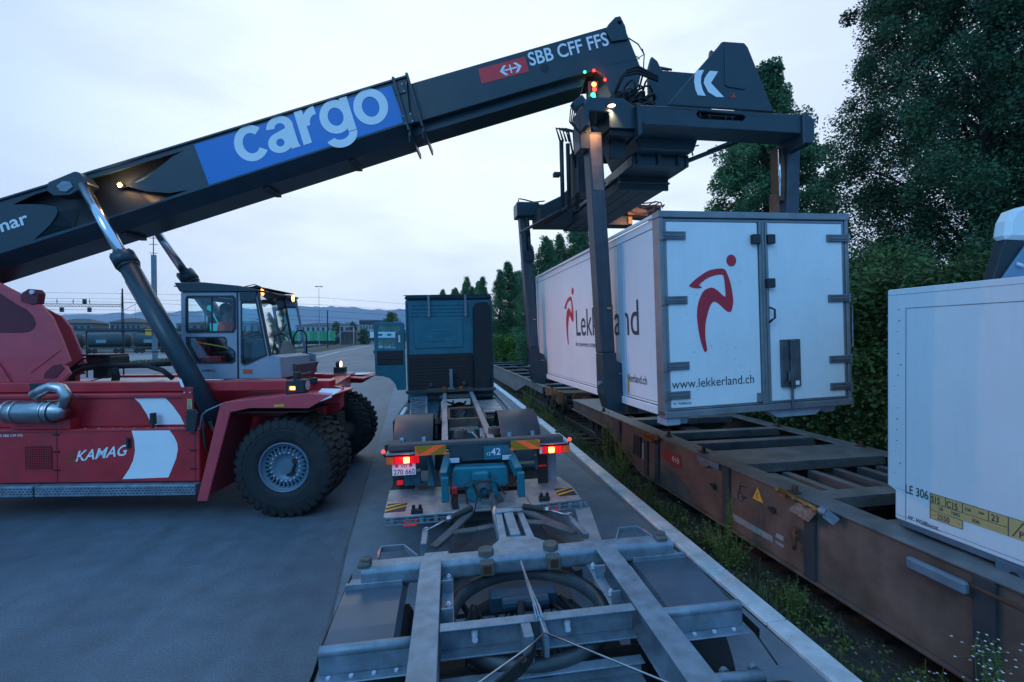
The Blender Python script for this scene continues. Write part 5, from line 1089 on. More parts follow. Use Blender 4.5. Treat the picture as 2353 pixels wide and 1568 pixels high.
# ================================================================ lorry (frame TR)
T=Thing('lorry','teal lorry with a bare rear frame and its driver door swung open','lorry',TR,(.4,10,0))
b=MB(); b.box(-.80,1.60,6.25,6.42,1.39,1.475); T.part('rear_beam',b,chas,.012)
b=MB(); b.box(.01,.82,6.23,6.30,1.21,1.455); T.part('rear_panel',b,mat('grey_teal_plate',(.035,.055,.065),.55,var=.3,scale=6),.008)
b=MB(); b.box(.48,.83,6.222,6.23,1.215,1.40); T.part('number_panel',b,mat('petrol_decal',(.02,.15,.21),.5))
b=MB(); text(b,'42',(.575,6.222,1.275),(1,0,.0),(0,0,1),.135,1,.012,depth=.003); text(b,'12',(.505,6.222,1.275),(1,0,0),(0,0,1),.06,1.1,.006,depth=.003); T.part('fleet_number',b,whitep,nfix=False)
for x0,x1,s in ((-.445,-.03,1),(.85,1.26,-1)):
    b=MB(); z0,z1=1.325,1.455; b.box(x0,x1,6.215,6.229,z0,z1); q=T.part('marker_board',b,amb,.002)
    b=MB(); m_=(x0+x1)/2; w_=.11
    b.add([(m_-w_*1.1*s-.045,6.2125,z0+.003),(m_-w_*1.1*s+.09,6.2125,z0+.003),(m_+w_*.9*s+.09,6.2125,z1-.003),(m_+w_*.9*s-.045,6.2125,z1-.003)],[(0,1,2,3)])
    if s>0: b.add([(x0+.003,6.2125,z1-.06),(x0+.003,6.2125,z1-.003),(x0+.02,6.2125,z1-.003)],[(0,1,2)]); b.add([(x1-.05,6.2125,z0+.003),(x1-.003,6.2125,z0+.003),(x1-.003,6.2125,z0+.05)],[(0,1,2)]); b.add([(x0+.003,6.2125,z0+.003),(x0+.06,6.2125,z0+.003),(x0+.02,6.2125,z1-.05),(x0+.003,6.2125,z1-.05)],[(0,1,2,3)])
    else: b.add([(x0+.003,6.2125,z0+.003),(x0+.05,6.2125,z0+.003),(x0+.003,6.2125,z0+.05)],[(0,1,2)]); b.add([(x1-.05,6.2125,z1-.003),(x1-.003,6.2125,z1-.05),(x1-.003,6.2125,z1-.003)],[(0,1,2)])
    T.part('red_stripe',b,ora,nfix=False,parent=q)
# light clusters
for x0,x1,s in ((-.83,-.39,-1),(1.25,1.69,1)):
    z0,z1=(1.225,1.325) if s<0 else (1.245,1.345)
    b=MB(); b.box(x0,x1,6.26,6.36,z0-.01,z1+.01); q=T.part('tail_light',b,blackp,.01)
    seg=[('amber',0,.24,ambl),('red',.24,.5,redl),('hot',.5,.72,None),('red',.72,.9,redl),('side',.9,1,redl)]
    for nm,t0,t1,mm_ in seg:
        if s<0: a,c=x0+(x1-x0)*t0,x0+(x1-x0)*t1
        else: a,c=x1-(x1-x0)*t1,x1-(x1-x0)*t0
        b=MB(); b.box(a+.003,c-.003,6.235,6.26,z0,z1)
        if nm=='hot':
            T.part('tail_lens',b,redl,.004,parent=q); b=MB(); b.box(a+.01,c-.01,6.228,6.2345,z0+.012,z1-.012); T.part('brake_lamp',b,lamph,.004,parent=q)
        else: T.part('tail_lens',b,mm_ if not(s>0 and nm=='side') else clr,.004,parent=q)
    pl('tail_glow',W(TR,((x0+x1)/2,6.12,(z0+z1)/2)),.7,(1,.10,.03),.05)
    b=MB(); b.box(x0-.0,x1-.04,6.2,6.4,z1+.03,z1+.05); T.part('light_bracket',b,galv,.004)
    xs_=x0-.03 if s<0 else x1+.0; zz=1.40 if s<0 else 1.425
    b=MB(); b.tube([(xs_+.03*-s,6.3,zz-.1),(xs_,6.28,zz-.05),(xs_,6.27,zz-.03)],.012,6); T.part('marker_stalk',b,black)
    b=MB(); ellip(b,(xs_,6.25,zz),(.028,.028,.028)); T.part('marker_lamp',b,mat('marker_red',(.8,.05,.04),.3,emit=(1,.06,.04),es=1.6) if 'marker_red' not in bpy.data.materials else bpy.data.materials['marker_red'])
for x in (.075,.79):
    b=MB(); b.box(x-.078,x+.078,6.19,6.22,1.20,1.285); q=T.part('reversing_lamp',b,blackp,.006)
    b=MB(); b.box(x-.066,x+.066,6.185,6.19,1.21,1.275); T.part('lamp_lens',b,clr,.003,parent=q)
b=MB(); b.box(-.755,-.445,6.28,6.29,1.06,1.225); q=T.part('number_plate',b,whitep,.003)
b=MB(); text(b,'270 660',(-.74,6.28,1.075),(1,0,0),(0,0,1),.095,1,.006,depth=.003,fitw=.28); text(b,'VD',(-.64,6.28,1.165),(1,0,0),(0,0,1),.06,1,.004,depth=.003); T.part('plate_lettering',b,ink,nfix=False,parent=q)
b=MB(); flat(b,[(0,0),(.04,0),(.04,.035),(.02,.045),(0,.035)],(-.715,6.28,1.17),(1,0,0),(0,0,1),.003); flat(b,[(0,0),(.04,0),(.04,.035),(.02,.045),(0,.035)],(-.53,6.28,1.17),(1,0,0),(0,0,1),.003); T.part('plate_shield',b,sbr,nfix=False,parent=q)
b=MB(); b.prism([(.04,.9),(.04,1.13),(.09,1.165),(.75,1.15),(.79,1.12),(.79,.88)],'b',6.1,6.3); b.prism([(.2,.80),(.25,.9),(.62,.9),(.66,.8),(.5,.72),(.34,.72)],'b',5.95,6.3); b.box(.3,.52,5.98,6.1,1.0,1.12); T.part('coupling_beam',b,teal,.02)
b=MB(); b.beam((.2,5.93,1.0),(.62,5.93,1.04),.02,.02); b.lathe([(.05,0),(.1,.02),(.12,.05)],(.44,5.9,.9),'b',16); T.part('coupling_handle',b,chas)
for x in (-.05,.92):
    b=MB(); b.box(x-.05,x+.045,5.78,5.86,.82,1.14); b.beam((x-.02,5.9,1.12),(x+(.05 if x<0 else -.08),6.4,1.25),.1,.14); T.part('support_post',b,teal,.012)
b=MB(); b.beam((-.28,6.5,1.28),(-.20,6.4,.85),.07,.05); b.beam((-.25,6.9,1.2),(-.25,6.4,.85),.10,.04); b.box(-.5,-.2,6.5,7.0,.86,.9); b.box(-.62,-.4,6.45,6.6,.86,1.05); b.box(1.0,1.26,6.45,6.6,1.02,1.06); b.box(1.22,1.26,6.42,6.5,.98,1.18); b.box(-.1,.95,6.5,6.6,.95,1.35); T.part('rear_brackets',b,teald,.006)
b=MB(); b.box(-.72,-.64,6.45,6.5,.88,.93); b.box(1.28,1.40,6.5,6.53,.99,1.02); T.part('red_reflector',b,redl,.003)
b=MB(); b.box(1.27,1.42,6.5,6.52,.72,1.25); b.box(-.72,-.5,6.7,6.72,.7,1.2); T.part('mud_flap',b,black,.004)
b=MB(); b.box(1.42,1.57,6.6,6.62,.75,1.24); T.part('pale_flap',b,mat('pale_flap',(.2,.25,.3),.5),.004)
# chassis rails and cross members
for x0,x1 in ((-.16,-.08),(.64,.72)):
    pass
b=MB()
b.beam((-.05,6.4,1.30),(-.12,12.6,1.37),.10,.05); b.beam((.66,6.4,1.30),(.60,12.6,1.37),.10,.05); T.part('rail_top',b,mat('pale_chassis_steel',(.26,.28,.30),.6,var=.35,scale=4,dirt=.5,dirtc=(.16,.1,.07)),.004)
b=MB(); b.beam((-.05,6.45,1.13),(-.12,13,1.12),.03,.28); b.beam((.66,6.45,1.13),(.60,13,1.12),.03,.28); T.part('chassis_rail',b,teald,.004)
b=MB(); b.box(-1.16,1.29,12.62,12.78,1.40,1.475); b.box(-.25,.55,12.0,12.62,1.30,1.34); T.part('front_beam',b,chas,.008)
b=MB(); b.box(-.14,.73,8.92,9.0,1.03,1.32); b.box(-.16,.02,8.9,10.35,1.27,1.325); b.box(.58,.74,8.9,10.35,1.27,1.325); b.box(.02,.58,10.3,10.4,1.28,1.32); b.box(-.0,.10,8.88,8.92,1.05,1.2); b.box(.48,.56,8.88,8.92,1.05,1.2); T.part('subframe',b,mat('brown_subframe',(.12,.085,.07),.7,var=.4,scale=5),.006)
b=MB()
for x,y in ((.19,7.35),(.73,7.38)): b.cyl((x,y,1.30),.10,.12,'c',20); b.cyl((x,y,1.42),.05,.015,'c',14)
T.part('twist_lock',b,mat('brown_lock',(.10,.07,.065),.7,var=.4),.0)
b=MB()
for x in (-.14,.33): b.box(x-.07,x+.07,12.55,12.68,1.42,1.53); b.cyl((x,12.6,1.53),.05,.03,'c',12)
T.part('twist_lock',b,bpy.data.materials['orange_rust'],.01)
b=MB(); b.box(.02,.11,12.66,12.74,1.476,2.03); b.box(-.03,.17,12.62,12.76,1.476,1.51); T.part('stop_post',b,galv,.006)
# running gear between the rails
b=MB(); b.cyl((.28,7.9,.98),.28,.45,'b',20); b.box(.0,.55,8.4,8.7,.9,1.2); b.tube([(.0,8.1,1.0),(.3,7.7,1.1),(.5,8.3,1.1),(.6,7.6,1.0)],.03,6); b.tube([(-.3,8.2,.55),(.9,8.2,.55)],.12,12); b.box(-.0,.6,7.05,7.12,1.1,1.24)
for i in range(24):
    r=random.Random(i+50); x=r.uniform(-.05,.6); y=r.uniform(6.6,12.5); b.tube([(x,y,r.uniform(.9,1.15)),(x+r.uniform(-.2,.2),y+.3,r.uniform(.95,1.22)),(x+r.uniform(-.2,.2),y+.7,r.uniform(.9,1.1))],.018,5)
T.part('drive_gear',b,teald)
b=MB(); b.beam((.52,6.8,1.12),(.60,8.4,1.2),.09,.04); b.tube([(.5,7.4,1.2),(.4,7.9,1.25),(.2,8.1,1.2)],.012,6); T.part('pale_pipe',b,galv)
b=MB(); b.box(-.9,1.5,6.9,13,.55,.6); b.box(-.05,.6,8.9,12.9,.75,1.0); b.cyl((.27,9,.9),.2,3.8,'b',14); T.part('dark_fill_underbody',b,wagd)  # gearbox and shaft, with a dark sheet added to darken the open gaps
# fenders
def arch(x0,x1,y,z,r,a0,a1,t=.02):
    b=MB(); n=14; o=[(y+r*math.cos(R(a0+(a1-a0)*i/n)),z+r*math.sin(R(a0+(a1-a0)*i/n))) for i in range(n+1)]; i_=[(y+(r-t)*math.cos(R(a0+(a1-a0)*i/n)),z+(r-t)*math.sin(R(a0+(a1-a0)*i/n))) for i in range(n+1)]
    b.smooth=False; b.prism(o+i_[::-1],'a',x0,x1)
    for k_ in range(len(b.f)):
        if len(b.f[k_])==4: b.sm[k_]=True
    return b
for x0,x1 in ((-.93,-.27),(.88,1.58)):
    q=T.part('mudguard',arch(x0,x1,8.45,.72,.80,5,195),mat('mudguard_plastic',(.045,.052,.062),.45,var=.2,scale=3) if 'mudguard_plastic' not in bpy.data.materials else bpy.data.materials['mudguard_plastic'],.006)
    b=MB()
    for x in (x0+.15,x1-.15): b.prism([(7.70,1.03),(7.665,1.03),(7.78,1.25),(7.80,1.24)],'a',x-.03,x+.03)
    T.part('mudguard_clip',b,galv,parent=q)
    b=MB()
    xc=(x0+x1)/2
    for dx in (-.17,.17): b.lathe([(.28,-.13),(.46,-.15),(.50,-.12),(.50,.12),(.46,.15),(.28,.13)],(xc+dx,8.45,.50),'a',32)
    T.part('tyre',b,tyrem)
    b=MB(); b.lathe([(.28,-.3),(.26,-.1),(.1,-.12),(.001,-.12)],(xc,8.45,.5),'a',24); T.part('rim',b,rimm)
b=MB(); b.box(1.56,1.60,7.7,9.2,.7,.74); b.box(-.95,-.72,7.0,7.3,1.2,1.32); b.cyl((-.85,6.9,1.32),.04,.04,'c',10); b.cyl((1.6,6.6,1.45),.035,.03,'c',10); T.part('side_fitting',b,blackp,.005)
# ladder grille, boxes, side tube
b=MB(); b.beam((-1.0,12.4,1.32),(-.82,9.95,1.27),.03,.03); b.beam((-.60,12.4,1.33),(-.48,9.9,1.28),.04,.03)
for i in range(11):
    t=i/10; b.beam((-1.0+.18*t,12.4-2.45*t,1.32-.05*t),(-.6+.12*t,12.4-2.5*t,1.33-.05*t),.05,.02)
T.part('step_grille',b,galv)
b=MB(); b.box(-1.2,-.25,10.0,13.7,.7,1.15); b.box(.75,1.35,10.8,13.6,.7,1.10); T.part('side_box',b,teald,.02)
b=MB(); b.box(.72,1.28,10.7,12.7,1.10,1.14)
for y in (11.0,11.5,12.0,12.4): b.box(.72,1.28,y,y+.02,1.14,1.15)
T.part('battery_cover',b,alu,.006)
b=MB(); b.box(.72,1.25,9.85,10.0,1.06,1.14); b.box(.74,1.2,10.3,10.36,1.0,1.12); T.part('frame_outrigger',b,bpy.data.materials['brown_subframe'],.006)
b=MB(); b.tube([(1.32,13.6,1.22),(1.50,9.3,1.10)],.05,10); T.part('side_guard_tube',b,galv)
b=MB(); b.box(-1.12,-1.02,10.6,11.6,.9,1.2); T.part('white_cap',b,whitep,.02)
b=MB()
for k in range(5): b.tube([(-.35,9.0+.15*k,1.2),(-.1,9.05+.15*k,1.22)],.02,6)
b.box(-1.12,-.2,12.7,13.7,1.15,1.22); T.part('air_lines',b,black)
# tail lift folded flat low down
z=.75
b=MB(); b.prism([(-.85,6.66),(.0,6.66),(.02,5.66),(-.77,5.65),(-.80,5.70)],'c',z-.03,z); b.prism([(.0,6.3),(1.0,6.3),(1.02,5.70),(.02,5.66)],'c',z-.034,z-.004); b.prism([(.98,6.72),(1.64,6.76),(1.72,6.3),(1.71,5.78),(1.02,5.70)],'c',z-.03,z)
q=T.part('tail_lift_platform',b,alu,.006)
b=MB()
for x0,x1,yo in ((-.78,.02,5.66),(1.02,1.70,5.73)):
    b.box(x0,x1,yo,yo+.04,z-.115,z-.10); b.box(x0,x1,yo,yo+.04,z-.06,z-.05)
    for k in range(5): x=x0+.06+k*(x1-x0-.1)/4; b.box(x,x+.05,yo+.002,yo+.05,z-.11,z-.032); b.cyl((x+.1,yo+.03,z-.075),.03,.04,'b',10)
T.part('platform_edge',b,galv,.003,parent=q)
b=MB()
def hz_(m_,x0,y0,dx,dy,flip=0):
    b.quad((x0,y0,z+m_),(x0+dx,y0,z+m_),(x0+dx,y0+dy,z+m_),(x0,y0+dy,z+m_))
hz_(.003,-.80,5.80,.25,.30); hz_(.003,1.44,5.92,.25,.30); T.part('hazard_patch',b,blackp,nfix=False,parent=q)
b=MB()
for x0,y0 in ((-.80,5.80),(1.44,5.92)):
    for k in (0,1): 
        o=k*.14; b.add([(x0,y0+.02+o*0+.12*k,z+.006),(x0+.25*(1 if 1 else 0),y0+.14+.12*k+.03,z+.006),(x0+.25,y0+.20+.10*k-.0,z+.006),(x0,y0+.08+.13*k,z+.006)],[(0,1,2,3)])
T.part('hazard_stripe',b,mat('hazard_yellow',(.75,.42,.04),.5,var=.2,scale=12),nfix=False,parent=q)
b=MB()
for x,y in ((-.40,5.68),(1.22,5.78)): b.box(x-.07,x+.07,y,y+.07,z,z+.05); b.box(x-.06,x-.02,y+.03,y+.05,z+.05,z+.10); b.box(x+.02,x+.06,y+.03,y+.05,z+.05,z+.10)
T.part('platform_latch',b,blackp,.005,parent=q)
b=MB(); b.box(-.58,-.42,5.80,5.9,z-.19,z-.14); b.box(1.3,1.45,5.9,6.0,z-.19,z-.14); T.part('red_reflector',b,redl,.004)
b=MB(); b.box(.03,.10,5.95,6.02,.86,.95); T.part('red_connector',b,sbr,.01)
b=MB()
for dx in (0,.03,.06): b.tube([(.04+dx,5.98,.88),(.03+dx,5.9,.78),(.06+dx,5.6,.70),(.1+dx,5.2,.72)],.014,6)
b.tube([(.2,5.98,.95),(.22,5.8,.80),(.30,5.6,.75),(.35,5.75,.9),(.30,5.98,1.0)],.010,6); b.tube([(.6,5.98,.98),(.72,5.85,.85),(.75,5.95,.95)],.012,6); T.part('coupling_hose',b,black)
# cab
b=MB(); b.box(-1.15,1.27,13.02,15.1,1.15,4.0); T.part('cab_body',b,teal,.05)
b=MB(); b.prism([(-1.16,4.0),(-1.12,4.10),(1.24,4.08),(1.28,3.98)],'b',12.95,15.0); b.box(-1.19,1.3,12.94,12.97,4.085,4.105); b.box(-.38,.42,12.93,12.95,4.03,4.07); T.part('roof_edge',b,mat('dark_teal_trim',(.01,.04,.055),.5),.02)
b=MB(); b.box(-.92,.43,12.985,13.02,2.62,3.40)
for k in range(4): o=k*.085; b.box(-.60+o,.25-o*.6,12.97-.003*k,12.985,2.80+o*.7,3.28-o*.7) if k<3 else None
b.box(-.40,.1,12.95,12.97,2.98,3.0); b.box(-.40,.1,12.95,12.97,3.08,3.10)
for c in (3.5,3.6,3.7,3.8): b.box(-1.0,.65,13.0,13.02,c,c+.02)
T.part('rear_wall_pressing',b,teal,.015)
b=MB()
for x in (-.50,.52): b.box(x-.035,x+.035,12.93,12.99,3.48,4.09)
T.part('roof_strap',b,galv,.006)
b=MB(); b.box(-1.10,.68,12.9,13.018,1.45,2.45)
for k in range(9): b.box(-1.08,.66,12.89,12.9,1.6+k*.09,1.625+k*.09)
T.part('engine_cover',b,mat('black_brown_panel',(.028,.022,.022),.6,var=.3),.01)
b=MB(); b.prism([(.70,1.3),(.72,3.72),(.80,3.85),(1.12,3.88),(1.20,3.75),(1.22,1.3)],'b',12.75,13.015); b.box(.86,1.16,12.7,12.75,1.4,1.78); T.part('air_intake_stack',b,mat('stack_black',(.015,.017,.02),.55,var=.3),.05)
b=MB(); b.box(-1.14,-1.09,12.96,13.02,1.5,3.9); b.box(1.22,1.27,12.96,13.02,1.5,3.9); T.part('corner_trim',b,mat('teal_light_trim',(.02,.13,.19),.4),.01)
b=MB(); b.box(-.62,.62,12.8,12.88,1.2,1.50); b.cyl((-.5,12.8,1.6),.06,.08,'b',12); b.cyl((.42,12.78,1.62),.06,.1,'b',12); T.part('engine_parts',b,chas,.01)
for x in (-1.0,1.12):
    b=MB(); b.lathe([(.28,-.15),(.46,-.16),(.5,-.13),(.5,.13),(.46,.16),(.28,.15)],(x,14.2,.5),'a',32); T.part('tyre',b,tyrem)
# open driver door
b=MB(); win=[(-1.90,2.66),(-1.90,3.24),(-1.86,3.27),(-1.32,3.25),(-1.30,3.2),(-1.38,2.64)]
b.prism([(-2.0,1.90),(-2.01,3.32),(-1.95,3.37),(-1.22,3.36),(-1.18,3.3),(-1.18,1.48),(-1.42,1.48),(-1.48,1.66),(-1.62,1.82),(-1.8,1.88)],'b',12.95,13.03,holes=[win]); q=T.part('door',b,teal,.015)
b=MB(); b.prism(win,'b',12.985,12.99); T.part('door_glass',b,glassm,parent=q)
b=MB(); b.box(-1.93,-1.24,12.90,12.95,2.2,2.58); b.box(-1.9,-1.3,12.88,12.9,2.34,2.38); T.part('door_lining',b,blackp,.03,parent=q)
b=MB(); b.box(-1.5,-1.22,13.5,13.55,2.6,3.1); b.box(-1.36,-1.28,13.2,13.25,2.4,3.15); b.box(-1.37,-1.31,12.93,12.95,2.78,2.95); T.part('wing_mirror',b,blackp,.02)
b=MB(); b.box(-1.35,-1.3,12.92,12.93,2.8,3.0); T.part('mirror_glass',b,whitep)
# ================================================================ trailer (frame TR)
T=Thing('swap_body_trailer','empty galvanised trailer frame with black mudguards in the foreground','trailer',TR,(.55,3,0))
zc=1.15
# front round edged beam
b=MB()
rr_=.045; x0,x1=-.66,1.86
pr=[]
for cx,cz,a0 in ((3.76-rr_,zc-rr_,0),(3.58+rr_,zc-rr_,90),(3.58+rr_,zc-.15+rr_,180),(3.76-rr_,zc-.15+rr_,270)):
    for k in range(6): t=R(a0+k*18); pr.append((cx+rr_*math.cos(t),cz+rr_*math.sin(t)))
b.prism(pr,'a',x0,x1); T.part('front_beam',b,galv,0)
# long beams (I section)
def ibeam(xa,xb,y0,y1,z,h,fw_,mt=galv,name='long_beam',ang=None):
    b=MB(); c=(xa+xb)/2
    b.box(xa,xb,y0,y1,z-.012,z+.004); b.box(c-.006,c+.006,y0,y1,z-h,z-.012); b.box(xa,xb,y0,y1,z-h-.012,z-h); return T.part(name,b,mt,.003)
ibeam(-.215,-.055,-1.5,3.60,zc+.003,.20,.16); ibeam(1.185,1.35,-1.5,3.58,zc+.003,.20,.16)
def xbeam(y0,y1,z,h,xa=-.05,xb=1.18,name='cross_beam'):
    b=MB(); b.box(xa,xb,y0,y1,z-.012,z); b.box(xa,xb,y1-.015,y1-.002,z-h,z-.012); b.box(xa,xb,y0-.0,y1,z-h-.012,z-h); return T.part(name,b,galv,.003)
# C channels between the beams: web facing the viewer
def cch(y,z,h,xa=-.05,xb=1.18):
    b=MB(); b.box(xa,xb,y,y+.075,z-.01,z); b.box(xa,xb,y+.062,y+.075,z-h,z-.01); b.box(xa,xb,y-.02,y+.075,z-h-.012,z-h)
    return T.part('cross_beam',b,galv,.003)
cch(2.75,zc-.004,.16); cch(2.62,.90,.11); cch(2.25,.82,.16)
b=MB(); b.box(-.05,1.18,2.0,2.6,.70,.71); T.part('belly_plate',b,wagd)
b=MB()
for x in (.16,.74,.47): 
    if x!=.47: b.cyl((x,2.792,1.06),.018,-.03,'b',10); b.cyl((x,2.78,1.075),.02,.03,'c',8)
for x,y in ((-.0,3.52),(.0,3.15),(1.13,3.48),(1.14,3.10)): b.cyl((x+.0,y,1.045),.018,.03,'c',8); b.cyl((x,y,1.075),.010,.012,'c',8)
T.part('grease_nipple',b,clr)
# side plates of the turntable opening
b=MB(); b.box(-.05,.035,2.84,3.58,1.03,1.04); b.box(1.10,1.18,2.84,3.56,1.03,1.04)
for y in (3.35,3.0): b.box(-.05,.03,y,y+.01,1.04,1.13); b.box(1.11,1.18,y,y+.01,1.04,1.13)
T.part('gusset_plate',b,galv,.003)
b=MB()
for s in (0,1):
    n=20
# ring below
    pass
n=40; ring=MB(); cx,cy=.56,3.22
ring.lathe([(.52,-.06),(.52,.03),(.58,.03),(.58,-.06),(.52,-.06)],(cx,cy,.93),'c',48)
T.part('turntable_ring',ring,mat('ring_steel',(.09,.10,.11),.5,metal=.4,var=.4,scale=6))
b=MB(); b.lathe([(.40,-.04),(.40,.0),(.48,.0),(.48,-.04)],(cx,cy,.80),'c',40); T.part('lower_ring',b,wagd)
b=MB(); b.box(.30,.80,3.33,3.45,.86,.98); b.cyl((.38,3.30,.94),.05,.35,'a',12); T.part('air_tank',b,mat('dark_blue_valve',(.02,.05,.08),.5,var=.3),.01)
b=MB(); r_=random.Random(12)
for i in range(15):
    x=.15+r_.random()*.75; b.tube([(x,3.40,.9),(x+r_.uniform(-.15,.15),3.25,.75+r_.random()*.12),(x+r_.uniform(-.2,.2),3.05,.6+r_.random()*.2),(x+r_.uniform(-.25,.25),2.85,.55+r_.random()*.2)],r_.choice((.008,.012,.018)),6)
b.tube([(.1,3.5,.85),(.3,3.3,.6),(.5,3.1,.55),(.6,2.85,.7)],.022,8); b.tube([(.95,3.5,.8),(.75,3.2,.6),(.5,3.3,.65)],.02,8); b.tube([(.52,3.25,.98),(.48,3.1,.8),(.48,2.95,.6),(.5,2.7,.5)],.028,8)
T.part('hose_tangle',b,black)
# twist lock housings
brn=mat('weathered_brown_lock',(.13,.115,.10),.8,var=.4,scale=12,bump=.3,bscale=60)
for x in (.30,.83):
    b=MB(); b.cyl((x,3.66,zc-.06),.062,.105,'c',24); b.box(x-.055,x+.055,3.52,3.60,1.04,1.14)
    q=T.part('lock_housing',b,brn,.006)
    b=MB(); b.box(x-.03,x+.03,3.515,3.5205,1.06,1.12); T.part('lock_recess',b,mat('rust_recess',(.10,.03,.015),.9) if 'rust_recess' not in bpy.data.materials else bpy.data.materials['rust_recess'],parent=q)
for x in (-.63,1.79):
    b=MB(); b.cyl((x,3.67,zc),.04,.05,'c',12); b.box(x-.06,x+.03,3.60,3.70,zc,zc+.03); T.part('lock_pin',b,brn,.006)
# mudguards
for xa,xb,s in ((-.775,-.35,-1),(1.50,1.965,1)):
    b=MB(); n=10; r=.55; cy_=3.36; czz=1.03-.0
    top=[(3.77,.985),(3.60,1.01),(3.36,1.018),(3.10,1.01),(2.97,.99)]
    low=[(y,z-.012) for y,z in top][::-1]; b.prism(top+low,'a',xa,xb)
    # rolled inner edge and outer lip
    xi=xb if s<0 else xa
    for (y0,z0),(y1,z1) in zip(top,top[1:]):
        b.add([(xi,y0,z0),(xi,y1,z1),(xi-s*.035,y1,z1-.04),(xi-s*.035,y0,z0-.04)],[(0,1,2,3)])
    q=T.part('mudguard',b,mat('mudguard_black',(.08,.10,.13),.30,var=.25,scale=3,dirt=.3,dirtc=(.08,.1,.12)) if 'mudguard_black' not in bpy.data.materials else bpy.data.materials['mudguard_black'])
    for o_ in q.data.polygons: o_.use_smooth=False
    b=MB(); xo=xa if s<0 else xb
    pts=[(3.80,1.02),(2.60,.93)]
    b.add([(xo,3.80,1.0),(xo,2.66,.99),(xo-s*.002,2.66,.93),(xo,3.80,.96)],[(0,1,2,3)]); b.tube([(xo+s*.004,3.82,1.0),(xo+s*.01,2.95,1.0),(xo+s*.012,2.52,.86)],.006,6)
    T.part('mudguard_edge',b,black,nfix=False,parent=q)
    b=MB(); b.box(xa-.0,xb-.04 if s<0 else xb,3.70,3.76,.985,.995) ; b.box(xa,xb,3.57,3.6,1.0,1.05)
    b.box(min(xa,xb),max(xa,xb),3.46,3.56,1.025,1.032) if False else None
    T.part('mudguard_rail',b,galv,.003)
    xl,xr=(-.74,-.215) if s<0 else (1.35,1.90)
    b=MB(); b.tube([(xl,2.76,1.095),(xr,2.76,1.095)],.032,12); b.box(xl,xr,2.735,2.75,.97,1.09); b.box(xl-.0,xr,2.66,2.735,.965,.975); T.part('outrigger',b,galv,.004)
    b=MB()
    for k in range(4): x=xl+.06+k*(xr-xl-.12)/3.2; b.cyl((x,2.70,.976),.013,.010,'c',8)
    for k in range(3): x=xl+.08+k*.15; b.cyl((x,3.73,.995),.012,.008,'c',8)
    T.part('bolt',b,clr)
    # rear mudguard with the wheel beneath
    xg0,xg1=(-.68,-.27) if s<0 else (1.52,1.93)
    b=MB(); 
    o_=[(2.0+.62*math.cos(R(t)),.42+.58*math.sin(R(t))) for t in range(20,171,15)]; i2=[(2.0+.60*math.cos(R(t)),.42+.56*math.sin(R(t))) for t in range(20,171,15)][::-1]
    b.prism(o_+i2,'a',xg0,xg1); q=T.part('rear_mudguard',b,bpy.data.materials['mudguard_plastic'],.004)
    b=MB()
    for x in (xg0+.12,xg1-.1): b.box(x-.02,x+.02,2.53,2.56,.66,.82); b.cyl((x,2.55,.84),.03,-.03,'b',12)
    T.part('mudguard_clip',b,galv,parent=q)
    b=MB(); b.lathe([(.26,-.18),(.45,-.20),(.5,-.17),(.5,.17),(.45,.20),(.26,.18)],((xg0+xg1)/2,2.05,.42),'a',32); T.part('tyre',b,tyrem)
    b=MB(); b.lathe([(.26,-.18),(.47,-.20),(.52,-.17),(.52,.17),(.47,.20),(.26,.18)],((xg0+xg1)/2 + s*.0,3.3,.42),'a',36); T.part('tyre',b,tyrem)
    b=MB(); b.tube([(xg1-.1 if s>0 else xg0-.05,2.45,.86),(xg1-.5 if s>0 else xg1+.1,2.45,.88)],.035,10); T.part('mudguard_tube',b,galv)
b=MB(); b.beam((1.40,3.42,1.05),(1.40,3.05,1.045),.03,.04); T.part('pale_strip',b,whitep)
b=MB(); b.tube([(-.5,3.3,.45),(1.7,3.3,.45)],.07,12); b.box(-.2,1.3,3.1,3.5,.42,.5); T.part('axle',b,wagd)
# handle brackets
for P in (((-.56,3.78),(-.57,3.98),(-.38,3.98),(-.25,3.76)),((1.42,3.74),(1.53,3.95),(1.70,3.95),(1.75,3.72))):
    b=MB()
    for p,q in zip(P,P[1:]): b.beam((p[0],p[1],1.12),(q[0],q[1],1.12),.012,.05)
    T.part('frame_handle',b,galv,.002)
b=MB(); b.box(-.58,-.57,3.84,3.92,1.11,1.14); b.box(1.73,1.74,3.80,3.88,1.11,1.14); T.part('side_reflector',b,redl)
# drawbar
z=1.05
b=MB(); b.prism([(.49,4.88),(.77,4.85),(.78,4.12),(.86,4.02),(.86,3.90),(.38,3.92),(.38,4.02),(.45,4.12)],'c',z-.03,z,holes=[[(.55,4.76),(.71,4.74),(.71,4.16),(.53,4.17)]]); b.box(.46,.52,3.9,4.8,z-.14,z-.03); b.box(.73,.78,3.9,4.8,z-.14,z-.03); b.box(.49,.77,4.72,4.76,z,z+.02)
q=T.part('drawbar_frame',b,galv,.005)
b=MB(); b.box(.565,.66,4.17,4.70,z-.03,z+.015); T.part('drawbar_inner_bar',b,galv,.005,parent=q)
b=MB(); b.tube([(.50,6.45,.84),(.54,5.7,.88),(.52,5.6,.88)],.036,14); b.tube([(.54,5.7,.88),(.50,4.8,.93)],.042,14); b.lathe([(.05,0),(.055,.03),(.05,.05)],(.545,5.66,.88),'b',14); T.part('drawbar_tube',b,steelw)
b=MB()
def strip(P,w=.09,h=.02,zz=.72):
    for p,q_ in zip(P,P[1:]): b.beam((p[0],p[1],zz),(q_[0],q_[1],zz),w,h)
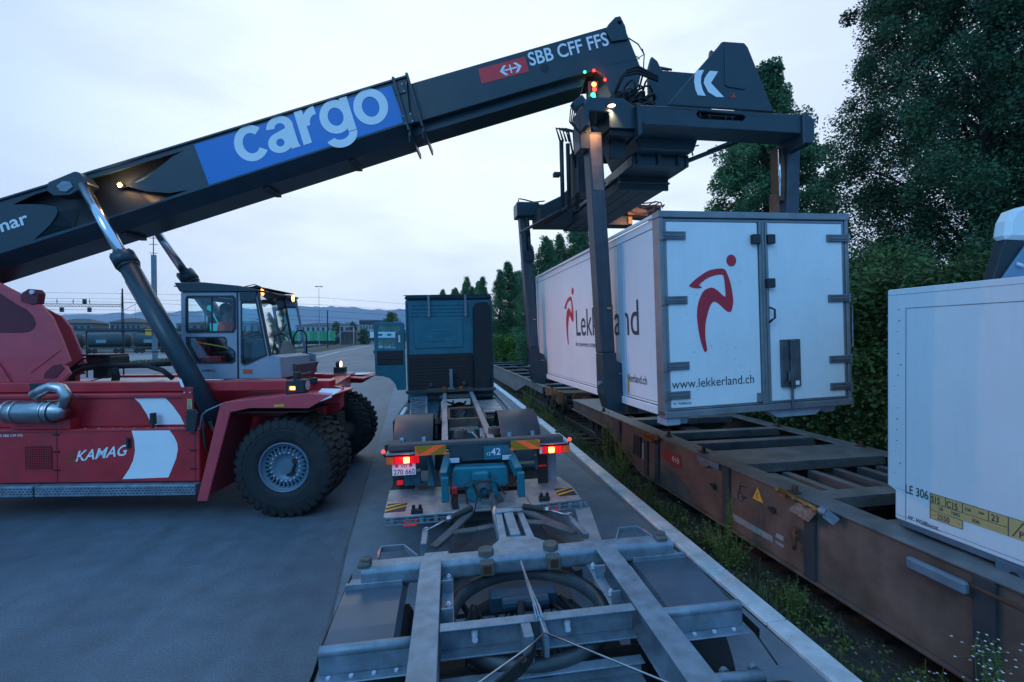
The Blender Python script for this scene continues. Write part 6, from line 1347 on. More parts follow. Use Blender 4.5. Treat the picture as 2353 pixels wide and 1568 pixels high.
strip([(.46,6.15),(.20,5.55),(-.0,5.12),(-.17,4.80)],.10,.04); strip([(.60,6.1),(.93,5.58),(1.15,5.2),(1.36,4.86)],.10,.04); strip([(.0,5.12),(.3,5.16),(.5,5.22)],.10,.03); strip([(.80,5.28),(1.1,5.18),(1.36,4.88)],.10,.03)
b.prism([(.40,5.85),(.46,6.16),(.60,6.12),(.70,5.9),(.55,5.80)],'c',.73,.80); T.part('a_frame',b,mat('dark_galvanised',(.13,.15,.16),.6,metal=.3,var=.4,scale=5),.006)
b=MB(); n=24
for k in range(n):
    t0,t1=PI*.05+PI*.9*k/n,PI*.05+PI*.9*(k+1)/n
    b.beam((.56+.66*math.cos(t0),4.1+.62*math.sin(t0)+.0,.62),(.56+.66*math.cos(t1),4.1+.62*math.sin(t1),.62),.08,.08)
b.box(.0,1.1,3.9,4.5,.50,.54)
T.part('turntable_front',b,mat('dark_ring',(.045,.055,.065),.6,var=.3))
b=MB(); b.tube([(.5,4.2,.64),(.3,4.25,.7),(.15,4.3,.66)],.008,6); T.part('loose_wire',b,galv)
# springs with hooks
for P in (((.25,5.18,.96),(-.0,4.95,.95),(-.23,4.74,.93)),((.84,5.13,.95),(1.08,4.98,.95),(1.30,4.82,.93))):
    b=MB(); p,q_=Vector(P[0]),Vector(P[1]); d=(q_-p); x=d.normalized().cross(Vector((0,0,1))).normalized(); y=x.cross(d.normalized()); nn=22
    pts=[p+d*(i/(nn*8))+ (x*math.cos(2*PI*i/8)+y*math.sin(2*PI*i/8))*.030 for i in range(nn*8+1)]
    b.tube(pts,.0075,5); b.tube([p,q_],.024,8); sp_=T.part('tension_spring',b,mat('spring_dark',(.05,.045,.045),.6) if 'spring_dark' not in bpy.data.materials else bpy.data.materials['spring_dark'])
    b=MB(); b.tube([q_,Vector(P[2])],.012,8); b.tube([q_-d*.12,q_+d*.1],.034,10); c=Vector(P[2]); b.tube([c+Vector((.03*math.cos(t*PI/6),.0,.03*math.sin(t*PI/6))) for t in range(11)],.008,6); T.part('spring_hook',b,steelw,parent=sp_)
b=MB(); b.box(-.275,-.215,4.44,4.80,.80,.93); b.beam((1.30,5.02,.86),(1.37,4.45,.86),.06,.06); b.box(-.20,.0,3.76,3.84,1.05,1.12); b.prism([(1.08,3.76),(1.08,3.95),(1.20,4.0),(1.36,3.9),(1.30,3.74)],'c',1.0,1.03); T.part('support_stand',b,galv,.006)
b=MB(); b.beam((1.72,5.8,.62),(1.36,3.8,.66),.20,.03); T.part('loading_plank',b,mat('worn_plank_steel',(.30,.30,.31),.6,var=.3,scale=4,dirt=.4,dirtc=(.25,.16,.12)),.004)
b=MB(); b.prism([(1.10,5.6),(1.2,5.2),(1.42,4.5),(1.1,5.0)],'c',.56,.58); b.box(.0,1.0,5.0,5.9,.48,.52); T.part('under_plate',b,chas)
# cables and plaited lines
b=MB()
def rope(P,r): b.tube(P,r,6)
P0=[(.545,3.40,1.19),(.56,3.2,1.14),(.57,3.0,1.13),(.56,2.85,1.17),(.55,2.70,1.19),(.55,2.54,1.205)]
for k in range(7):
    ox,oz=.02*math.cos(k*.9),.012*math.sin(k*.9); rope([(p[0]+ox*min(1,i*.35),p[1],p[2]+oz) for i,p in enumerate(P0[:5])],.0045)
T.part('plaited_cable',b,mat('pale_wire',(.35,.42,.48),.4,metal=.3,var=.3))
b=MB()
rope([(.55,2.54,1.205),(.80,2.32,1.20),(1.06,2.08,1.20),(1.3,1.85,1.2)],.0055); rope([(.55,2.54,1.205),(.42,2.43,1.20),(.24,2.31,1.19),(.0,2.13,1.19)],.0055); rope([(.54,3.4,1.19),(.555,3.0,1.16),(.55,2.54,1.205)],.0055); T.part('wire_line',b,steelw)
b=MB()
for k in range(5): rope([(.50,2.74,1.0),(.50,2.62,1.10-.01*k),(.46,2.5,1.13-.012*k),(.38+.004*k,2.42,1.14-.014*k),(.22,2.29,1.13-.015*k),(.0,2.10,1.12-.016*k)],.010)
b.cyl((.40,2.44,1.10),.028,.04,'c',8); T.part('cable_bundle',b,black)
b=MB(); b.box(.44,.50,2.62,2.80,.98,1.14); b.box(.56,.59,2.62,2.80,1.0,1.14); T.part('cable_clamp',b,galv,.003)
# ================================================================ vegetation
def leafmat(name,c,var=.5,scale=.6):
    m=bpy.data.materials.new(name); m.use_nodes=True; t=m.node_tree; n=t.nodes; l=t.links; b=n['Principled BSDF']; b.inputs['Roughness'].default_value=.6
    tcn=n.new('ShaderNodeTexCoord'); no=n.new('ShaderNodeTexNoise'); no.inputs['Scale'].default_value=scale; no.inputs['Detail'].default_value=8; l.new(tcn.outputs['Object'],no.inputs[0])
    r=n.new('ShaderNodeValToRGB'); r.color_ramp.elements[0].position=.35; r.color_ramp.elements[1].position=.65; r.color_ramp.elements[0].color=(*[x*(1-var) for x in c],1); r.color_ramp.elements[1].color=(*c,1); l.new(no.outputs[0],r.inputs[0]); l.new(r.outputs[0],b.inputs['Base Color'])
    b.inputs['Subsurface Weight'].default_value=0
    tr=n.new('ShaderNodeBsdfTranslucent'); l.new(r.outputs[0],tr.inputs[0]); mx=n.new('ShaderNodeMixShader'); mx.inputs[0].default_value=.25; l.new(b.outputs[0],mx.inputs[1]); l.new(tr.outputs[0],mx.inputs[2]); l.new(mx.outputs[0],n['Material Output'].inputs[0])
    return m
lf_pop=leafmat('poplar_leaves',(.115,.26,.115)); lf_big=leafmat('dark_leaves',(.06,.145,.065),.55,.5); lf_hedge=leafmat('hedge_leaves',(.11,.20,.055),.6,1.2); lf_weed=leafmat('weed_leaves',(.17,.24,.06),.4,5); lf_grass=leafmat('grass_blades',(.10,.125,.05),.5,3)
bark=mat('bark',(.05,.04,.035),.9,var=.4)
import numpy as np
def leaves(b,pts,r,size,n,rnd,asp=.6,up=0):
    # n leaf quads scattered round each clump centre, kept as arrays
    g=np.random.default_rng(rnd.randrange(1<<30)); P=np.array(pts,float); P=np.repeat(P,n,axis=0); N_=len(P)
    d=g.normal(size=(N_,3)); d/=np.linalg.norm(d,axis=1)[:,None]; d*=(g.random(N_)**(1/2.2))[:,None]; d[:,2]*=1.15
    c=P[:,:3]+d*P[:,3:4]; s_=size*g.uniform(.6,1.3,N_)[:,None]
    A=g.normal(size=(N_,3)); A[:,2]=A[:,2]*.7+up; A/=np.linalg.norm(A,axis=1)[:,None]
    B=np.cross(A,g.normal(size=(N_,3))); B/=np.linalg.norm(B,axis=1)[:,None]
    V=np.stack([c-A*s_*.5,c+B*s_*asp*.5,c+A*s_*.5,c-B*s_*asp*.5],axis=1).reshape(-1,3)
    if not hasattr(b,'np_'): b.np_=[]
    b.np_.append(V)
_mesh=mesh
def mesh(mb,mats,name='m',off=None):
    if not hasattr(mb,'np_'): return _mesh(mb,mats,name,off)
    V=np.concatenate(mb.np_); 
    if off is not None: V=V-np.array(off)
    me=bpy.data.meshes.new(name); nv=len(V); nf=nv//4
    me.vertices.add(nv); me.vertices.foreach_set('co',V.astype('f').ravel()); me.loops.add(nv); me.loops.foreach_set('vertex_index',np.arange(nv,dtype='i'))
    me.polygons.add(nf); me.polygons.foreach_set('loop_start',np.arange(nf,dtype='i')*4); me.materials.append(mats); me.update(calc_edges=True)
    return me
def tree_mesh(h,r,trunk,clumps,per,size,seed,shape,cr=(.3,.6)):
    rnd=random.Random(seed); pts=[]; br=MB()
    br.tube([(0,0,0),(rnd.uniform(-.1,.1),0,h*.35),(0,rnd.uniform(-.1,.1),h*.9)],[trunk,trunk*.7,trunk*.12],8)
    for i in range(clumps):
        t=rnd.random()**.85; z=h*(.10+.90*t); rr=r*shape((z/h))
        a=rnd.uniform(0,2*PI); d=rr*math.sqrt(rnd.uniform(.08,1))*rnd.uniform(.75,1.12)
        c=rnd.uniform(*cr)*(1.1-.5*z/h); pts.append((d*math.cos(a),d*math.sin(a),z,c))
        if i%(3 if r<2 else 9)==0: br.tube([(0,0,max(.3,z-d*1.2)),(d*.5*math.cos(a),d*.5*math.sin(a),z-d*.35),(d*math.cos(a),d*math.sin(a),z)],[trunk*.18,trunk*.1,trunk*.03],5,cap=False)
    lb=MB(); leaves(lb,pts,0,size,per,rnd)
    return br,lb
def tree(name,label,cat,x,y,z,br,lb,lm,group=None):
    T=Thing(name,label,cat,WF,(0,0,0),group); T.o.location=(x,y,z); T.part('trunk',br,bark,nfix=False); T.part('crown',lb,lm,nfix=False); return T.o
col=lambda t: max(.12,min(1,(t+.02)*5))*(1 if t<.55 else max(.06,(1-t)/.45)**.75)
oval=lambda t: (max(0,math.sin(PI*min(1,(t*.92+.08))))**.55)
# poplars of the row: one prototype of three sizes, then copies
pb,plb=tree_mesh(10,1.25,.16,260,90,.11,21,col,(.28,.5)); P0=tree('poplar_tree','','tree',0,0,0,pb,plb,lf_pop,'poplars in the row behind the hedge')
pb,plb=tree_mesh(10,1.35,.16,250,90,.11,22,col,(.28,.52)); P1=tree('poplar_tree','','tree',0,0,0,pb,plb,lf_pop,'poplars in the row behind the hedge')
row=[ # x,y,height,width scale
 (7.4,33,9.5,1.0),(8.75,33.5,10.3,1.15),(9.6,32.5,10.3,.95),(11.3,33.5,12.2,1.3),(12.3,35,11.8,1.1),(6.3,40,8.7,.95),(7.2,41,9.6,1.2),(8.3,43,9.0,1.0),
 (3.9,48,8.6,.9),(5.6,50,8.9,.85),(4.7,49,8.2,.9),(2.9,52,8.2,.9),(13.5,33,9.5,1.2),(9.2,46,9.5,1.1),(6.3,58,9.8,1.1),(7.5,61,9.5,1.1),(16.2,31,10.6,1.0),(15.1,33,9.6,1.2),(5.2,44,8.6,1.0),(4.4,52,9.6,1.0),(3.4,56,8.8,1.0),(10.4,38,11.0,1.2),(1.9,60,9.0,1.0)]
fixed=['slim poplar just right of the far left arm of the lifting frame','tall full poplar above the container roofline','slender poplar beside the taller full one above the container','tallest poplar over the container behind the near arm','poplar hidden partly by the near arm','narrow poplar between the lorry cab and the far arm','broad poplar left of the far arm','poplar right behind the far arm','small poplar at the lorry roof corner','pointed poplar over the right edge of the lorry cab','short poplar behind the lorry cab','leftmost small poplar above the lorry roof','bushy poplar just under the telescopic beam','distant poplar behind the far arm foot','far poplar at the end of the row','farthest poplar of the row by the barrier','small pointed poplar over the container roof','low poplar by the near right container corner','poplar just right of the lorry air stack','poplar right over the cab roof corner','thin poplar over the middle of the cab roof','poplar filling the gap behind the arm foot','leftmost of the poplars peeking over the lorry roof']
first=[P0,P1]
for i,((x,y,h,wd),lab) in enumerate(zip(row,fixed)):
    o=first[i] if i<2 else dup(first[i%2])
    o.location=(x,y,-.3); o.scale=(wd,wd,(h+.3)/10); o.rotation_euler=(0,0,i*1.7); o['label']=lab; o['group']='poplars in the row behind the hedge'
# big loose poplar behind the spreader and the dark tree at the right
b1,l1=tree_mesh(16.2,3.2,.3,640,190,.15,5,lambda t:min(1,(t+.1)*4)*(1 if t<.62 else max(.12,(1-t)/.38)**.8),(.4,.75)); tree('poplar_tree','tall loose poplar rising behind the right end of the lifting frame','tree',16.5,20.0,-.3,b1,l1,lf_pop)
b1,l1=tree_mesh(10.0,1.3,.16,140,110,.14,6,col,(.3,.6)); tree('poplar_tree','smaller airy poplar right of the tall loose one','tree',20.4,22,-.3,b1,l1,lf_pop)
b1,l1=tree_mesh(20,4.0,.42,1250,400,.09,7,lambda t:min(1,(t+.08)*3.2)*(1 if t<.45 else 1-(t-.45)*.5)*(1 if t<.8 else max(.2,(1-t)/.2)**.5),(.36,.85)); tree('dark_broadleaf_tree','huge dark tree towering behind the right hand container','tree',17.3,11.4,-.3,b1,l1,lf_big)
b1,l1=tree_mesh(15,4.5,.45,420,200,.16,8,lambda t:max(0,math.sin(PI*min(1,t*.75+.22)))**.5,(.7,1.3)); tree('dark_broadleaf_tree','second dark tree at the far right edge behind the huge one','tree',20.5,9.0,-.3,b1,l1,lf_big)
# hedge
def hedge(name,label,segs,size,per,seed,lm,h0=0):
    rnd=random.Random(seed); b=MB(); core=MB(); pts=[]
    for (x0,y0,x1,y1,h,wd,n) in segs:
        for i in range(n):
            t=rnd.random(); u=rnd.uniform(-1,1); z=h*rnd.random()**.85; face=rnd.random()<.7
            x=x0+(x1-x0)*t; y=y0+(y1-y0)*t; L_=math.hypot(x1-x0,y1-y0); nx_,ny_=-(y1-y0)/L_,(x1-x0)/L_
            if face: u=-1.0*(1-.35*(z/h)**3)
            if rnd.random()<.3: z=h*rnd.uniform(.92,1.08)
            pts.append((x+nx_*u*wd,y+ny_*u*wd,z,.38))
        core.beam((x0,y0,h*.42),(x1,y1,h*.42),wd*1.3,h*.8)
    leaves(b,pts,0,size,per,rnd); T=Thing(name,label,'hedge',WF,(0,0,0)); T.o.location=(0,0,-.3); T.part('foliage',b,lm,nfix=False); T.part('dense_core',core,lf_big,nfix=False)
hedge('hedge','tall green hedge behind the right hand container and the wagon',[(9.6,30,8.9,3.5,3.9,1.0,2600),(8.9,3.5,9.0,-3,3.9,1.0,250),(11.6,15,11.2,8,4.7,1.0,600)],.10,75,31,lf_hedge)
hedge('hedge','trimmed green hedge beyond the galvanised barrier',[(14,31,4.6,45,3.6,1.1,500),(4.6,45,3.2,75,3.4,1.1,300),(5.0,40,12,34,2.9,.8,500)],.14,60,32,leafmat('bright_hedge_leaves',(.17,.34,.06),.5,1.2))
# weeds and grass between kerb and track
gb=MB(); rnd=random.Random(77)
def blade(b,x,y,z,h,wd,lean,rnd):
    a=rnd.uniform(0,2*PI); dx,dy=math.cos(a),math.sin(a); px,py=-dy*wd,dx*wd
    m1=(x+dx*lean*.4,y+dy*lean*.4,z+h*.6); m2=(x+dx*lean,y+dy*lean,z+h)
    b.add([(x-px,y-py,z),(x+px,y+py,z),(m1[0]+px*.8,m1[1]+py*.8,m1[2]),(m1[0]-px*.8,m1[1]-py*.8,m1[2]),m2],[(0,1,2,3),(3,2,4)])
patches=[(rnd.uniform(1.5,30)**1,rnd.random()) for _ in range(120)]
for i in range(26000):
    y=1.2+28*rnd.random()**1.7; u=rnd.random(); x=kx(y)+.16+u*(.75 if y<9 else 1.3)
    dens=math.sin(y*1.7)+math.sin(x*5+y*.9)+math.sin(y*4.1+x*2)
    if rnd.random()>.22+.30*dens: continue
    z=-.12-.2*min(1,u*1.6); blade(gb,x,y,z,rnd.uniform(.04,.20)*(1.25 if dens>.8 else 1),rnd.uniform(.004,.009),rnd.uniform(.02,.12),rnd)
for i in range(5000):
    x=rnd.uniform(7.7,9.6); y=rnd.uniform(3,26); blade(gb,x,y,-.3,rnd.uniform(.05,.3),rnd.uniform(.008,.016),rnd.uniform(.03,.15),rnd)
single('grass',gb,lf_grass,kind='stuff',nfix=False)
cb=MB(); cpts=[]
for i in range(600):
    y=1.5+20*rnd.random()**1.5; x=kx(y)+.2+rnd.random()*.7; cpts.append((x,y,-.2+rnd.random()*.08,.09))
leaves(cb,cpts,0,.045,9,rnd)
single('ground_cover',cb,lf_weed,kind='stuff',nfix=False)
sb=MB()
for i in range(2600):
    y=1.5+16*rnd.random()**1.3; x=kx(y)+.13+rnd.random()**1.2*1.0; s=rnd.uniform(.008,.028); z=-.13-.22*min(1,(x-kx(y))*1.2)
    sb.add([(x+s*rnd.uniform(.6,1),y,z),(x,y+s,z),(x-s,y,z),(x,y-s*rnd.uniform(.6,1),z),(x,y,z+s*.8)],[(0,1,4),(1,2,4),(2,3,4),(3,0,4)])
single('pebbles',sb,mat('pebble',(.17,.15,.14),.85,var=.5,scale=30),kind='stuff',nfix=False)
def weed(label,x,y,h,n,sp,seed,size=.05,z=-.25,flowers=0,stems=None):
    rnd=random.Random(seed); T=Thing('weed_plant',label,'plant',WF,(0,0,0)); T.o.location=(x,y,z); st=MB(); lv=MB(); fl=MB()
    for k in range(n):
        a=rnd.uniform(0,2*PI); r0_=rnd.uniform(0,sp*.5); hx=h*rnd.uniform(.6,1.0); bx,by=r0_*math.cos(a),r0_*math.sin(a); tx,ty=bx+sp*.5*math.cos(a)*rnd.random(),by+sp*.5*math.sin(a)*rnd.random()
        st.tube([(bx*.4,by*.4,0),((bx+tx)/2,(by+ty)/2,hx*.55),(tx,ty,hx)],[.006,.004,.002],5,cap=False)
        m_=int(hx*34)
        for u_ in (0,1,2):
            leaves(lv,[(bx*.4+(tx-bx*.4)*t,by*.4+(ty-by*.4)*t,hx*t,.035) for t in [.12+.88*(j+.0)/m_ for j in range(m_) if j*3//m_==u_]],0,size*(1.1-.25*u_),3,rnd,.32,.5)
        if flowers:
            for j in range(flowers):
                c=Vector((tx+rnd.uniform(-.12,.12),ty+rnd.uniform(-.12,.12),hx+rnd.uniform(-.2,.06)))
                st.tube([(tx,ty,hx*.85),tuple(c)],.0015,4,cap=False)
                for q in range(6): tt=q*PI/3; u=Vector((math.cos(tt),math.sin(tt),.15))*.010; v=Vector((-math.sin(tt),math.cos(tt),0))*.004; fl.add([c,c+u*.6+v,c+u,c+u*.6-v],[(0,1,2,3)])
    T.part('stem',st,lf_weed,nfix=False); T.part('leaves',lv,lf_weed,nfix=False)
    if flowers: T.part('flowers',fl,whitep,nfix=False)
weed('tall upright weed rising in front of the brown wagon beam',4.12,5.72,1.05,5,.16,1,.075)
weed('feathery pale grass tuft beside the tall weed',3.98,5.6,.75,16,.5,2,.05)
weed('bushy green weed beside the lorry right tail light',4.15,9.4,1.0,16,.75,3,.07)
weed('tall yellow green weed behind the tail light weed',4.25,10.4,1.45,7,.3,4,.08)
weed('low weed at the wagon foot beyond the tail light',4.2,8.3,.5,10,.4,9,.05)
weed('weed near the lorry cab corner',3.95,17.6,1.25,12,.6,5,.09)
weed('second weed clump just before the cab corner weed',4.1,15.5,.8,12,.6,6,.08)
weed('white flowered weed at the foot of the right hand container',4.24,2.62,.95,9,.42,7,.04,flowers=9)
weed('smaller white flowered weed nearer the kerb',4.1,3.05,.45,8,.3,8,.035,flowers=3)
weed('leafy weed low between kerb and wagon',4.05,4.5,.42,12,.3,10,.06)
weed('small leafy weed beside the kerb',3.95,7.1,.4,10,.3,11,.05)
weed('short weed at the bottom right corner',4.15,2.2,.6,12,.4,12,.05)
# ================================================================ far background
def mast(label,x,y,h,r=.12,head=0,cat='mast',name='light_mast'):
    T=Thing(name,label,cat,WF,(x,y,0)); b=MB(); b.cyl((x,y,0),r,h*.62,'c',10,r2=r*.8); b.cyl((x,y,h*.62),r*.5,h*.38,'c',8,r2=r*.35); T.part('pole',b,galv)
    if head: b=MB(); b.box(x-head,x+head,y-.15,y+.15,h,h+.12); b.box(x-head,x-head+.5,y-.2,y+.2,h-.15,h); b.box(x+head-.5,x+head,y-.2,y+.2,h-.15,h); T.part('lamp_head',b,slate)
    return T
T=mast('tall light mast standing beside the pale lane right of the crane cab',-31.2,141.5,18,.14,1.0)
b=MB(); b.cyl((-28.8,141,0),.16,11,'c',8); single('dark_post',b,slate_d,'dark post just right of the tall light mast','post')
# thick lattice topped pole behind the lift cylinder
T=Thing('antenna_pole','thick grey pole with a thin antenna behind the lift cylinders','pole',WF,(-34.1,65.3,0)); b=MB(); b.box(-34.35,-33.9,65.1,65.5,0,13.6); T.part('pole',b,mat('pole_grey',(.16,.21,.26),.6))
b=MB(); b.tube([(-34.15,65.3,13.6),(-34.15,65.3,19)],.05,6)
for z in (13.8,14.9,15.7): b.box(-34.6,-33.7,65.25,65.35,z,z+.06)
T.part('antenna',b,slate)
b=MB(); b.box(-35.0,-34.3,64.9,65.0,3.4,4.2); T.part('yellow_box',b,yel)
# catenary gantry
T=Thing('signal_gantry','lattice signal gantry spanning the tracks at the left','gantry',WF,(-86,133.6,0))
b=MB()
for x in (-95.2,-77.1):
    for dx,dy in ((-.25,-.25),(.25,-.25),(-.25,.25),(.25,.25)): b.beam((x+dx*1.3,133.6+dy,0),(x+dx*.3,133.6+dy*.3,16 if x>-90 else 13.5),.10,.10)
    for k in range(18): z=k*.85; b.beam((x-.3,133.35,z),(x+.3,133.35,z+.8),.05,.05)
T.part('mast',b,slate_d)
b=MB(); b.beam((-110,133.6,12.05),(-77,133.6,11.9),.15,.12); b.beam((-110,133.6,11.4),(-77,133.6,11.3),.12,.12)
for k in range(44): x=-110+k*.75; b.beam((x,133.6,11.35),(x+.37,133.6,12),.06,.06); b.beam((x+.37,133.6,12),(x+.75,133.6,11.35),.06,.06)
b.beam((-77,133.6,12.3),(-70,133.6,12.5),.08,.08); b.beam((-77,133.6,10.3),(-73.5,133.6,12.4),.08,.08); T.part('crossbeam',b,slate_d)
for x,z in ((-90.5,10.5),(-84.45,10.5),(-85.5,12.6)):
    b=MB(); b.box(x-.4,x+.4,133.4,133.7,z-.6,z+.6); T.part('signal_head',b,blackp)
b=MB()
for x in (-91.5,-88,-84.4): b.box(x-.05,x+.05,133.5,133.6,12,13.2); b.box(x-.2,x+.2,133.5,133.6,12.6,12.7)
T.part('insulator',b,slate)
b=MB()
for z0,z1 in ((13.2,14.5),(12.4,12.8),(14.6,16.5),(10.4,11.0),(9.4,9.9)): b.tube([(-120,131,z0),(-77,133.6,z0+.1),(-30,138,z1-2),(10,150,z1-4)],.03,4,cap=False)
T=Thing('overhead_line','thin overhead wires strung past the gantry mast','wires',WF,(-77,133,12)); T.part('wire',b,slate_d)
for i,(x,y,h,l_) in enumerate(((-100,180,15,'thin catenary post left of the gantry mast'),(-92,200,11,'short catenary post behind the dark wagons'),(-72,190,13,'thin pole right of the gantry mast'),(-57,170,9.5,'thin pole behind the crane cab window'),(-45.5,175,11,'small lamp post beside the green wagons'))):
    mast(l_,x,y,h,.12,.7 if i in (3,4) else 0,'post','line_post')
# dark wagons at the left
def wagon_box(x,y,L_,h,mt,dome=1,label='',grp='dark wagons in the rail yard',name='freight_wagon'):
    T=Thing(name,label,'railway wagon',WF,(x,y,0),grp)
    b=MB(); b.box(x,x+L_,y,y+2.8,1.15,1.45); T.part('underframe',b,rust)
    b=MB()
    for k in (.15,.27,.73,.85): b.cyl((x+L_*k,y-.05,.62),.5,.12,'b',14)
    b.box(x+L_*.1,x+L_*.32,y,y+.1,.5,.9); b.box(x+L_*.68,x+L_*.9,y,y+.1,.5,.9); T.part('bogie',b,wagd)
    b=MB()
    if dome: b.lathe([(.001,0),(.9,.05),(1.35,.3),(1.35,L_-.9),(.9,L_-.65),(.001,L_-.6)],(x+.3,y+1.4,1.45+1.3),'a',20)
    else:
        b.box(x+.2,x+L_-.2,y,y+2.8,1.45,h)
        for k in range(int(L_/1.2)): b.box(x+.4+k*1.2,x+.5+k*1.2,y-.08,y,1.45,h)
    T.part('tank' if dome else 'body',b,mt)
    b=MB(); b.box(x+L_*.3,x+L_*.3+1.8,y-.09 if not dome else y+.02,y-.085 if not dome else y+.03,2.2,2.9); T.part('panel',b,mat('wagon_panel',(.2,.27,.3),.6) if 'wagon_panel' not in bpy.data.materials else bpy.data.materials['wagon_panel'])
dk=mat('dark_teal_wagon',(.03,.06,.07),.6,var=.3,scale=.5); dk2=mat('brown_wagon',(.07,.04,.035),.7,var=.3,scale=.5); dk3=mat('grey_wagon',(.06,.065,.075),.7,var=.3,scale=.5)
labs=['dark tank wagon nearest the crane tower','second dark tank wagon from the crane tower','dark tank wagon left of the gantry mast','dark tank wagon just behind the gantry mast','brown box wagon right of the gantry mast','brown box wagon by the pole with the yellow box','dark box wagon seen under the lift cylinder','grey box wagon seen through the cab window']
for i,x in enumerate((-84,-75.6,-67.2,-58.8,-50.4,-42.5)):
    wagon_box(x,104-(.0 if i<5 else 0),8.1,3.9,[dk,dk,dk,dk,dk2,dk2,dk3,dk3][i],1 if i<4 else 0,labs[i])
# far loaded wagons with green bodies
gr=mat('green_load',(.03,.42,.16),.5,var=.2,scale=.3); gp_=mat('pale_green_load',(.25,.45,.38),.5,var=.2,scale=.3)
for i,(x,l_) in enumerate(((-75,'green loaded wagon nearest the crane cab'),(-63.4,'middle green loaded flat wagon'),(-50.4,'green loaded wagon at the right end of the train'))):
    T=Thing('green_wagon',l_,'railway wagon',WF,(x,200,0),'green loaded wagons in the far train')
    b=MB(); b.box(x,x+12.2,199.5,202.5,1.3,1.9); b.box(x,x+12.2,199.6,199.8,.4,1.3); T.part('underframe',b,wagd)
    for k in range(9):
        b=MB(); xx=x+.2+k*1.33; b.box(xx,xx+1.22,199.6,202.4,1.9,5.9); 
        for q in range(3): b.box(xx+.1+q*.4,xx+.18+q*.4,199.5,199.6,2.0,5.8)
        T.part('bale',b,gr if (k*7+i)%3 else gp_)
# low buildings
def house(label,x,y,wd,d,h,rh,wm,rm,name='house',hip=1,floors=2,nw=6):
    T=Thing(name,label,'building',WF,(x,y,0)); b=MB(); b.box(x,x+wd,y,y+d,0,h); T.part('wall',b,wm)
    b=MB(); e=.6
    if hip: b.add([(x-e,y-e,h),(x+wd+e,y-e,h),(x+wd+e,y+d+e,h),(x-e,y+d+e,h),(x+wd*.3,y+d/2,h+rh),(x+wd*.7,y+d/2,h+rh)],[(0,1,5,4),(1,2,5),(2,3,4,5),(3,0,4),(0,3,2,1)])
    else: b.box(x-.2,x+wd+.2,y-.2,y+d+.2,h,h+rh)
    T.part('roof',b,rm)
    for f in range(floors):
        for k in range(nw):
            b=MB(); xx=x+wd*(k+.5)/nw; z=h*(f+.35)/floors; b.box(xx-wd/nw*.22,xx+wd/nw*.22,y-.05,y+.0-.002,z,z+h/floors*.45); T.part('window',b,winm)
winm=mat('dim_window',(.03,.045,.06),.3)
wl=mat('pale_plaster',(.34,.38,.40),.8,var=.15,scale=.1); wl2=mat('grey_plaster',(.18,.21,.22),.8,var=.2,scale=.1); rf=mat('dark_roof',(.06,.07,.085),.8,var=.2); rf2=mat('brown_roof',(.10,.09,.08),.8,var=.2)
house('low house with a hipped roof behind the dark wagons, left of the gantry mast',-112,162,10,8,8.0,1.5,wl2,rf2)
house('low house with a hipped roof behind the gantry mast',-97,162,8.5,8,8.2,1.5,wl2,rf2)
house('long grey shed behind the dark wagons',-122,150,60,10,5.6,.5,wl2,rf,'shed',0,1,14)
house('long pale terrace beyond the green wagons at the left',-68,255,30,12,9.6,1.6,wl,rf,'terrace',1,2,12)
house('pale block with columns and a flat slate roof near the open lorry door',-33,235,11,10,9.5,2.2,wl,rf,'office_block',0,3,8)
house('white house between bushes left of the columned block',-45,250,9,8,9.5,1.6,wl,rf2,'house',1,2,4)
house('dark shed at the end of the lane below the columned block',-38.5,215,6,6,5.5,1,rf2,rf,'shed',1,1,3)
house('distant row of houses left of the crane cab',-160,330,60,14,13,2,wl2,rf,'terrace',1,2,14)
house('pale grey hall seen above the container behind the dark tree',26,36,16,10,7.4,2.8,mat('hall_wall',(.5,.52,.56),.7),mat('hall_roof',(.45,.47,.52),.7),'hall',1,1,3)
T=Thing('portal_frame','pale goalpost frame over the lane end near the dark shed','gantry',WF,(-37,205,0)); b=MB(); b.box(-37,-36.7,205,205.3,0,8); b.box(-31.5,-31.2,205,205.3,0,8); b.box(-37,-31.2,205,205.3,7.8,8.1); T.part('frame',b,mat('pale_frame',(.4,.45,.5),.6))
# far bushes and trees
def bush(label,x,y,h,r,n,seed,lm,size=.5,name='bush'):
    rnd=random.Random(seed); pts=[]
    for i in range(n):
        a=rnd.uniform(0,2*PI); t=rnd.random(); rr=r*math.sin(PI*(.15+.8*t))*math.sqrt(rnd.random()); pts.append((rr*math.cos(a),rr*math.sin(a),h*t,r*.25))
    b=MB(); leaves(b,pts,0,size,22,rnd); br=MB(); br.tube([(0,0,0),(0,0,h*.8)],[.2,.05],6); T=Thing(name,label,'tree' if name!='bush' else 'bush',WF,(0,0,0)); T.o.location=(x,y,0); T.part('trunk',br,bark,nfix=False); T.part('crown',b,lm,nfix=False)
bush('round dark bush beside the lane just left of the open lorry door',-28.5,215,6.5,3.8,120,1,lf_big,.6)
bush('dark tree right of the green wagons',-42,225,10,4,120,2,lf_big,.6,'broadleaf_tree')
bush('small tree left of the columned block',-36,232,10.5,2.8,90,3,lf_big,.5,'broadleaf_tree')
bush('green tree behind the lorry cab left edge',-11.5,150,10.5,4.2,160,4,lf_hedge,.5,'broadleaf_tree')
bush('low green bush left of the lorry cab',-17,190,9.5,5,140,5,lf_hedge,.6)
bush('far green tree between block and lorry',-21,260,12,5,120,6,lf_hedge,.7,'broadleaf_tree')
bush('dark tree behind the dark wagons near the cab',-52,170,9.5,3,100,7,lf_big,.5,'broadleaf_tree')
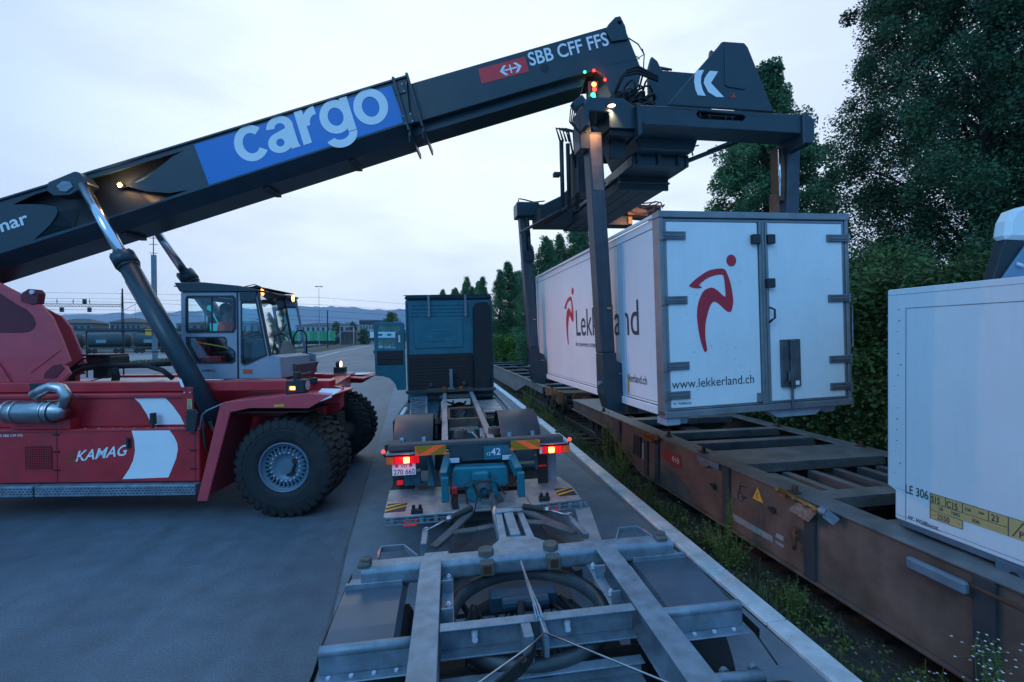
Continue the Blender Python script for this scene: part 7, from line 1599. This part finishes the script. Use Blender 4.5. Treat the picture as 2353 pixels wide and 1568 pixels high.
bush('bushes behind the gantry mast at the yard edge',-80,150,5.5,4,100,8,lf_big,.5)
# tree belt far away under the hills
rnd=random.Random(15); pts=[(x,420+rnd.uniform(-25,25),rnd.uniform(1,8)+3*math.sin(x*.03),4.5) for x in [rnd.uniform(-420,120) for _ in range(900)]]
b=MB(); leaves(b,pts,0,2.2,12,rnd); single('tree_belt',b,mat('far_foliage',(.045,.075,.075),.9,var=.4,scale=.05),'far band of trees under the hills across the yard','woods',kind='stuff',nfix=False)
gb=MB()
for i in range(9000):
    t=rnd.random()**1.6; y=56+t*150; 
    xa=-26-(y-56)*.06; x=xa-rnd.random()*6-3; blade(gb,x,y,0,rnd.uniform(.15,.5),.05,rnd.uniform(.05,.3),rnd)
single('verge_grass',gb,lf_grass,kind='stuff',nfix=False)
# white trailer parked far off
T=Thing('parked_trailer','white box trailer far away seen through the open lorry door window','trailer',WF,(-8,80,0)); b=MB(); b.box(-9.6,-4.3,80,82.4,2.9,3.9); T.part('body',b,whited,.05)
b=MB(); b.box(-8.3,-7.6,79.97,79.99,3.25,3.6); b.box(-6.8,-6.1,79.97,79.99,3.25,3.6); T.part('logo_panel',b,winm)
b=MB(); b.box(-9.4,-4.5,80.2,82.2,2.5,2.899); b.box(-5.0,-4.4,79.9,80.2,1.2,3.2); T.part('underframe',b,slate)
b=MB()
for x in (-8.6,-7.4,-5): b.cyl((x,80.1,.5),.5,.3,'b',16); b.box(x-.1,x+.1,80.3,80.5,.5,2.5)
T.part('wheel',b,tyrem)
# evening air
b=MB(); b.box(-3200,2600,-60,3200,-3,400)
hz_m=bpy.data.materials.new('haze'); hz_m.use_nodes=True; t_=hz_m.node_tree; t_.nodes.clear(); o_=t_.nodes.new('ShaderNodeOutputMaterial'); v_=t_.nodes.new('ShaderNodeVolumePrincipled'); v_.inputs['Density'].default_value=.0001; v_.inputs['Color'].default_value=(.85,.92,1,1); v_.inputs['Anisotropy'].default_value=0
t_.links.new(v_.outputs[0],o_.inputs['Volume']); single('haze',b,hz_m,kind='stuff')
